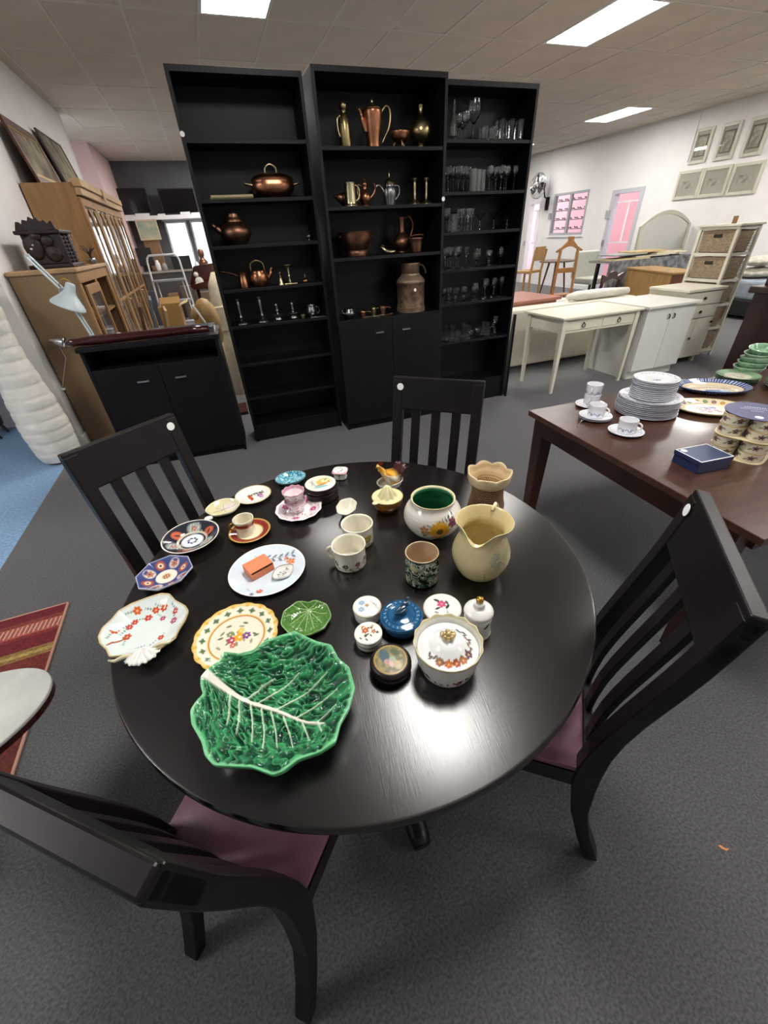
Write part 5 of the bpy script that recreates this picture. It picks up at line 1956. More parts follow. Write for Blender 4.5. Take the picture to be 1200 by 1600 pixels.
t = thing('copper_ewer', 'small copper jug with a long thin handle, left bookcase', 'jug', shelfpt(382, 447, yl, .1, SL[3]))
turned('body', [(0, .001), (.03, .001), (.033, 0), (.034, .006), (.036, .03), (.03, .055), (.026, .075), (.028, .09), (.033, .1), (.03, .1), (0, .09)], M_copper, t)
bow(t, [(-.03, 0, .08), (-.08, .01, .1), (-.15, .02, .115)], .004, M_copper, 'long_handle')
t = thing('copper_kettle', 'copper kettle with a raised spout, left bookcase', 'kettle', shelfpt(407, 445, yl, .11, SL[3]))
turned('body', [(0, .001), (.045, .001), (.05, 0), (.055, .005), (.072, .04), (.07, .075), (.058, .1), (.06, .104), (.05, .106), (0, .112)], M_copper, t)
bow(t, [(.065, 0, .05), (.09, 0, .075), (.098, 0, .1), (.11, 0, .118)], [.014] * 8 + [.009] * 8, M_copper, 'spout')
bow(t, [(-.05, 0, .105), (-.045, 0, .15), (0, 0, .17), (.045, 0, .15), (.05, 0, .105)], .004, M_brass, 'bail_handle')
t = thing('brass_bell', 'tiny brass handbell beside the tall brass candlestick', 'bell', shelfpt(440, 444, yl, .07, SL[3]))
turned('bell', [(.024, 0), (.022, .008), (.012, .03), (.009, .045), (.004, .048)], M_brass2, t)
turned('handle', [(.004, .048), (.006, .055), (.003, .065), (.009, .078), (.005, .088), (0, .089)], M_brass, t)
t = thing('brass_candlestick', 'brass chamberstick on a square base, left bookcase', 'candlestick', shelfpt(453, 439, yl, .1, SL[3]))
obj('base', MB().box(-.05, .05, -.05, .05, 0, .006), M_brass, t, bevel=.002)
turned('stem', [(.02, .006), (.008, .02), (.008, .04), (.012, .05), (.007, .06), (.009, .1), (.012, .115), (.03, .125), (.03, .13), (.012, .13), (0, .128)], M_brass2, t)
t = thing('copper_burner', 'tiny copper spirit burner at the right of the kettle shelf', 'burner', shelfpt(477, 436, yl, .1, SL[3]))
turned('body', [(0, 0), (.022, 0), (.026, .006), (.024, .02), (.012, .028), (.006, .035), (.008, .045), (0, .047)], M_copper, t)
turned('wick', [(.005, .046), (.003, .06), (0, .061)], M_brass, t, 12)
for i, px in enumerate((378, 411)):
    t = thing('pewter_candlestick', ['left', 'right'][i] + ' of two tall pewter candlesticks with wide bases', 'candlestick', shelfpt(px, 503 - 4 * i, yl, .09, SL[4]), group='tall pewter candlesticks')
    turned('base', [(0, .002), (.05, 0), (.052, .004), (.04, .018), (.018, .028), (.01, .035)], M_pewter, t)
    turned('stem', [(.01, .035), (.014, .05), (.008, .06), (.01, .1), (.013, .15), (.01, .16), (.015, .172), (.018, .18), (.012, .18), (0, .17)], M_pewter, t)
for i, px in enumerate((435, 459)):
    t = thing('pewter_burner', ['left', 'right'][i] + ' of two squat pewter chambersticks', 'candlestick', shelfpt(px, 497 - 3 * i, yl, .09, SL[4]), group='squat pewter chambersticks')
    turned('base', [(0, .001), (.03, 0), (.034, .006), (.028, .016), (.03, .03), (.042, .04), (.04, .044), (.02, .042), (.01, .046)], M_pewter, t)
    turned('stem', [(.01, .046), (.007, .06), (.013, .07), (.007, .08), (.01, .1), (.013, .108), (.009, .12), (0, .122)], M_pewter, t)
t = thing('pewter_mug', 'round pewter mug with a loop handle, left bookcase', 'mug', shelfpt(488, 492, yl, .09, SL[4]))
turned('body', [(0, .001), (.03, .001), (.033, 0), (.034, .005), (.044, .03), (.043, .05), (.034, .075), (.037, .085), (.034, .085), (.03, .07), (0, .02)], M_pewter, t)
handle(t, .04, .02, .07, .028, .004, M_pewter)
q = shelfpt(474, 497, yl, .045, SL[4])
tag(obj('salt_cellar', MB().lathe(smooth_prof([(0, .002), (.014, 0), (.012, .01), (.02, .025), (.018, .03), (.014, .02), (0, .014)], 1), 18), M_brass2, None, q, smooth='all'), 'tiny brass salt cellar before the pewter mug', 'salt cellar')
q = shelfpt(497, 495, yl, .025, SL[4])
tag(obj('knife', MB().strip([(-.06, 0, .003), (.0, 0, .003), (.06, 0, .003)], [.012, .014, .006], .003, (0, 1, 0)), M_chrome, None, q), 'metal knife lying at the front of the pewter shelf', 'knife')

# middle bookcase
t = thing('flask', 'tall octagonal brass flask on the top middle shelf', 'flask', shelfpt(540, 224, ym_, .14, SM[0]), .3)
turned('body', [(0, 0), (.046, 0), (.048, .004), (.038, .12), (.034, .165), (.018, .18), (.018, .2), (.026, .206), (.026, .235), (.01, .24), (0, .24)], M_brass, t, n=8, rnd=0)
bow(t, [(-.03, 0, .17), (-.055, 0, .15), (-.055, 0, .1), (-.042, 0, .06)], .006, M_brass2, 'spout')
t = thing('coffee_pot', 'tall copper coffee pot with a big looped handle, top middle shelf', 'coffee pot', shelfpt(584, 226, ym_, .14, SM[0]), 0)
turned('body', [(0, .004), (.038, .0), (.045, .006), (.044, .02), (.052, .08), (.066, .17), (.068, .2), (.06, .206), (0, .208)], M_copper, t)
turned('lid', [(.062, .208), (.05, .218), (.02, .228), (.008, .236), (.01, .248), (0, .262)], M_brass, t)
bow(t, [(-.05, 0, .09), (-.07, 0, .14), (-.085, 0, .19), (-.1, 0, .205)], [.018] * 8 + [.01] * 8, M_copper, 'spout')
bow(t, [(.064, 0, .19), (.1, 0, .225), (.13, 0, .2), (.12, 0, .12), (.06, 0, .03)], .008, M_brass, 'handle')
t = thing('footed_bowl', 'small copper bowl on ball feet, top middle shelf', 'bowl', shelfpt(625, 226, ym_, .10, SM[0]))
turned('bowl', [(0, .025), (.03, .027), (.055, .045), (.065, .075), (.067, .09), (.062, .09), (.05, .05), (0, .035)], M_copper, t)
for k in range(3):
    a = 2 * PI * k / 3 + .5
    bow(t, [(.03 * math.cos(a), .03 * math.sin(a), .034), (.045 * math.cos(a), .045 * math.sin(a), .02), (.042 * math.cos(a), .042 * math.sin(a), .006)], .006, M_brass2, 'foot')
t = thing('bottle_vase', 'bulbous engraved brass vase with a narrow neck, top middle shelf', 'vase', shelfpt(657, 224, ym_, .14, SM[0]))
turned('vase', [(0, .002), (.035, 0), (.033, .008), (.022, .018), (.04, .03), (.075, .065), (.084, .1), (.07, .14), (.04, .17), (.02, .19), (.016, .22), (.022, .235), (.018, .235), (0, .21)], M_brass, t)
t = thing('copper_funnel', 'small copper cone lying behind the brass tankard', 'funnel', shelfpt(533, 316, ym_, .22, SM[1]), 0)
obj('cone', MB().lathe([(.055, -.05), (.006, .06), (.0, .061)], 24).xf(Matrix.Translation((0, 0, .062)) @ Matrix.Rotation(-1.35, 4, 'Y')), M_copper2, t, smooth='all')
t = thing('tankard', 'pale brass tankard with a loop handle, second middle shelf', 'tankard', shelfpt(548, 317, ym_, .1, SM[1]))
turned('body', [(0, .001), (.05, 0), (.05, .008), (.045, .014), (.042, .02), (.039, .13), (.042, .14), (.038, .14), (.036, .03), (0, .02)], M_brass2, t)
handle(t, .04, .035, .125, .035, .006, M_brass2)
t = thing('copper_ewer', 'slim copper ewer with a thin curved spout, second middle shelf', 'jug', shelfpt(571, 317, ym_, .17, SM[1]))
turned('body', [(0, .001), (.026, 0), (.022, .01), (.03, .02), (.044, .05), (.036, .08), (.018, .1), (.014, .12), (.022, .135), (.012, .15), (.005, .165), (0, .17)], M_copper, t)
bow(t, [(.04, 0, .05), (.07, 0, .08), (.085, 0, .115), (.075, 0, .14)], .006, M_copper, 'spout')
bow(t, [(-.018, 0, .12), (-.05, 0, .13), (-.06, 0, .09), (-.04, 0, .05)], .005, M_copper, 'handle')
t = thing('dallah', 'ribbed pewter coffee pot with pointed lid, second middle shelf', 'coffee pot', shelfpt(609, 317, ym_, .14, SM[1]))
turned('body', [(0, .001), (.034, 0), (.038, .006), (.04, .03), (.05, .07), (.046, .1), (.034, .12), (.038, .128), (0, .13)], M_pewter, t, 60, mod=lambda a, k, r, z: (1 + .05 * math.cos(12 * a), 0))
turned('lid', [(.039, .13), (.03, .148), (.014, .16), (.006, .17), (.008, .18), (.002, .2), (0, .202)], M_brass, t)
bow(t, [(-.044, 0, .08), (-.065, 0, .11), (-.09, 0, .125), (-.105, 0, .115)], .009, M_pewter, 'spout')
bow(t, [(.038, 0, .12), (.075, 0, .115), (.078, 0, .07), (.045, 0, .035)], .006, M_pewter, 'handle')
for i, px in enumerate((648, 666)):
    t = thing('brass_candlestick', ['left', 'right'][i] + ' of the two matching brass candlesticks, second middle shelf', 'candlestick', shelfpt(px, 315, ym_, .12, SM[1]), group='pair of brass candlesticks')
    turned('base', [(0, 0), (.048, 0), (.048, .006), (.03, .018), (.012, .03), (.009, .04)], M_brass2, t, n=4 if False else 24)
    turned('stem', [(.009, .04), (.011, .06), (.008, .07), (.011, .12), (.008, .135), (.014, .145), (.02, .155), (.022, .16), (.012, .16), (0, .15)], M_brass2, t)

t = thing('copper_planter', 'large wide copper planter bowl, third middle shelf', 'planter', shelfpt(557, 398, ym_, .17, SM[2]))
turned('bowl', [(0, .001), (.085, .001), (.09, 0), (.092, .03), (.085, .036), (.09, .045), (.118, .09), (.126, .13), (.13, .155), (.134, .158), (.13, .16), (.118, .13), (.08, .05), (0, .045)], M_copper2, t, 56)
for s in (-1, 1):
    bow(t, [(s * .122, -.02, .135), (s * .14, 0, .12), (s * .122, .02, .135)], .005, M_brass, 'ring_handle')
t = thing('brass_shell', 'pale brass shoe-shaped ornament, third middle shelf', 'ornament', shelfpt(606, 395, ym_, .08, SM[2]), math.radians(-10))
obj('slipper', loft([(-.055, .05, .004, .005, .5), (-.045, .04, .018, .022, .2), (-.02, .025, .024, .02, 0), (.01, .018, .024, .016, 0), (.04, .016, .02, .014, 0), (.06, .018, .008, .006, -.4), (.068, .024, .001, .001, -.6)], 18), M_brass2, t, smooth='all')
obj('opening', MB().lathe([(.016, 0), (.016, .003), (.014, .003), (.014, 0)], 18).xf(Matrix.Translation((-.036, 0, .058)) @ Matrix.Rotation(.5, 4, 'Y')), M_brass, t)
t = thing('tall_ewer', 'tall engraved copper ewer with a slim neck, third middle shelf', 'jug', shelfpt(628, 391, ym_, .22, SM[2]))
turned('body', [(0, .001), (.045, 0), (.04, .012), (.05, .02), (.075, .055), (.076, .085), (.05, .12), (.024, .14), (.02, .19), (.026, .22), (.03, .24), (.026, .24), (0, .2)], M_copper2, t)
bow(t, [(.026, 0, .23), (.07, 0, .24), (.1, 0, .18), (.075, 0, .1)], .006, M_copper2, 'handle')
t = thing('copper_bucket', 'small copper bucket with a folded bail handle, third middle shelf', 'bucket', shelfpt(650, 393, ym_, .09, SM[2]))
turned('bucket', [(0, .001), (.04, 0), (.042, .004), (.053, .085), (.058, .09), (.058, .1), (.052, .1), (.04, .01), (0, .008)], M_copper2, t, rnd=1)
bow(t, [(-.055, 0, .098), (-.05, -.03, .112), (0, -.045, .118), (.05, -.03, .112), (.055, 0, .098)], .004, M_copper2, 'bail_handle')
# milk churn and odds and ends
M_rust = mat('rusty_painted_tin', '7a6350', .6, .5, noise=.5, scale=22, col2='4a3a2e', bump=.2, bscale=40)
M_tin = mat('weathered_tin', '8f7a66', .5, .6, noise=.2, scale=15)
t = thing('milk_churn', 'weathered brown milk churn with side handle and white sticker', 'milk churn', shelfpt(642, 487, ym_, .15, SM[3]))
turned('body', [(0, 0), (.118, 0), (.122, .004), (.122, .03), (.118, .035), (.118, .21), (.122, .215), (.12, .22)], M_rust, t, 48, rnd=0)
turned('shoulder', [(.12, .221), (.118, .235), (.09, .265), (.078, .272), (.074, .285)], M_tin, t, 48, rnd=1)
turned('neck', [(.074, .285), (.074, .345), (.084, .36), (.08, .362), (.066, .345), (0, .34)], M_tin, t, 40, rnd=0)
bow(t, [(.075, 0, .34), (.11, 0, .335), (.135, 0, .30), (.14, 0, .275)], .007, M_tin, 'handle')
obj('base_band', MB().lathe([(.1235, .0), (.1235, .028), (.1245, .03), (.1245, .034), (.1225, .036)], 48, cap=False), M_tin, t, smooth=True)
o = obj('price_sticker', MB().lathe([(.012, 0), (.012, .001)], 14), M_sticker, t, (-.012, -.1185, .17), rot=(PI / 2, 0, 0))
t = thing('pewter_pot', 'round pewter pot lying at the left of the churn shelf', 'pot', shelfpt(545, 492, ym_, .1, SM[3]), .6)
turned('body', [(0, .001), (.03, 0), (.034, .004), (.054, .03), (.055, .05), (.04, .072), (.043, .078), (.038, .078), (0, .06)], M_pewter, t)
bow(t, [(-.05, 0, .04), (-.075, 0, .055), (-.085, 0, .075)], .007, M_pewter, 'spout')
handle(t, .05, .02, .065, .03, .005, M_pewter)
for i, (px, py, h_, m_, l) in enumerate(((567, 491, .045, M_copper, 'small copper measuring cup next to the pewter pot'), (584, 491, .06, M_brass, 'small brass beaker in the middle of the churn shelf'), (598, 489, .066, M_copper2, 'small copper beaker left of the milk churn'))):
    t = thing('beaker', l, 'beaker', shelfpt(px, py, ym_, .1 + .03 * (i % 2), SM[3]))
    turned('cup', [(0, .001), (.018, 0), (.02, .004), (.025, h_), (.023, h_), (.018, .008), (0, .006)], m_, t, 24, 1)
    bow(t, [(.022, 0, h_ * .8), (.05, .0, h_ * .85), (.075, 0, h_ * .7)], .004, m_, 'handle')
for i, (px, l) in enumerate(((576, 'first small brass spoon lying before the beakers'), (590, 'second small brass spoon lying before the beakers'), (605, 'small copper ladle lying before the churn'))):
    t = thing('ladle', l, 'spoon', shelfpt(px, 494, ym_, .05, SM[3]), .3 * i - .2)
    obj('handle', MB().strip([(-.05, 0, .006), (0, 0, .005), (.03, 0, .006)], .006, .003, (0, 1, 0)), M_copper if i == 2 else M_brass2, t)
    obj('bowl', MB().sphere((.045, 0, .008), (.02, .016, .007), 12, 6), M_copper if i == 2 else M_brass2, t, smooth='all')

# ================================================================== GLASSWARE
M_gl = bpy.data.materials.new('clear_glass')
M_gl.use_nodes = True
_b = M_gl.node_tree.nodes['Principled BSDF']
_b.inputs['Base Color'].default_value = (.95, .98, .97, 1)
_b.inputs['Roughness'].default_value = .02
_b.inputs['Transmission Weight'].default_value = 1.
_b.inputs['IOR'].default_value = 1.48
M_frost = mat('frosted_glass', 'b9c2bd', .45, trans=.75)
KIND = {
    'wine_glass': [(0, .001), (.032, 0), (.033, .002), (.008, .006), (.004, .012), (.004, .085), (.012, .094), (.03, .112), (.036, .138), (.031, .172), (.0295, .172), (.034, .138), (.028, .114), (.006, .097), (0, .096)],
    'champagne_flute': [(0, .001), (.028, 0), (.029, .002), (.006, .006), (.004, .02), (.004, .06), (.014, .075), (.024, .11), (.027, .165), (.0255, .165), (.022, .11), (.006, .078), (0, .077)],
    'tumbler': [(0, 0), (.029, 0), (.031, .004), (.035, .085), (.033, .085), (.029, .012), (0, .010)],
    'highball_glass': [(0, 0), (.029, 0), (.03, .004), (.033, .13), (.031, .13), (.028, .012), (0, .010)],
    'ball_stem_goblet': [(0, .001), (.034, 0), (.035, .003), (.008, .008), (.006, .02), (.014, .032), (.015, .04), (.006, .052), (.008, .06), (.03, .075), (.037, .1), (.036, .125), (.0345, .125), (.035, .1), (.027, .078), (0, .066)],
    'brandy_balloon': [(0, .001), (.032, 0), (.033, .002), (.007, .006), (.005, .045), (.02, .055), (.043, .085), (.045, .11), (.034, .145), (.0325, .145), (.043, .11), (.041, .086), (.018, .058), (0, .055)],
    'martini_glass': [(0, .001), (.036, 0), (.037, .002), (.008, .006), (.006, .015), (.014, .028), (.006, .04), (.005, .075), (.012, .084), (.056, .125), (.0545, .125), (.01, .087), (0, .085)],
    'decanter': [(0, .001), (.036, 0), (.04, .004), (.042, .03), (.03, .12), (.016, .17), (.014, .24), (.02, .25), (.017, .25), (.011, .24), (.013, .17), (.026, .12), (.036, .03), (0, .012)],
    'glass_bowl': [(0, .001), (.026, 0), (.03, .004), (.046, .03), (.05, .045), (.048, .045), (.04, .03), (.024, .008), (0, .007)],
    'perfume_bottle': [(0, 0), (.03, 0), (.04, .01), (.04, .035), (.028, .05), (.01, .055), (.009, .065), (.022, .072), (.02, .085), (.006, .095), (0, .1)],
    'large_goblet': [(0, .001), (.045, 0), (.046, .004), (.012, .012), (.007, .03), (.007, .1), (.02, .115), (.055, .16), (.06, .2), (.054, .25), (.052, .25), (.057, .2), (.052, .162), (.012, .118), (0, .117)],
    'frosted_tumbler': [(0, 0), (.03, 0), (.032, .004), (.032, .15), (.03, .15), (.028, .012), (0, .010)],
}
KIND = {k: [(r_ * .86, z_ * .95) for r_, z_ in v] for k, v in KIND.items()}
GM = {k: mesh(k, MB().lathe(v, 22, cap=False), M_frost if k == 'frosted_tumbler' else M_gl, smooth=k not in ('tumbler', 'highball_glass', 'ball_stem_goblet', 'decanter', 'perfume_bottle', 'martini_glass')) for k, v in KIND.items()}
NM = ['top', 'second', 'third', 'fourth', 'fifth', 'sixth']
rows = [
    (0, [('decanter', [708], .1), ('wine_glass', [716, 722, 727], .14), ('large_goblet', [739], .1), ('tumbler', [751, 757, 763, 769], .1), ('tumbler', [754, 761, 768], .19), ('highball_glass', [776, 783, 790, 797, 806, 812], .12)]),
    (1, [('wine_glass', [700, 708, 716, 724, 730], .09), ('wine_glass', [704, 713, 722, 730], .18), ('frosted_tumbler', [738, 745, 752], .1), ('wine_glass', [764, 774, 782, 790, 802], .09), ('wine_glass', [768, 777, 787, 796, 806], .18)]),
    (2, [('wine_glass', [698], .09), ('highball_glass', [704, 710], .14), ('champagne_flute', [716, 721, 726, 731, 736], .08), ('champagne_flute', [718, 724, 730, 736], .16), ('martini_glass', [749, 770, 791], .11)]),
    (3, [('wine_glass', [696, 704, 713], .07), ('wine_glass', [699, 707, 716], .16), ('champagne_flute', [728], .12), ('brandy_balloon', [744], .09), ('ball_stem_goblet', [763], .12), ('brandy_balloon', [780], .15)]),
    (4, [('ball_stem_goblet', [692, 701, 712, 724], .08), ('brandy_balloon', [741], .09), ('wine_glass', [757], .1), ('wine_glass', [770, 781], .12)]),
    (5, [('tumbler', [690, 698, 706, 715], .06), ('highball_glass', [696, 706, 724, 731], .15), ('glass_bowl', [736, 746], .07), ('highball_glass', [754, 760], .12), ('wine_glass', [771], .1), ('perfume_bottle', [782], .1)]),
]
basepy = [213, 296, 359, 416, 468, 527]
RAD = {k: max(r_ for r_, z_ in v) for k, v in KIND.items()}
for r, sets in rows:
    taken, placed = [], {}
    for kind, pxs, dep in sets:
        for px in pxs:
            for dp in (dep, .06, .13, .2):
                q = shelfpt(px, basepy[r], yr, dp, SR[r])
                q.x = min(max(q.x, RB[0] + .065), RB[1] - .065)
                if all(math.hypot(q.x - o_.x, q.y - o_.y) > RAD[kind] + ro + .0015 for o_, ro in taken):
                    taken.append((q, RAD[kind]))
                    placed.setdefault(kind, []).append(q)
                    break
    for kind, qs in placed.items():
        word = kind.replace('_', ' ')
        clear = '' if kind == 'frosted_tumbler' else 'clear '
        qs.sort(key=lambda v: v.x)
        for i, q in enumerate(qs):
            if len(qs) == 1:
                lab, grp = 'only %s%s on the %s shelf of the glassware bookcase' % (clear, word, NM[r]), None
            else:
                od = ORD[i] if i < 10 else ['eleventh', 'twelfth', 'thirteenth', 'fourteenth', 'fifteenth', 'sixteenth', 'seventeenth', 'eighteenth', 'nineteenth', 'twentieth'][i - 10]
                lab = '%s %s%s from the left on the %s shelf of the glassware bookcase' % (od, clear, word, NM[r])
                grp = '%s on the %s glassware shelf' % (word + ('es' if word.endswith('s') else 's'), NM[r])
            tag(obj(kind, GM[kind], None, None, q, rz=i), lab, 'glass', grp)

# ================================================================== LEFT SIDE: LAMPS, WOODEN CABINETS
M_oak = mat('golden_oak', 'a07a50', .45, noise=.18, scale=5, stretch=(4, 4, .6), bump=.05, bscale=50)
M_oak2 = mat('brown_veneer_panel', '8a7152', .5, noise=.12, scale=3, stretch=(2, 2, .5))
M_oakl = mat('light_oak_trim', 'b8966e', .4, noise=.15, scale=8)
M_ebony = mat('carved_ebony', '2a1c1a', .4, noise=.4, scale=30, bump=.5, bscale=60)

# paper floor lamp
lp = thing('paper_floor_lamp', 'tall white crinkled paper floor lamp with a waisted shade', 'lamp', (-1.615, 4.02, 0))
prof = []
Z0, Z1 = .02, 1.30
N_ = 14
for i in range(N_ * 8 + 1):
    z = Z0 + (Z1 - Z0) * i / (N_ * 8)
    ctrl = [(0, .145), (.12, .168), (.3, .178), (.5, .165), (.7, .14), (.85, .122), (1.0, .118), (1.15, .128), (1.3, .14)]
    for (a, u), (b_, v) in zip(ctrl[:-1], ctrl[1:]):
        if z <= b_ + 1e-6:
            r = u + (v - u) * (.5 - .5 * math.cos(PI * (z - a) / (b_ - a)))
            break
    r -= .006 * max(0, 1 - abs((i % 8) - 0) / 1.5) + .006 * max(0, 1 - abs(8 - (i % 8)) / 1.5)
    prof.append((r, z))
M_paper = mat('white_mulberry_paper', 'e4e1d8', .9, noise=.06, scale=12, bump=.6, bscale=45)
obj('shade', MB().lathe(prof, 48, cap=False), M_paper, lp, smooth='all')
obj('base', MB().lathe([(0, 0), (.12, 0), (.12, .018), (0, .02)], 32, cap=False), M_dark, lp, smooth=True)
for k in range(4):
    a = PI / 2 * k
    obj('stay_wire', MB().tube([(.10 * math.cos(a), .10 * math.sin(a), .02), (.11 * math.cos(a), .11 * math.sin(a), 1.28)], .002, 5), M_steel, lp)

# dark chest with cabriole legs on the blue carpet
q = at(10, 678, 0)
t = thing('cabriole_chest', 'dark wood chest on cabriole legs at the left photo edge', 'chest', (q.x - .04, q.y - .16, 0), 0)
obj('body', MB().box(-.9, .04, 0, .28, .2, .85), M_cherry, t, bevel=.006)
obj('chest_top', MB().box(-.93, .07, -.03, .3, .85, .88), M_cherry, t, bevel=.006)
for x in (-.86, 0):
    for y in (.05, .24):
        bow(t, [(x, y, .22), (x + .025, y - .02, .16), (x + .005, y, .08), (x + .035, y - .02, .02), (x + .05, y - .03, .012)], [.035] * 5 + [.03] * 5 + [.018] * 5 + [.014] * 5 + [.012], M_cherry, 'leg')

# lower oak cabinet, its side to the camera, doors towards the aisle (+x)
X0, X1 = -1.465, -1.01
t = thing('oak_cabinet', 'lower golden oak cabinet with a glazed open door, brown back panel side', 'cabinet', (0, 0, 0))
Ya, Yb, Zt = 4.36, 5.60, 1.40
obj('side_panel', MB().box(X0, X1 - .02, Ya, Ya + .02, .04, Zt - .03), M_oak2, t)
obj('side_panel', MB().box(X0, X1 - .02, Yb - .02, Yb, .04, Zt - .03), M_oak2, t)
obj('back_panel', MB().box(X0, X0 + .012, Ya + .02, Yb - .02, .04, Zt - .03), M_oak2, t)
obj('cabinet_top', MB().box(X0 - .005, X1 + .02, Ya - .02, Yb + .02, Zt - .03, Zt), M_oakl, t, bevel=.006)
obj('cornice', MB().box(X1 - .02, X1 + .005, Ya, Yb, Zt - .11, Zt - .031), M_oak, t, bevel=.004)
obj('plinth', MB().box(X0, X1 - .01, Ya, Yb, 0, .04), M_oak, t)
for z in (.35, .68, 1.0):
    obj('shelf', MB().box(X0 + .012, X1 - .03, Ya + .02, Yb - .02, z, z + .018), M_oak, t)
for a, b_ in ((Ya, Ya + .07), ((Ya + Yb) / 2 - .03, (Ya + Yb) / 2 + .03), (Yb - .07, Yb)):
    obj('stile', MB().box(X1 - .02, X1, a, b_, .04, Zt - .111), M_oak, t, bevel=.003)
dr = obj('door', MB().box(0, .02, 0, .05, .08, 1.27).box(0, .02, .44, .49, .08, 1.27).box(0, .02, .05, .44, .08, .15).box(0, .02, .05, .44, 1.2, 1.27), M_oak, t, (X1 + .002, Ya + .09, 0), bevel=.003)
obj('pane', MB().box(.008, .012, .05, .44, .15, 1.2), M_glass, dr)
obj('knob', MB().sphere((.034, .465, .7), .014), M_brass, dr, smooth='all')
books = ['8fa0a8', '5a6a7a', 'c9c2b0', '7a8088', 'a8b0b4', '4a5058', 'd2cec4', '8a7a6a', '6a7a80']
for i in range(9):
    y = 4.98 + i * .034
    tag(obj('disc_case', MB().box(X1 - .20, X1 - .05, y, y + .026, .6984, .84 + .01 * (i % 3)), mat('case_' + books[i], books[i], .35)), ['first', 'second', 'third', 'fourth', 'fifth', 'sixth', 'seventh', 'eighth', 'ninth'][i] + ' upright disc case from the left on the oak cabinet shelf', 'case', 'disc cases in the oak cabinet')

# tall oak cabinet with gothic glazed doors
t = thing('tall_oak_cabinet', 'tall golden oak display cabinet with pointed arched glass doors', 'cabinet', (0, 0, 0))
Ya, Yb, Zt = 5.70, 8.20, 2.06
obj('side_panel', MB().box(X0, X1 - .03, Ya, Ya + .02, 0, Zt), M_oak, t)
obj('side_panel', MB().box(X0, X1 - .03, Yb - .02, Yb, 0, Zt), M_oak, t)
obj('back_panel', MB().box(X0, X0 + .012, Ya + .02, Yb - .02, 0, Zt), M_oak2, t)
obj('top_panel', MB().box(X0, X1 - .03, Ya + .02, Yb - .02, Zt - .02, Zt), M_oak, t)
obj('cornice', MB().box(X1 - .03, X1 + .05, Ya - .01, Yb + .01, Zt - .035, Zt + .03).box(X1 - .03, X1 + .03, Ya, Yb, Zt - .10, Zt - .035).box(X1 + .05, X1 + .065, (Ya + Yb) / 2 - .22, (Ya + Yb) / 2 - .14, Zt - .09, Zt + .035), M_oakl, t, bevel=.006)
for z in (.5, .85, 1.25, 1.6):
    obj('shelf', MB().box(X0 + .012, X1 - .05, Ya + .02, Yb - .02, z, z + .018), M_oak, t)
nb = 4
wd = (Yb - Ya) / nb
for k in range(nb):
    y0 = Ya + k * wd
    d = obj('door', MB().box(0, .025, .004, .06, .06, Zt - .11).box(0, .025, wd - .06, wd - .004, .06, Zt - .11).box(0, .025, .06, wd - .06, .06, .14).box(0, .025, .06, wd - .06, Zt - .18, Zt - .11).box(.004, .02, wd / 2 - .012, wd / 2 + .012, .14, Zt - .18), M_oak, t, (X1 - .028, y0, 0), bevel=.003)
    half = wd / 2 - .072
    for s in (0, 1):
        a0 = .06 + s * (half + .024)
        # pointed arch spandrels
        for sd in (0, 1):
            pts = []
            for i in range(9):
                u = i / 8
                h = .22 * math.sin(u * PI / 2)
                xx = (half / 2) * (1 - math.cos(u * PI / 2))
                pts.append((xx, h))
            poly = [(p_[0] if sd == 0 else half - p_[0], Zt - .42 + p_[1]) for p_ in pts] + [(0 if sd == 0 else half, Zt - .2 + .0)]
            poly = [(a0 + p_[0], p_[1]) for p_ in poly]
            if sd == 1:
                poly = poly[::-1]
            obj('arch_spandrel', MB().prism(poly, .003, .022, 'x'), M_oak, d)
        obj('pane', MB().box(.010, .013, a0, a0 + half, .14, Zt - .18), M_glass, d)
        obj('glazing_bar', MB().box(.006, .018, a0, a0 + half, 1.02, 1.045), M_oak, d)
    obj('knob', MB().sphere((.04, wd - .03 if k % 2 == 0 else .03, 1.0), .014), M_brass, d, smooth='all')
rs = random.Random(44)
n_ = 0
for z in (.518, .868, 1.268, 1.618):
    for k in range(6):
        y = Ya + .2 + k * .38
        n_ += 1
        m_ = rs.choice([M_porc, M_brass2, M_pewter, M_cream])
        h_ = rs.uniform(.12, .2)
        tag(obj('china_vase', MB().lathe(smooth_prof([(0, 0), (.04, 0), (.06, h_ * .4), (.03, h_ * .8), (.04, h_), (.034, h_), (0, h_ * .7)], 1), 16), m_, None, (X1 - .2, y, z + .0005), smooth='all'), ORD[k] + ' vase on the ' + {.518: 'lowest', .868: 'second', 1.268: 'third', 1.618: 'top'}[z] + ' shelf of the tall glazed oak cabinet', 'vase', 'vases in the tall oak cabinet')

# carved dark box, little frames and a brass plant on the lower cabinet
Zc = 1.4005
t = thing('carved_box', 'ornately carved dark wooden box with lattice panels on the oak cabinet', 'carved box', (-1.22, 4.75, Zc), math.radians(0))
obj('body', MB().box(-.12, .14, -.13, .22, .03, .235), M_ebony, t, bevel=.006)
obj('base_moulding', MB().box(-.15, .17, -.16, .25, 0, .03), M_ebony, t, bevel=.008)
obj('lid_moulding', MB().box(-.15, .165, -.155, .245, .235, .262), M_ebony, t, bevel=.008)
crest = [(-.13, .262)]
for i in range(17):
    crest.append((-.12 + i * .016, .285 + .035 * abs(math.sin(i * 1.1)) + .03 * math.exp(-((i - 8) / 4) ** 2)))
crest.append((.145, .262))
obj('carved_crest', MB().prism(crest, -.145, -.115, 'y'), M_ebony, t)
obj('carved_front', MB().sphere((-.06, -.13, .15), (.07, .025, .09)).sphere((.06, -.13, .10), (.06, .02, .06)).sphere((-.02, -.135, .22), (.05, .02, .03)).sphere((.05, -.135, .19), (.045, .02, .04)), M_ebony, t, smooth='all')
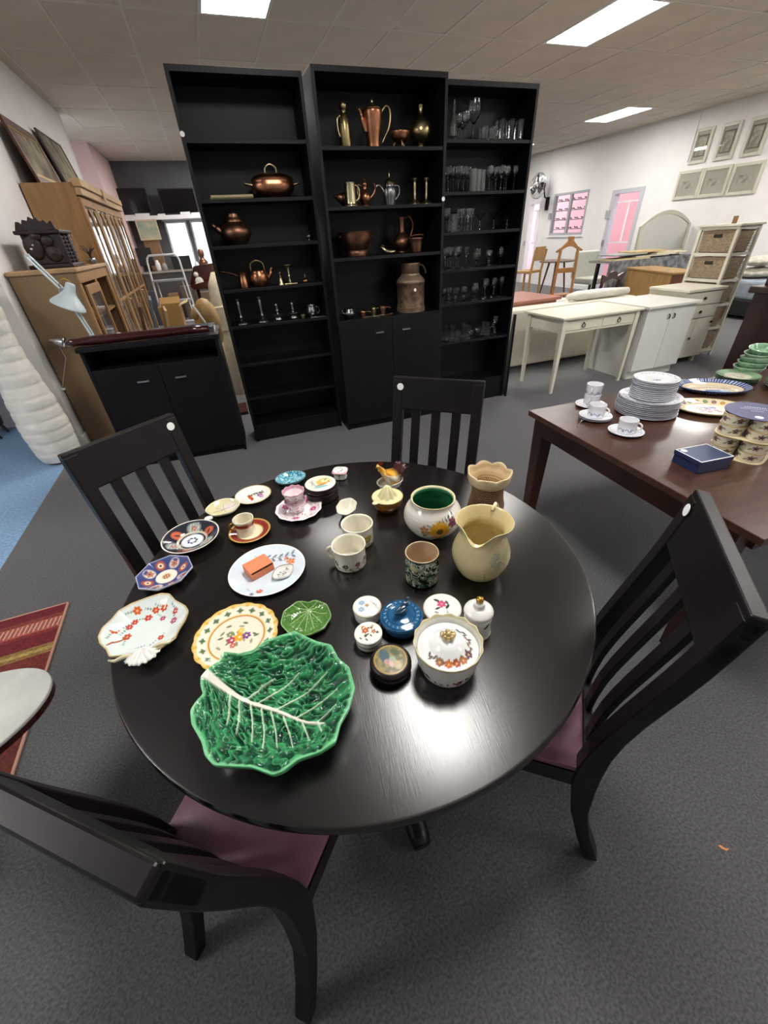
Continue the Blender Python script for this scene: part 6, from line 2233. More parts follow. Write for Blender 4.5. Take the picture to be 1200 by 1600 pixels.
for k in range(3):
    y0 = -.12 + k * .113
    for j in range(7):
        z = .045 + j * .027
        obj('lattice_slat', MB().box(.14, .150, y0, y0 + .1, z, z + .011), M_ebony, t)
    obj('lattice_post', MB().box(.14, .153, y0 - .008, y0 + .0, .032, .234), M_ebony, t)
for y, z in ((-.134, .2), (-.15, .14), (-.148, .165)):
    obj('pearl_inlay', MB().sphere((-.075 + (z - .14) * .8, y, z), (.012, .008, .008), 8, 6), M_porc, t, smooth='all')
t = thing('brass_ornament', 'small dark brass ornament with branching arms on the oak cabinet', 'ornament', (-1.04, 5.28, Zc))
turned('pot', [(0, 0), (.03, 0), (.04, .03), (.03, .05), (.02, .055), (0, .056)], M_pewter, t, 20)
for k in range(7):
    a = 2 * PI * k / 7
    bow(t, [(0, 0, .05), (.02 * math.cos(a), .02 * math.sin(a), .1), (.06 * math.cos(a), .06 * math.sin(a), .13 + .02 * (k % 2))], .004, M_ebony, 'branch')
for i, (y, l) in enumerate(((5.08, 'small dark standing photo frame behind the carved box'), (5.2, 'second small standing photo frame behind the carved box'))):
    t = thing('photo_frame', l, 'picture frame', (-1.3 + .1 * i, y, Zc), rot=(-.25, 0, .1 * i))
    obj('frame', MB().box(-.09, -.075, 0, .015, 0, .3).box(.075, .09, 0, .015, 0, .3).box(-.075, .075, 0, .015, .285, .3).box(-.075, .075, 0, .015, 0, .015), M_ebony if i == 0 else M_oak, t)
    obj('picture', MB().box(-.075, .075, .006, .012, .015, .285), M_art, t)

# pictures standing on the tall cabinet against the wall
M_oldart = mat('brown_landscape_print', '8a8066', .7, noise=.6, scale=5, col2='4a3a2c')
M_gilt = mat('dark_gilt_frame', '5a3a28', .4, .2, noise=.3, scale=20)
for (ya, yb, z1, l, m_) in ((5.78, 6.75, 2.56, 'large dark framed landscape leaning on the wall above the tall cabinet, nearer', M_gilt), (7.05, 8.05, 2.68, 'thin framed landscape leaning on the wall above the tall cabinet, farther', mat('thin_brown_frame', '4a3c34', .5))):
    H_ = z1 - 2.066
    t = thing('landscape_picture', l, 'picture', (-1.33, ya, 2.0605), rot=(0, -.2, 0))
    w = yb - ya
    f = .06 if m_ is M_gilt else .02
    obj('frame', MB().box(0, .025, 0, f, 0, H_).box(0, .025, w - f, w, 0, H_).box(0, .025, f, w - f, H_ - f, H_).box(0, .025, f, w - f, 0, f), m_, t, bevel=.004)
    obj('canvas', MB().box(.005, .015, f, w - f, f, H_ - f), M_oldart, t)
    if m_ is M_gilt:
        g = .02
        obj('slip', MB().box(.016, .02, f, f + g, f, H_ - f).box(.016, .02, w - f - g, w - f, f, H_ - f).box(.016, .02, f + g, w - f - g, H_ - f - g, H_ - f).box(.016, .02, f + g, w - f - g, f, f + g), M_gold, t)

# light blue jointed desk lamp standing on the low cupboard
M_lblue = mat('pale_blue_enamel', 'c6d6da', .3, coat=.3)
base = Vector((-.945, 3.80, SH))
t = thing('desk_lamp', 'pale blue jointed desk lamp on the left end of the low cupboard', 'lamp', base)
jt = ony(98, 455, 3.80) - base
tp = ony(42, 402, 3.80) - base
obj('base', MB().lathe([(0, 0), (.05, 0), (.05, .012), (.012, .02), (.012, .04), (0, .04)], 28, cap=False), M_lblue, t, smooth=True)
obj('lower_arm', MB().tube([(0, 0, .03), (jt.x, 0, jt.z)], .008, 8).tube([(.018, 0, .03), (jt.x + .018, 0, jt.z)], .005, 8), M_lblue, t)
obj('upper_arm', MB().tube([(jt.x, -.008, jt.z), (tp.x, -.008, tp.z)], .007, 8).tube([(jt.x + .012, .008, jt.z + .01), (tp.x + .012, .008, tp.z + .01)], .007, 8).tube([(tp.x - .006, -.008, tp.z), (tp.x + .006, 0, tp.z + .012), (tp.x + .018, .008, tp.z + .012)], .007, 8), M_lblue, t)
obj('joint', MB().lathe([(0, -.016), (.022, -.016), (.022, .016), (0, .016)], 20, cap=False).xf(Matrix.Translation((jt.x, 0, jt.z)) @ Matrix.Rotation(PI / 2, 4, 'X')), M_steel, t, smooth=True)
sh = obj('lamp_shade', MB().lathe(smooth_prof([(.0, .0), (.02, 0), (.024, .01), (.028, .05), (.045, .075), (.085, .12), (.088, .135), (.085, .135), (.04, .078), (.02, .05), (0, .05)], 1), 40, cap=False), M_lblue, t, (jt.x + .07, -.01, jt.z + .045), rot=(math.radians(180), math.radians(28), 0), smooth='all')
sh.scale = (1.2, 1.2, 1.2)
obj('bulb', MB().sphere((0, 0, .085), .024, 14, 8), M_porc, sh, smooth='all')
bow(t, [(jt.x, 0, jt.z), (jt.x + .0, 0, jt.z + .05), (jt.x + .04, 0, jt.z + .075), (jt.x + .07, -.01, jt.z + .05)], .003, M_gold, 'flex')

# silver spot lamp clipped to the cabinet's back panel, with its cord
s = ony(88, 533, 4.26)
t = thing('spot_lamp', 'small silver bullet spot lamp fixed to the brown cabinet panel', 'lamp', (s.x, 4.358, s.z))
obj('lamp_head', MB().lathe(smooth_prof([(0, 0), (.012, 0), (.014, .02), (.03, .04), (.045, .1), (.043, .1), (.028, .05), (0, .04)], 1), 28, cap=False), M_steel, t, (-.05, -.07, .012), rot=(0, math.radians(112), 0), smooth='all')
obj('bracket', MB().tube([(-.03, 0, 0), (-.03, -.05, 0), (-.02, -.07, .005)], .007, 8), M_steel, t)
cl = ony(97, 608, 4.35)
obj('cord', MB().tube([(-.03, -.003, 0), (-.02, -.003, -.15), (cl.x - s.x, -.003, cl.z - s.z)], .002, 5), M_sticker, t)
obj('plug', MB().box(cl.x - s.x - .02, cl.x - s.x + .025, -.02, -.001, cl.z - s.z - .008, cl.z - s.z + .008), M_sticker, t)

# ================================================================== FAR LEFT: COUNTER, SCREENS, WINDOW
wn = struct('window_2', MB().box(-.80, .37, YF - .05, YF + .02, 2.03, 2.06), M_white)
for a, b_ in ((-.76, -.25), (-.17, .33)):
    obj('window_frame', MB().box(a, a + .04, YF + .02, YF + .08, .95, 2.02).box(b_ - .04, b_, YF + .02, YF + .08, .95, 2.02).box(a + .04, b_ - .04, YF + .02, YF + .08, 1.98, 2.02), M_white, wn)
    obj('pane', MB().box(a + .04, b_ - .04, YF + .04, YF + .046, .95, 1.98), M_glass, wn)
for px0, px1, l in ((180, 238, 'left wide black television above the far window shelf'), (244, 312, 'right black television above the far window shelf')):
    a, b_ = ony(px0, 294, 12.9), ony(px1, 334, 12.9)
    t = thing('television', l, 'television', (a.x, 12.9, b_.z), rot=(-.06, 0, 0))
    w, h = b_.x - a.x, a.z - b_.z
    obj('casing', MB().box(0, w, .012, .07, 0, h), M_dark, t, bevel=.006)
    obj('screen', MB().box(.02, w - .02, .006, .0115, .03, h - .02), mat('glossy_black_screen', '08080a', .08), t)
    obj('bezel', MB().box(0, w, 0, .0119, 0, .03).box(0, w, 0, .0119, h - .02, h).box(0, .02, 0, .0119, .03, h - .02).box(w - .02, w, 0, .0119, .03, h - .02), M_dark, t)
    obj('wall_mount', MB().box(w / 2 - .15, w / 2 + .15, .07, .345, h * .4, h * .6), M_dark, t)
a = ony(190, 341, 12.9)
t = thing('high_shelf', 'long white shelf rail below the televisions', 'shelf', (0, 12.9, a.z))
obj('board', MB().box(-1.58, .7, -.12, .34, -.05, 0), mat('grey_white_shelf', 'a8a6a2', .5), t, bevel=.004)
obj('front_lip', MB().box(-1.58, .7, -.135, -.1205, -.06, .02), M_white, t)
for i, (px, w, l) in enumerate(((202, .2, 'white paper bundle on the high shelf under the left television'), (222, .3, 'long white box on the high shelf between the televisions'), (252, .16, 'small white box on the high shelf'), (290, .22, 'flat white box at the right of the high shelf'), (306, .2, 'second flat white box at the right end of the high shelf'))):
    x = ony(px, 335, 12.8).x
    tag(obj('paper_box', MB().box(-w / 2, w / 2, -.05, .03, 0, .05 + .02 * (i % 2)), M_white, None, (x, 12.85, a.z + .0005), bevel=.004), l, 'box', 'white boxes on the high shelf')
# counter under the window
M_counter = mat('grey_counter', '9a948c', .5)
M_ply = mat('brown_box_card', '8a6a48', .7, noise=.1, scale=6)
t = thing('counter', 'long grey counter below the far window', 'counter', (0, 12.3, 0))
obj('counter_top', MB().box(-1.5, 1.5, 0, .8, 1.0, 1.04), M_counter, t)
obj('front_panel', MB().box(-1.5, 1.5, .05, .07, 0, .999), mat('dark_grey_panel', '4a4644', .6), t)
for x in (-1.5, -.5, .5, 1.48):
    obj('upright', MB().box(x, x + .02, .071, .8, 0, .999), M_counter, t)


def cb(px, py0, px1, py1, y):
    a, b_ = ony(px, py0, y), ony(px1, py1, y)
    return a.x, b_.x, b_.z, a.z


def far_box(name, label, cat, px, py0, px1, py1, y, d, m, zb=1.0405):
    x0, x1, z0, z1 = cb(px, py0, px1, py1, y)
    return tag(obj(name, MB().box(x0, x1, 0, d, 0, z1 - zb), m, None, (0, y, zb), bevel=.01), label, cat)


t = thing('seascape_painting', 'green seascape painting leaning at the far wall left of the window', 'picture', (0, 12.72, 0))
x0, x1, z0, z1 = cb(213, 346, 250, 372, 12.72)
obj('canvas', MB().box(x0, x1, 0, .02, z0, z1), mat('green_sea_paint', '7f9a8a', .6, noise=.5, scale=5, col2='b9b49a'), t)
obj('frame', MB().box(x0 - .03, x0, -.01, .03, z0 - .03, z1 + .03).box(x1, x1 + .03, -.01, .03, z0 - .03, z1 + .03).box(x0, x1, -.01, .03, z1, z1 + .03).box(x0, x1, -.01, .03, z0 - .03, z0), mat('pale_wood', 'c9b89a', .6), t)
far_box('brown_cabinet', 'brown wooden box cabinet below the seascape painting', 'cabinet', 222, 372, 260, 418, 12.75, .24, M_ply)
t = thing('monitor', 'black computer monitor on the far counter', 'monitor', (0, 12.45, 1.0405))
x0, x1, z0, z1 = cb(210, 388, 242, 412, 12.45)
obj('screen_case', MB().box(x0, x1, 0, .06, .12, z1 - 1.04), M_dark, t, bevel=.01)
obj('stand', MB().box((x0 + x1) / 2 - .03, (x0 + x1) / 2 + .03, .06, .1, .01, .3).box((x0 + x1) / 2 - .12, (x0 + x1) / 2 + .12, 0, .16, 0, .012), M_dark, t)
far_box('stereo', 'wide black stereo unit on the counter before the window', 'stereo', 266, 401, 300, 416, 12.45, .25, M_dark)
t = thing('bust', 'small brown portrait bust standing on the counter by the window', 'bust', (ony(318, 412, 12.5).x, 12.5, 1.0405))
turned('bust', [(0, 0), (.09, 0), (.1, .06), (.12, .12), (.06, .18), (.045, .21), (.07, .26), (.075, .32), (.05, .38), (0, .39)], M_copper2, t, 20)
turned('plinth_cap', [(.095, .0), (.11, .01), (.1, .02)], M_pewter, t, 20)
for i, (px, m_, h_) in enumerate(((246, M_white, .22), (256, M_counter, .16), (307, M_white, .14))):
    x = ony(px, 412, 12.35).x
    tag(obj('jar', MB().lathe(smooth_prof([(0, 0), (.05, 0), (.055, h_ * .7), (.03, h_ * .85), (.035, h_), (0, h_)], 1), 16), m_, None, (x, 12.36, 1.0405), smooth='all'), ['pale jar behind the ladder on the far counter', 'short grey jar behind the ladder on the far counter', 'pale jar beside the bust on the far counter'][i], 'jar')
# boxes and clutter in front of the counter
for i, (px, w, h_, m_) in enumerate(((226, .24, .7, '2a2c3a'), (246, .2, .5, '3a3a44'), (264, .22, .62, '7a5a3c'), (286, .22, .74, '5a4a3a'), (312, .3, .6, '6a5a4a'))):
    q = ony(px, 440, 11.4)
    tag(obj('storage_box', MB().box(-w / 2, w / 2, 0, .35, 0, h_), mat('clutter_' + m_, m_, .7), None, (q.x, 11.4 + .1 * (i % 2), 0), bevel=.006), ['dark blue storage box', 'dark grey storage box', 'brown storage box', 'tall brown storage box', 'taupe storage box'][i] + ' on the floor before the far counter', 'box')

# white step ladder
t = thing('step_ladder', 'white tubular folding step ladder behind the low cupboard', 'ladder', (-.57, 7.1, 0))
w = .23
path = [(-.27, 0, 0), (-w + .02, .16, 1.28)] + [(-w + .02 + .06 - .06 * math.cos(a), .172 + .004, 1.30 + .1 * math.sin(a) + .02) for a in (0.2, .7, 1.3)]
path += [(-p_[0], p_[1], p_[2]) for p_ in path[::-1]]
obj('front_frame', MB().tube(path, .013, 8), M_white, t, smooth='all')
for sx in (-1, 1):
    obj('rear_leg', MB().tube([(sx * .2, .55, 0), (sx * .17, .17, 1.12)], .01, 8), M_white, t)
for z in (.28, .56, .84, 1.1):
    y = .16 * z / 1.28
    obj('step', MB().box(-.24 + .03 * z, .24 - .03 * z, y - .05, y + .1, z, z + .025), M_alu, t, bevel=.004)

# cardboard box, cherry crate, leather bag behind the cupboard's right end
x0, x1, z0, z1 = cb(246, 481, 291, 515, 5.6)
M_card = mat('brown_cardboard', 'a8824f', .8, noise=.06, scale=8)
t = thing('cardboard_box', 'open brown cardboard carton behind the low black cupboard', 'carton', (x0, 5.6, 0))
w = x1 - x0
obj('carton', MB().box(0, w, 0, .005, 0, z1).box(0, w, .345, .35, 0, z1).box(0, .005, .005, .345, 0, z1).box(w - .005, w, .005, .345, 0, z1).box(.005, w - .005, .005, .345, 0, .006), M_card, t)
obj('flap', MB().hexa([(w, 0, z1 - .002), (w + .004, 0, z1), (w + .004, .35, z1), (w, .35, z1 - .002)], [(w + .09, 0, z1 + .03), (w + .094, 0, z1 + .028), (w + .094, .35, z1 + .028), (w + .09, .35, z1 + .03)]), mat('pale_cardboard', 'd2bb8e', .8), t)
obj('flap', MB().hexa([(0, .345, z1), (w, .345, z1), (w, .35, z1), (0, .35, z1)], [(0, .43, z1 + .06), (w, .43, z1 + .06), (w, .435, z1 + .06), (0, .435, z1 + .06)]), M_card, t)
x0, x1, z0, z1 = cb(288, 418, 336, 450, 6.2)
t = thing('wooden_trough', 'reddish brown six-sided wooden trough standing behind the leather bag', 'wooden box', (0, 6.2, 0))
hx = (x1 - x0)
obj('back_board', MB().prism([(x0, z0 + .05), (x0 + .1, z1), (x1 + .05, z1 + .02), (x1 + .05, z0), (x0 + .04, z0)], .2, .225, 'y'), M_cherry, t)
obj('front_board', MB().prism([(x0, z0 + .05), (x0 + .04, z0), (x1 + .05, z0 + .02), (x1 + .05, z0 + .10)], 0, .02, 'y'), M_cherry, t)
obj('base_board', MB().box(x0 + .04, x1 + .05, .02, .2, z0, z0 + .02), M_cherry, t)
for x in (x0 + .06, x1 + .0):
    obj('leg', MB().box(x, x + .04, .06, .1, 0, z0), M_cherry, t)
t = thing('cloth_doll', 'small white cloth doll sitting in the wooden trough', 'doll', ((x0 + x1) / 2 - .02, 6.3, z0 + .03))
obj('body', MB().sphere((0, 0, .05), (.05, .03, .05)).tube([(-.02, -.02, .03), (-.07, -.06, .01)], .014, 8).tube([(.02, -.02, .03), (.08, -.05, .01)], .014, 8), M_paper, t, smooth='all')
obj('head', MB().sphere((-.02, 0, .125), .03), M_paper, t, smooth='all')
M_leather = mat('tan_leather', 'a3814a', .5, noise=.25, scale=9, bump=.15, bscale=30)
t = thing('leather_bag', 'tan leather saddle-like bag with pale strap beside the left bookcase', 'bag', (-.13, 4.5, 0), 0)
obj('body', MB().sphere((0, .02, .86), (.12, .13, .24)).sphere((-.075, -.02, .97), (.055, .06, .06)).sphere((-.075, -.04, .83), (.06, .06, .07)), M_leather, t, smooth='all')
bow(t, [(-.09, -.11, 1.06), (-.05, -.125, .98), (.0, -.13, .86), (.045, -.125, .74), (.06, -.12, .62)], .009, M_paper, 'strap')
obj('skirt', loft([(0, .70, .10, .09, PI / 2), (0, .55, .10, .08, PI / 2), (0, .42, .07, .06, PI / 2), (0, .38, .02, .02, PI / 2)], 18), M_leather, t, smooth='all')
obj('stand', MB().box(-.04, .04, -.02, .06, 0, .64).box(-.16, .16, -.14, .18, 0, .03), M_cherry, t)
q = ony(332, 440, 4.9)
t = thing('white_blanket', 'folded cream blanket heaped behind the leather bag', 'blanket', (.03, 5.25, 0))
obj('heap', loft([(0, .0, .16, .14, PI / 2), (0, .6, .15, .13, PI / 2), (.01, .95, .13, .12, PI / 2), (.0, 1.15, .1, .08, PI / 2), (.02, 1.26, .04, .04, PI / 2)], 20), mat('cream_wool', 'd8cdb2', .9, noise=.1, scale=20, bump=.5, bscale=40), t, smooth='all')
obj('fold', MB().box(-.13, .13, -.15, -.13, .7, .95), MATS['cream_wool'], t, bevel=.01)
# frames leaning behind the cupboard
for i, (dx, h_, m_, l) in enumerate(((-.86, 1.06, M_gilt, 'dark picture frame leaning behind the low cupboard'), (-.77, 1.1, mat('grey_blue_frame', '5a6470', .5), 'grey-blue picture frame leaning behind the low cupboard'), (-.66, .98, M_oakl, 'light wooden frame leaning behind the low cupboard'))):
    t = thing('old_picture', l, 'picture frame', (dx, 4.75 + .12 * i, 0), rot=(0, .14, .12))
    w = .5
    f = .045
    obj('frame', MB().box(0, .025, 0, f, 0, h_).box(0, .025, w - f, w, 0, h_).box(0, .025, f, w - f, h_ - f, h_).box(0, .025, f, w - f, 0, f), m_, t, bevel=.003)
    obj('picture', MB().box(.006, .014, f, w - f, f, h_ - f), M_art, t)

# ================================================================== LEFT FOREGROUND: RUG AND SHELL-TOPPED TABLE
rug = thing('kilim_rug', 'red and brown striped woven rug at the left photo edge', 'rug', (-1.10, 1.95, 0), math.radians(2))
stripes = [(.0, .06, '6a1a26'), (.06, .085, '7c3a30'), (.085, .16, 'a8544a'), (.16, .18, '7c2a2c'), (.18, .26, '6a1c24'), (.26, .28, '8a6a3a'), (.28, .30, 'a89052'), (.30, .32, '8a6a3a'), (.32, .46, '6e2a22'), (.46, .50, '8a4a30'), (.50, .70, '7a3426'), (.70, .72, 'a89052'), (.72, 1.0, '5e2620'), (1.0, 1.2, '6a1a26')]
for i, (a, b_, c_) in enumerate(stripes):
    obj('stripe', MB().box(-1.3, 0, -b_, -a - .0004, .0005, .008), mat('rug_' + c_, c_, .95, noise=.35, scale=90, bump=.6, bscale=300), rug)
hat = MB()
for i in range(64):
    x = -1.28 + i * .02
    hat.hexa([(x, -.15, .0081), (x + .006, -.15, .0081), (x + .012, -.092, .0081), (x + .006, -.092, .0081)], [(x, -.15, .009), (x + .006, -.15, .009), (x + .012, -.092, .009), (x + .006, -.092, .009)])
obj('woven_hatching', hat, mat('rug_cream', 'c2a890', .95), rug)
obj('selvedge', MB().tube([(0, 0, .006), (0, -.6, .006), (0, -1.2, .006)], .006, 6).tube([(-1.3, .002, .006), (-.6, .002, .006), (0, .002, .006)], .005, 6), mat('rug_pink_edge', 'b98a7a', .95), rug)
M_pearl = mat('mother_of_pearl', 'e2e1da', .16, noise=.16, scale=3.5, col2='b4b8b2', bump=.12, bscale=8, coat=.4)
ot = thing('pearl_table', 'low oval side table with a mother-of-pearl top', 'table', (-.98, .87, .0085), math.radians(20))
ell = lambda a, b_, n=64: [(a * math.cos(2 * PI * i / n), b_ * math.sin(2 * PI * i / n)) for i in range(n)]
obj('table_top', MB().prism(ell(.30, .165), .488, .5), M_pearl, ot, bevel=.003)
obj('edge_band', MB().prism(ell(.297, .162), .468, .4879), M_cherry, ot)
obj('column', MB().lathe(smooth_prof([(.11, .0), (.10, .03), (.04, .06), (.03, .2), (.045, .35), (.03, .42), (.09, .467)], 2), 28), M_cherry, ot, (-.2, 0, 0), smooth='all')
leafm = MB().prism([(0, 0), (.012, .004), (.022, .0), (.03, .004), (.022, .009), (.010, .010)], .0005, .002)
q = at(1140, 1326, 0)
tag(obj('dry_leaf', leafm, mat('dry_orange_leaf', 'd08a58', .8), None, (q.x, q.y, 0), rz=2.4), 'tiny dry orange leaf lying on the carpet at lower right', 'leaf')

# ================================================================== RIGHT: WHITE FURNITURE ROW
M_cw = mat('cream_white_paint', 'd8d4c2', .4, noise=.04, scale=6)
M_cw2 = mat('white_melamine', 'dcdcd6', .35)
M_dknob = mat('dark_metal_knob', '3a3634', .35, .8)

t = thing('console_desk', 'cream painted console table with two drawers and tapered legs', 'desk', (3.10, 3.36, 0))
w, d, h = .99, .56, .75
obj('desk_top', MB().box(-.02, w + .02, -.02, d + .02, h - .022, h), M_cw, t, bevel=.006)
for x in (.03, w - .03):
    for y in (.03, d - .03):
        obj('leg', MB().strip([(x, y, 0), (x, y, h - .16), (x, y, h - .023)], [.028, .05, .05], [.028, .05, .05], (0, 1, 0)), M_cw, t, bevel=.002)
for a in ((.055, w - .055, d - .045, d - .025), (.02, .04, .055, d - .055), (w - .04, w - .02, .055, d - .055)):
    obj('apron', MB().box(*a, h - .15, h - .023), M_cw, t)
obj('front_frame', MB().box(.055, w - .055, .02, .035, h - .15, h - .13).box(.055, w - .055, .02, .035, h - .04, h - .023).box(w / 2 - .02, w / 2 + .02, .02, .035, h - .13, h - .04), M_cw, t)
for i, x in enumerate((.06, w / 2 + .022)):
    dr = obj('drawer', MB().box(x, x + w / 2 - .082, .014, .04, h - .128, h - .042), M_cw, t, bevel=.003)
    cx = x + (w / 2 - .082) / 2
    obj('ring_pull', MB().tube([(cx + .018 * math.cos(a), .006, h - .09 + .02 * math.sin(a)) for a in [2 * PI * k / 16 for k in range(16)]], .004, 6, closed=True).sphere((cx, .008, h - .068), .008, 8, 6), M_dknob, dr)

t = thing('white_cupboard', 'white two-door cupboard next to the console table', 'cupboard', (4.15, 3.33, 0))
w, d, h = .70, .62, .76
obj('carcass', MB().box(0, w, .02, d, .09, h - .03), M_cw2, t)
obj('worktop', MB().box(-.03, w + .02, -.03, d, h - .029, h), M_cw2, t, bevel=.005)
obj('plinth', MB().box(.01, w - .01, .05, d, 0, .09), M_cw2, t)
for i, (a, b_) in enumerate(((.002, w / 2 - .002), (w / 2 + .002, w - .002))):
    dr = obj('door', MB().box(a, b_, 0, .019, .095, h - .035), M_cw2, t, bevel=.002)
    hx = b_ - .035 if i == 0 else a + .035
    obj('handle', MB().strip([(hx, -.004, h - .10), (hx, -.02, h - .11), (hx + .0, -.02, h - .14), (hx, -.004, h - .15)], .012, .006, (1, 0, 0)), M_dknob, dr)

t = thing('white_drawer_unit', 'white unit with two drawers over cupboard doors beside the wicker tower', 'cabinet', (4.93, 3.52, 0))
w, d, h = .56, .5, .83
obj('carcass', MB().box(0, w, .02, d, .07, h - .03), M_cw, t)
obj('unit_top', MB().box(-.02, w + .02, -.02, d, h - .029, h), M_cw, t, bevel=.005)
for x in (.03, w - .07):
    obj('foot', MB().box(x, x + .04, .03, .07, 0, .0695), M_cw, t)
    obj('foot', MB().box(x, x + .04, d - .07, d - .03, 0, .0695), M_cw, t)
for z0, z1 in ((.66, .79), (.52, .65)):
    dr = obj('drawer', MB().box(.005, w - .005, 0, .019, z0, z1), M_cw, t, bevel=.003)
    obj('knob', MB().sphere((w / 2, -.012, (z0 + z1) / 2), .016, 10, 7), M_dknob, dr, smooth='all')
for i, (a, b_) in enumerate(((.005, w / 2 - .002), (w / 2 + .002, w - .005))):
    dr = obj('door', MB().box(a, b_, 0, .019, .075, .51), M_cw, t, bevel=.003)
    hx = b_ - .03 if i == 0 else b_ - .03
    obj('knob', MB().sphere((hx, -.012, .46 if i else .3), .014, 10, 7), M_dknob, dr, smooth='all')

# wicker basket tower
M_wick = mat('grey_brown_wicker', 'ac987e', .8, noise=.45, scale=60, stretch=(1, 1, 2.2), bump=1., bscale=90)
t = thing('basket_tower', 'tall cream wooden rack of five wicker baskets', 'storage rack', (5.53, 3.63, 0))
w, d, h = .36, .46, 1.39
for x in (0, w - .032):
    for y in (0, d - .032):
        obj('post', MB().box(x, x + .032, y, y + .032, 0, h), M_cw, t, bevel=.002)
obj('rack_top', MB().box(-.02, w + .02, -.02, d + .02, h, h + .02), M_cw, t, bevel=.003)
for k in range(6):
    z = .06 + k * .262
    if z > h - .02:
        z = h - .03
    obj('rail', MB().box(.032, w - .032, .004, .026, z, z + .028), M_cw, t)
    obj('rail', MB().box(.032, w - .032, d - .026, d - .004, z, z + .028), M_cw, t)
    obj('rail', MB().box(.004, .026, .032, d - .032, z, z + .028), M_cw, t)
    obj('rail', MB().box(w - .026, w - .004, .032, d - .032, z, z + .028), M_cw, t)
for k in range(5):
    z = .0885 + k * .262
    b_ = thing('wicker_basket', ['bottom', 'second lowest', 'middle', 'second highest', 'top'][k] + ' wicker basket of the cream rack', 'basket', (5.53 + w / 2, 3.63 + d / 2, z), group='wicker baskets in the cream rack')
    a, c_, hh = w / 2 - .036, d / 2 - .036, .205
    mb = MB().hexa([(-a + .008, -c_ + .008, 0), (a - .008, -c_ + .008, 0), (a - .008, c_ - .008, 0), (-a + .008, c_ - .008, 0)], [(-a, -c_, hh), (a, -c_, hh), (a, c_, hh), (-a, c_, hh)])
    obj('basket_body', mb, M_wick, b_, bevel=.012)
    wv = MB()
    for j in range(11):
        zz = .012 + j * .018
        o_ = .003
        wv.box(-a - o_, a + o_, -c_ - o_, -c_ + .012, zz, zz + .011).box(-a - o_, -a + .012, -c_, c_, zz, zz + .011)
    obj('woven_bands', wv, M_wick, b_)
    obj('rim', MB().box(-a - .006, a + .006, -c_ - .006, -c_ + .006, hh, hh + .012).box(-a - .006, -a + .006, -c_ + .006, c_ + .006, hh, hh + .012).box(a - .006, a + .006, -c_ + .006, c_ + .006, hh, hh + .012).box(-a + .006, a - .006, c_ - .006, c_ + .006, hh, hh + .012), M_wick, b_)
    obj('handle_slot', MB().box(-a - .0055, -a - .0035, -.05, .05, hh - .06, hh - .025), mat('dark_opening', '2a221c', .9), b_)
tag(obj('wood_block', MB().box(-.02, .02, -.02, .02, 0, .07), M_ply, None, (5.66, 3.8, h + .0205), rz=.4), 'small brown wooden block on top of the basket rack', 'block')

# cream sofa seen from behind
M_sofa = mat('cream_leatherette', 'd6d1c0', .45, noise=.05, scale=8, bump=.05, bscale=60)
t = thing('sofa', 'cream leather sofa seen from behind the console table', 'sofa', (3.02, 4.28, 0))
obj('back', MB().box(0, 2.05, 0, .24, .05, .70), M_sofa, t, bevel=.03)
obj('back_roll', MB().tube([(1.05, .14, .755), (1.2, .14, .755), (1.6, .14, .755), (2.0, .14, .75)], [.03, .055, .055, .04], 14, flat=1.2), M_paper, t, smooth='all')
obj('seat_base', MB().box(.02, 2.03, .241, .95, .05, .42), M_sofa, t, bevel=.03)
for x in (0, 1.85):
    obj('arm', MB().box(x, x + .2, .2405, .95, .4205, .6), M_sofa, t, bevel=.04)
    obj('foot', MB().box(x + .06, x + .12, .1, .16, 0, .05), M_dknob, t)
    obj('foot', MB().box(x + .06, x + .12, .8, .86, 0, .05), M_dknob, t)

# pinkish wooden table behind the sofa
M_pinkwood = mat('reddish_pink_wood', 'a06a58', .3, noise=.15, scale=6)
t = thing('low_table', 'reddish wooden table behind the sofa next to the glass bookcase', 'table', (3.72, 5.35, 0), math.radians(3))
obj('table_top', MB().box(0, 1.15, 0, .9, .57, .61), M_pinkwood, t, bevel=.004)
obj('apron', MB().box(.06, 1.09, .04, .06, .49, .5695).box(.06, 1.09, .84, .86, .49, .5695), M_pinkwood, t)
for x in (.04, 1.05):
    for y in (.04, .8):
        obj('leg', MB().box(x, x + .06, y, y + .06, 0, .4895), M_pinkwood, t)


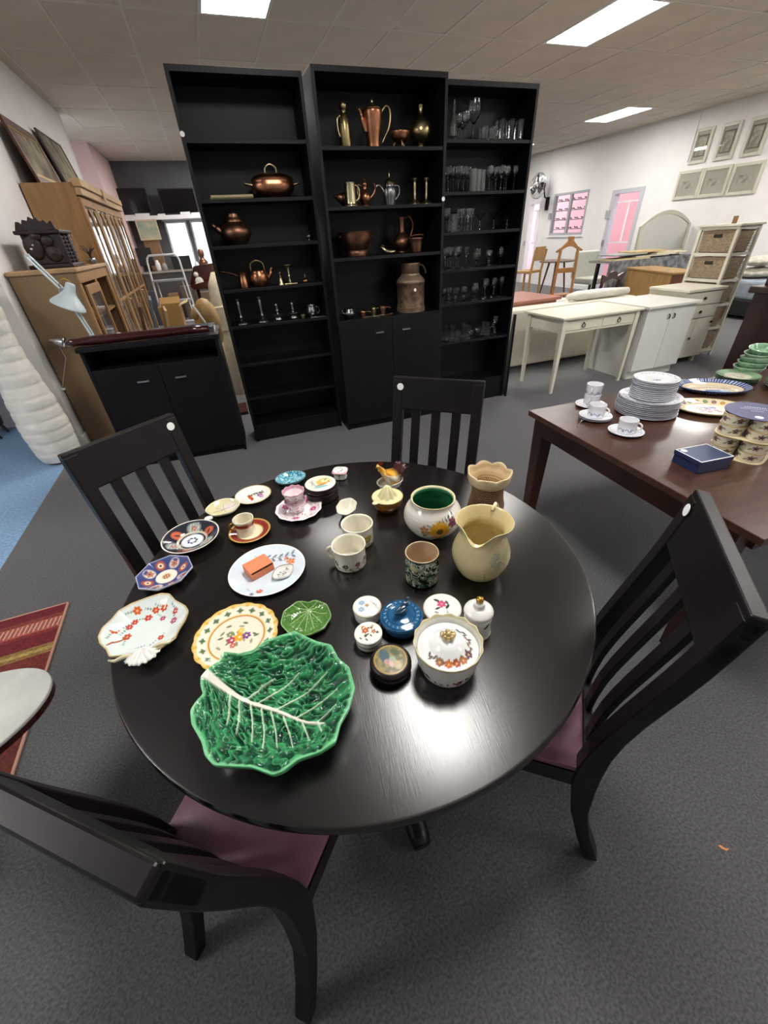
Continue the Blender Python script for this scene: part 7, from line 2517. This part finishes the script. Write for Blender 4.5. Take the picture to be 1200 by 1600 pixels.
# wooden chairs and stands beyond
def simple_chair(label, x, y, rz, m, seat_m, sh_=.45, H_=.9, w=.42, arch=False):
    t = thing('wooden_chair', label, 'chair', (x, y, 0), rz)
    for sx in (-1, 1):
        obj('front_leg', MB().strip([(sx * (w / 2 - .02), -w / 2 + .02, 0), (sx * (w / 2 - .02), -w / 2 + .02, sh_ - .03)], .034, .034, (0, 1, 0)), m, t)
        obj('rear_leg', MB().strip([(sx * (w / 2 - .02), w / 2, 0), (sx * (w / 2 - .02), w / 2 - .03, sh_), (sx * (w / 2 - .02), w / 2 + .03, H_ - .05)], .034, .034, (1, 0, 0)), m, t)
        obj('side_stretcher', MB().box(sx * (w / 2 - .02) - .01, sx * (w / 2 - .02) + .01, -w / 2 + .04, w / 2 - .02, .18, .205), m, t)
    obj('seat', MB().box(-w / 2, w / 2, -w / 2, w / 2 - .06, sh_ - .03, sh_ + .02), seat_m, t, bevel=.012)
    if arch:
        obj('crest_rail', MB().prism([(-w / 2 - .02, H_ - .1), (-w / 2 - .03, H_ + .02), (-w / 4, H_ - .02), (-.08, H_ + .04), (0, H_ + .055), (.08, H_ + .04), (w / 4, H_ - .02), (w / 2 + .03, H_ + .02), (w / 2 + .02, H_ - .1), (w / 4, H_ - .06), (0, H_ - .04), (-w / 4, H_ - .06)], w / 2 + .015, w / 2 + .045, 'y'), m, t, bevel=.004)
        obj('mid_rail', MB().prism([(-w / 2, sh_ + .12), (-w / 4, sh_ + .17), (0, sh_ + .1), (w / 4, sh_ + .17), (w / 2, sh_ + .12), (w / 2, sh_ + .16), (w / 4, sh_ + .21), (0, sh_ + .15), (-w / 4, sh_ + .21), (-w / 2, sh_ + .16)], w / 2 - .01, w / 2 + .015, 'y'), m, t)
    else:
        obj('back_splat', MB().box(-w / 2 + .04, w / 2 - .04, w / 2 + .0, w / 2 + .025, H_ - .24, H_), m, t, bevel=.004)
    return t


M_honey = mat('honey_pine', 'a8814c', .4, noise=.15, scale=8)
q = ony(826, 460, 8.1)
simple_chair('honey pine high-seated chair beside the glassware bookcase', q.x - .1, 8.1, math.radians(200), M_honey, M_honey, .72, 1.15, .42)
q = ony(862, 460, 8.0)
t = thing('side_stool', 'small round-topped side table with splayed legs behind the valet stand', 'side table', (q.x + .25, 8.3, 0))
obj('stool_top', MB().lathe([(0, .83), (.36, .83), (.37, .845), (.36, .86), (0, .86)], 32, cap=False), mat('grey_brown_wood', '6a5a50', .5), t, smooth=True)
for k in range(4):
    a = PI / 4 + PI / 2 * k
    obj('leg', MB().tube([(.15 * math.cos(a), .15 * math.sin(a), .83), (.3 * math.cos(a), .3 * math.sin(a), 0)], [.022, .014], 10), mat('walnut_leg', '5a3a2a', .4), t)
# valet stand
q = ony(893, 372, 6.2)
t = thing('valet_stand', 'light wooden clothes valet stand with a pointed hanger top', 'valet stand', (q.x, 6.2, 0), math.radians(-8))
M_val = mat('teak', '9a6a3a', .4, noise=.15, scale=8)
obj('hanger', MB().prism([(-.24, 1.14), (-.13, 1.2), (-.05, 1.27), (-.045, 1.33), (.045, 1.33), (.05, 1.27), (.13, 1.2), (.24, 1.14), (.22, 1.12), (.12, 1.165), (.06, 1.19), (0, 1.2), (-.06, 1.19), (-.12, 1.165), (-.22, 1.12)], -.015, .02, 'y'), M_val, t, bevel=.004)
for sx in (-1, 1):
    obj('upright', MB().strip([(sx * .155, 0, 1.165), (sx * .17, 0, .8), (sx * .19, 0, .03)], .034, .03, (0, 1, 0)), M_val, t)
    obj('foot', MB().box(sx * .19 - .02, sx * .19 + .02, -.22, .2, 0, .03), M_val, t)
obj('trouser_bar', MB().box(-.15, .15, -.02, .02, .83, .9), M_val, t, bevel=.004)
obj('tray', MB().box(-.18, .18, -.12, .12, .5, .52), M_val, t)
obj('low_bar', MB().box(-.17, .17, -.012, .012, .25, .28), M_val, t)
# dark carved chair
q = ony(941, 440, 5.5)
simple_chair('dark mahogany chair with a carved arched back before the pine chest', q.x - .12, 5.5, math.radians(190), mat('mahogany', '3a1412', .3, noise=.2, scale=12, coat=.3), M_seat, .44, .84, .44, True)
# pale upholstered chair
q = ony(926, 425, 8.2)
t = thing('upholstered_chair', 'pale striped upholstered chair behind the mahogany chair', 'chair', (q.x, 8.2, 0), math.radians(3))
M_stripe = mat('pale_upholstery', 'c3c4ba', .85, noise=.12, scale=30, stretch=(.3, 1, 3))
obj('back', MB().box(-.32, .32, .2, .32, .45, .98), M_stripe, t, bevel=.03)
obj('seat', MB().box(-.32, .32, -.3, .199, .36, .48), M_stripe, t, bevel=.03)
for sx in (-.28, .28):
    for y in (-.26, .26):
        obj('leg', MB().strip([(sx, y, 0), (sx, y, .36)], [.025, .04], [.025, .04], (0, 1, 0)), MATS['mahogany'], t)
q = ony(870, 450, 7.0)
t = thing('cane_stool', 'small white-topped low stool under the valet stand', 'stool', (q.x - .1, 6.62, 0))
obj('seat', MB().lathe([(0, .3), (.2, .3), (.21, .33), (.18, .36), (0, .365)], 28, cap=False), M_paper, t, smooth=True)
for k in range(4):
    a = PI / 4 + k * PI / 2
    obj('leg', MB().tube([(.14 * math.cos(a), .14 * math.sin(a), .3), (.18 * math.cos(a), .18 * math.sin(a), 0)], .016, 8), MATS['mahogany'], t)
# pine chest, its long side towards the aisle on the left, the end towards the camera painted darker for its shade
ZC = .80
A_, B_, C_ = at(1052, 426, ZC), at(978, 417, ZC), at(1073, 419, ZC)
t = thing('pine_chest', 'orange pine chest with its shaded end painted dark beside the mahogany chair', 'chest', (A_.x, A_.y, 0), math.atan2(B_.y - A_.y, B_.x - A_.x) - PI / 2)
LN = min((B_ - A_).length, 1.3)
M_pine = mat('orange_pine', 'a8834f', .4, noise=.2, scale=5, stretch=(1, 4, 1))
obj('body', MB().box(0, .46, .012, LN, .04, ZC - .03), M_pine, t, bevel=.004)
obj('chest_lid', MB().box(-.02, .48, -.02, LN + .02, ZC - .029, ZC), M_pine, t, bevel=.004)
obj('end_panel', MB().box(.0, .46, 0, .0118, .04, ZC - .03), mat('shaded_pine', '6a3f26', .4), t)
for y in (.06, LN - .1):
    for x in (.02, .40):
        obj('foot', MB().box(x, x + .04, y, y + .04, 0, .039), M_pine, t)
# table with flat boards
c0, c1 = ony(955, 405, 6.55), ony(1085, 412, 6.55)
zt = c0.z - .04
t = thing('trestle_table', 'long cloth-covered table behind the pine chest', 'table', (c0.x - .05, 6.52, 0))
w = 8.9 - c0.x
obj('table_top', MB().box(0, w, 0, .5, zt - .03, zt), M_counter, t)
obj('table_cloth', MB().box(-.01, w + .01, -.012, -.002, .1, zt + .003).box(-.01, w + .01, -.002, .51, zt + .0005, zt + .003), mat('grey_patterned_cloth', '8f9090', .9, noise=.5, scale=9, col2='4f5256'), t)
for x in (.05, w - .1):
    obj('leg', MB().box(x, x + .05, .3, .35, 0, zt - .0305), M_dknob, t)
bcol = ['c9b98a', 'b8b4a6', 'd8cfae', '9aa0a0', 'c2a87a']
for i in range(5):
    a = c0.x + .12 + (i % 3) * .5
    tag(obj('flat_board', MB().box(0, .8, 0, .4, 0, .022), mat('board_' + bcol[i], bcol[i], .5), None, (a, 6.56 + .012 * i, zt + .0035 + i * .0225), rz=.02 * i - .04), ['lowest', 'second', 'third', 'fourth', 'topmost'][i] + ' of the flat framed panels stacked on the cloth-covered table', 'panel', 'panels stacked on the long table')
# arched mirror
m0, m1 = ony(1000, 398, 7.12), ony(1074, 398, 7.12)
wm = m1.x - m0.x
zb = zt + .0
zt2 = ony(1040, 328, 7.12).z
t = thing('arched_mirror', 'pale grey arched dressing mirror standing against the right wall', 'mirror', (min(m0.x, 9.4 - wm), 7.12, 0), rot=(-.03, 0, 0))
def arch_pts(w, z0, z1, k=.0):
    pts = [(0 + k, z0 + k), (w - k, z0 + k)]
    sh2 = z1 - .24
    pts += [(w - k, sh2)]
    for i in range(1, 12):
        u = i / 12
        x = w - k - (w - 2 * k) * u
        e = abs(2 * u - 1)
        pts.append((x, sh2 + (.24 - k) * (1 - e ** 1.9)))
    pts += [(k, sh2)]
    return pts
outer, inner = arch_pts(wm, zb, zt2), arch_pts(wm, zb, zt2, .07)
n_ = len(outer)
mb = MB()
vs = [(p_[0], 0, p_[1]) for p_ in outer] + [(p_[0], 0, p_[1]) for p_ in inner] + [(p_[0], .04, p_[1]) for p_ in outer] + [(p_[0], .04, p_[1]) for p_ in inner]
fs = []
for i in range(n_):
    j = (i + 1) % n_
    fs += [(i, j, n_ + j, n_ + i), (2 * n_ + j, 2 * n_ + i, 3 * n_ + i, 3 * n_ + j), (j, i, 2 * n_ + i, 2 * n_ + j), (n_ + i, n_ + j, 3 * n_ + j, 3 * n_ + i)]
mb.add(vs, fs)
obj('mirror_frame', mb, mat('grey_white_frame', 'b9b8aa', .5), t)
obj('mirror_glass', MB().prism(inner, .012, .02, 'y'), mat('mirror_silver', 'd2d4ce', .06, 1.), t)
for x in (.05, wm - .11):
    obj('support', MB().box(x, x + .06, .0405, .08, 0, zb + .4), MATS['grey_white_frame'], t)
# mattress and bedding at the far right
t = thing('mattress', 'grey-blue quilted mattress on a dark base at the right edge', 'mattress', (8.3, 4.55, 0))
obj('bed_base', MB().box(0, 1.1, 0, 1.6, .06, .3), mat('black_base', '16161a', .7), t, bevel=.01)
obj('mattress_body', MB().box(.02, 1.08, .02, 1.58, .301, .58), mat('blue_grey_ticking', '8f9aa6', .85, noise=.15, scale=14), t, bevel=.04)
for x in (.08, 1.0):
    obj('foot', MB().box(x - .03, x + .03, .1, .16, 0, .06), M_dknob, t)
    obj('foot', MB().box(x - .03, x + .03, 1.4, 1.46, 0, .06), M_dknob, t)
for i, l in enumerate(('lower pale patterned pillow on the mattress', 'upper pale patterned pillow on the mattress')):
    tag(obj('pillow', MB().sphere((0, 0, .08), (.36, .26, .08), 24, 10), mat('patterned_pillow', 'c6c2b4', .9, noise=.3, scale=12), None, (8.8, 5.2, .5805 + .165 * i), rz=.1 * i, smooth='all'), l, 'pillow')
# tall dark cabinet cropped by the right photo edge
q = ony(1146, 535, 2.95)
M_dkm = mat('dark_mahogany_cabinet', '2a100f', .3, noise=.25, scale=8, stretch=(1, 1, .3), coat=.2)
t = thing('dark_cabinet', 'tall dark mahogany cabinet cropped by the right photo edge', 'cabinet', (q.x, 2.45, 0))
obj('lower_body', MB().box(0, 1.2, 0, .5, .06, .84), M_dkm, t, bevel=.004)
obj('waist_moulding', MB().box(-.05, 1.25, -.04, .54, .84, .90), M_dkm, t, bevel=.012)
obj('upper_body', MB().box(.1, 1.1, .08, .5, .90, 1.75), M_dkm, t, bevel=.004)
obj('cornice', MB().box(.04, 1.16, .03, .54, 1.75, 1.83), M_dkm, t, bevel=.012)
obj('plinth', MB().box(-.02, 1.22, -.02, .52, 0, .06), M_dkm, t, bevel=.006)
for i in range(2):
    dr = obj('door', MB().box(.03 + i * .58, .59 + i * .58, -.02, -.001, .09, .81), M_dkm, t, bevel=.004)
    obj('knob', MB().sphere((.54 + i * .14, -.035, .5), .015, 10, 7), M_brass, dr, smooth='all')
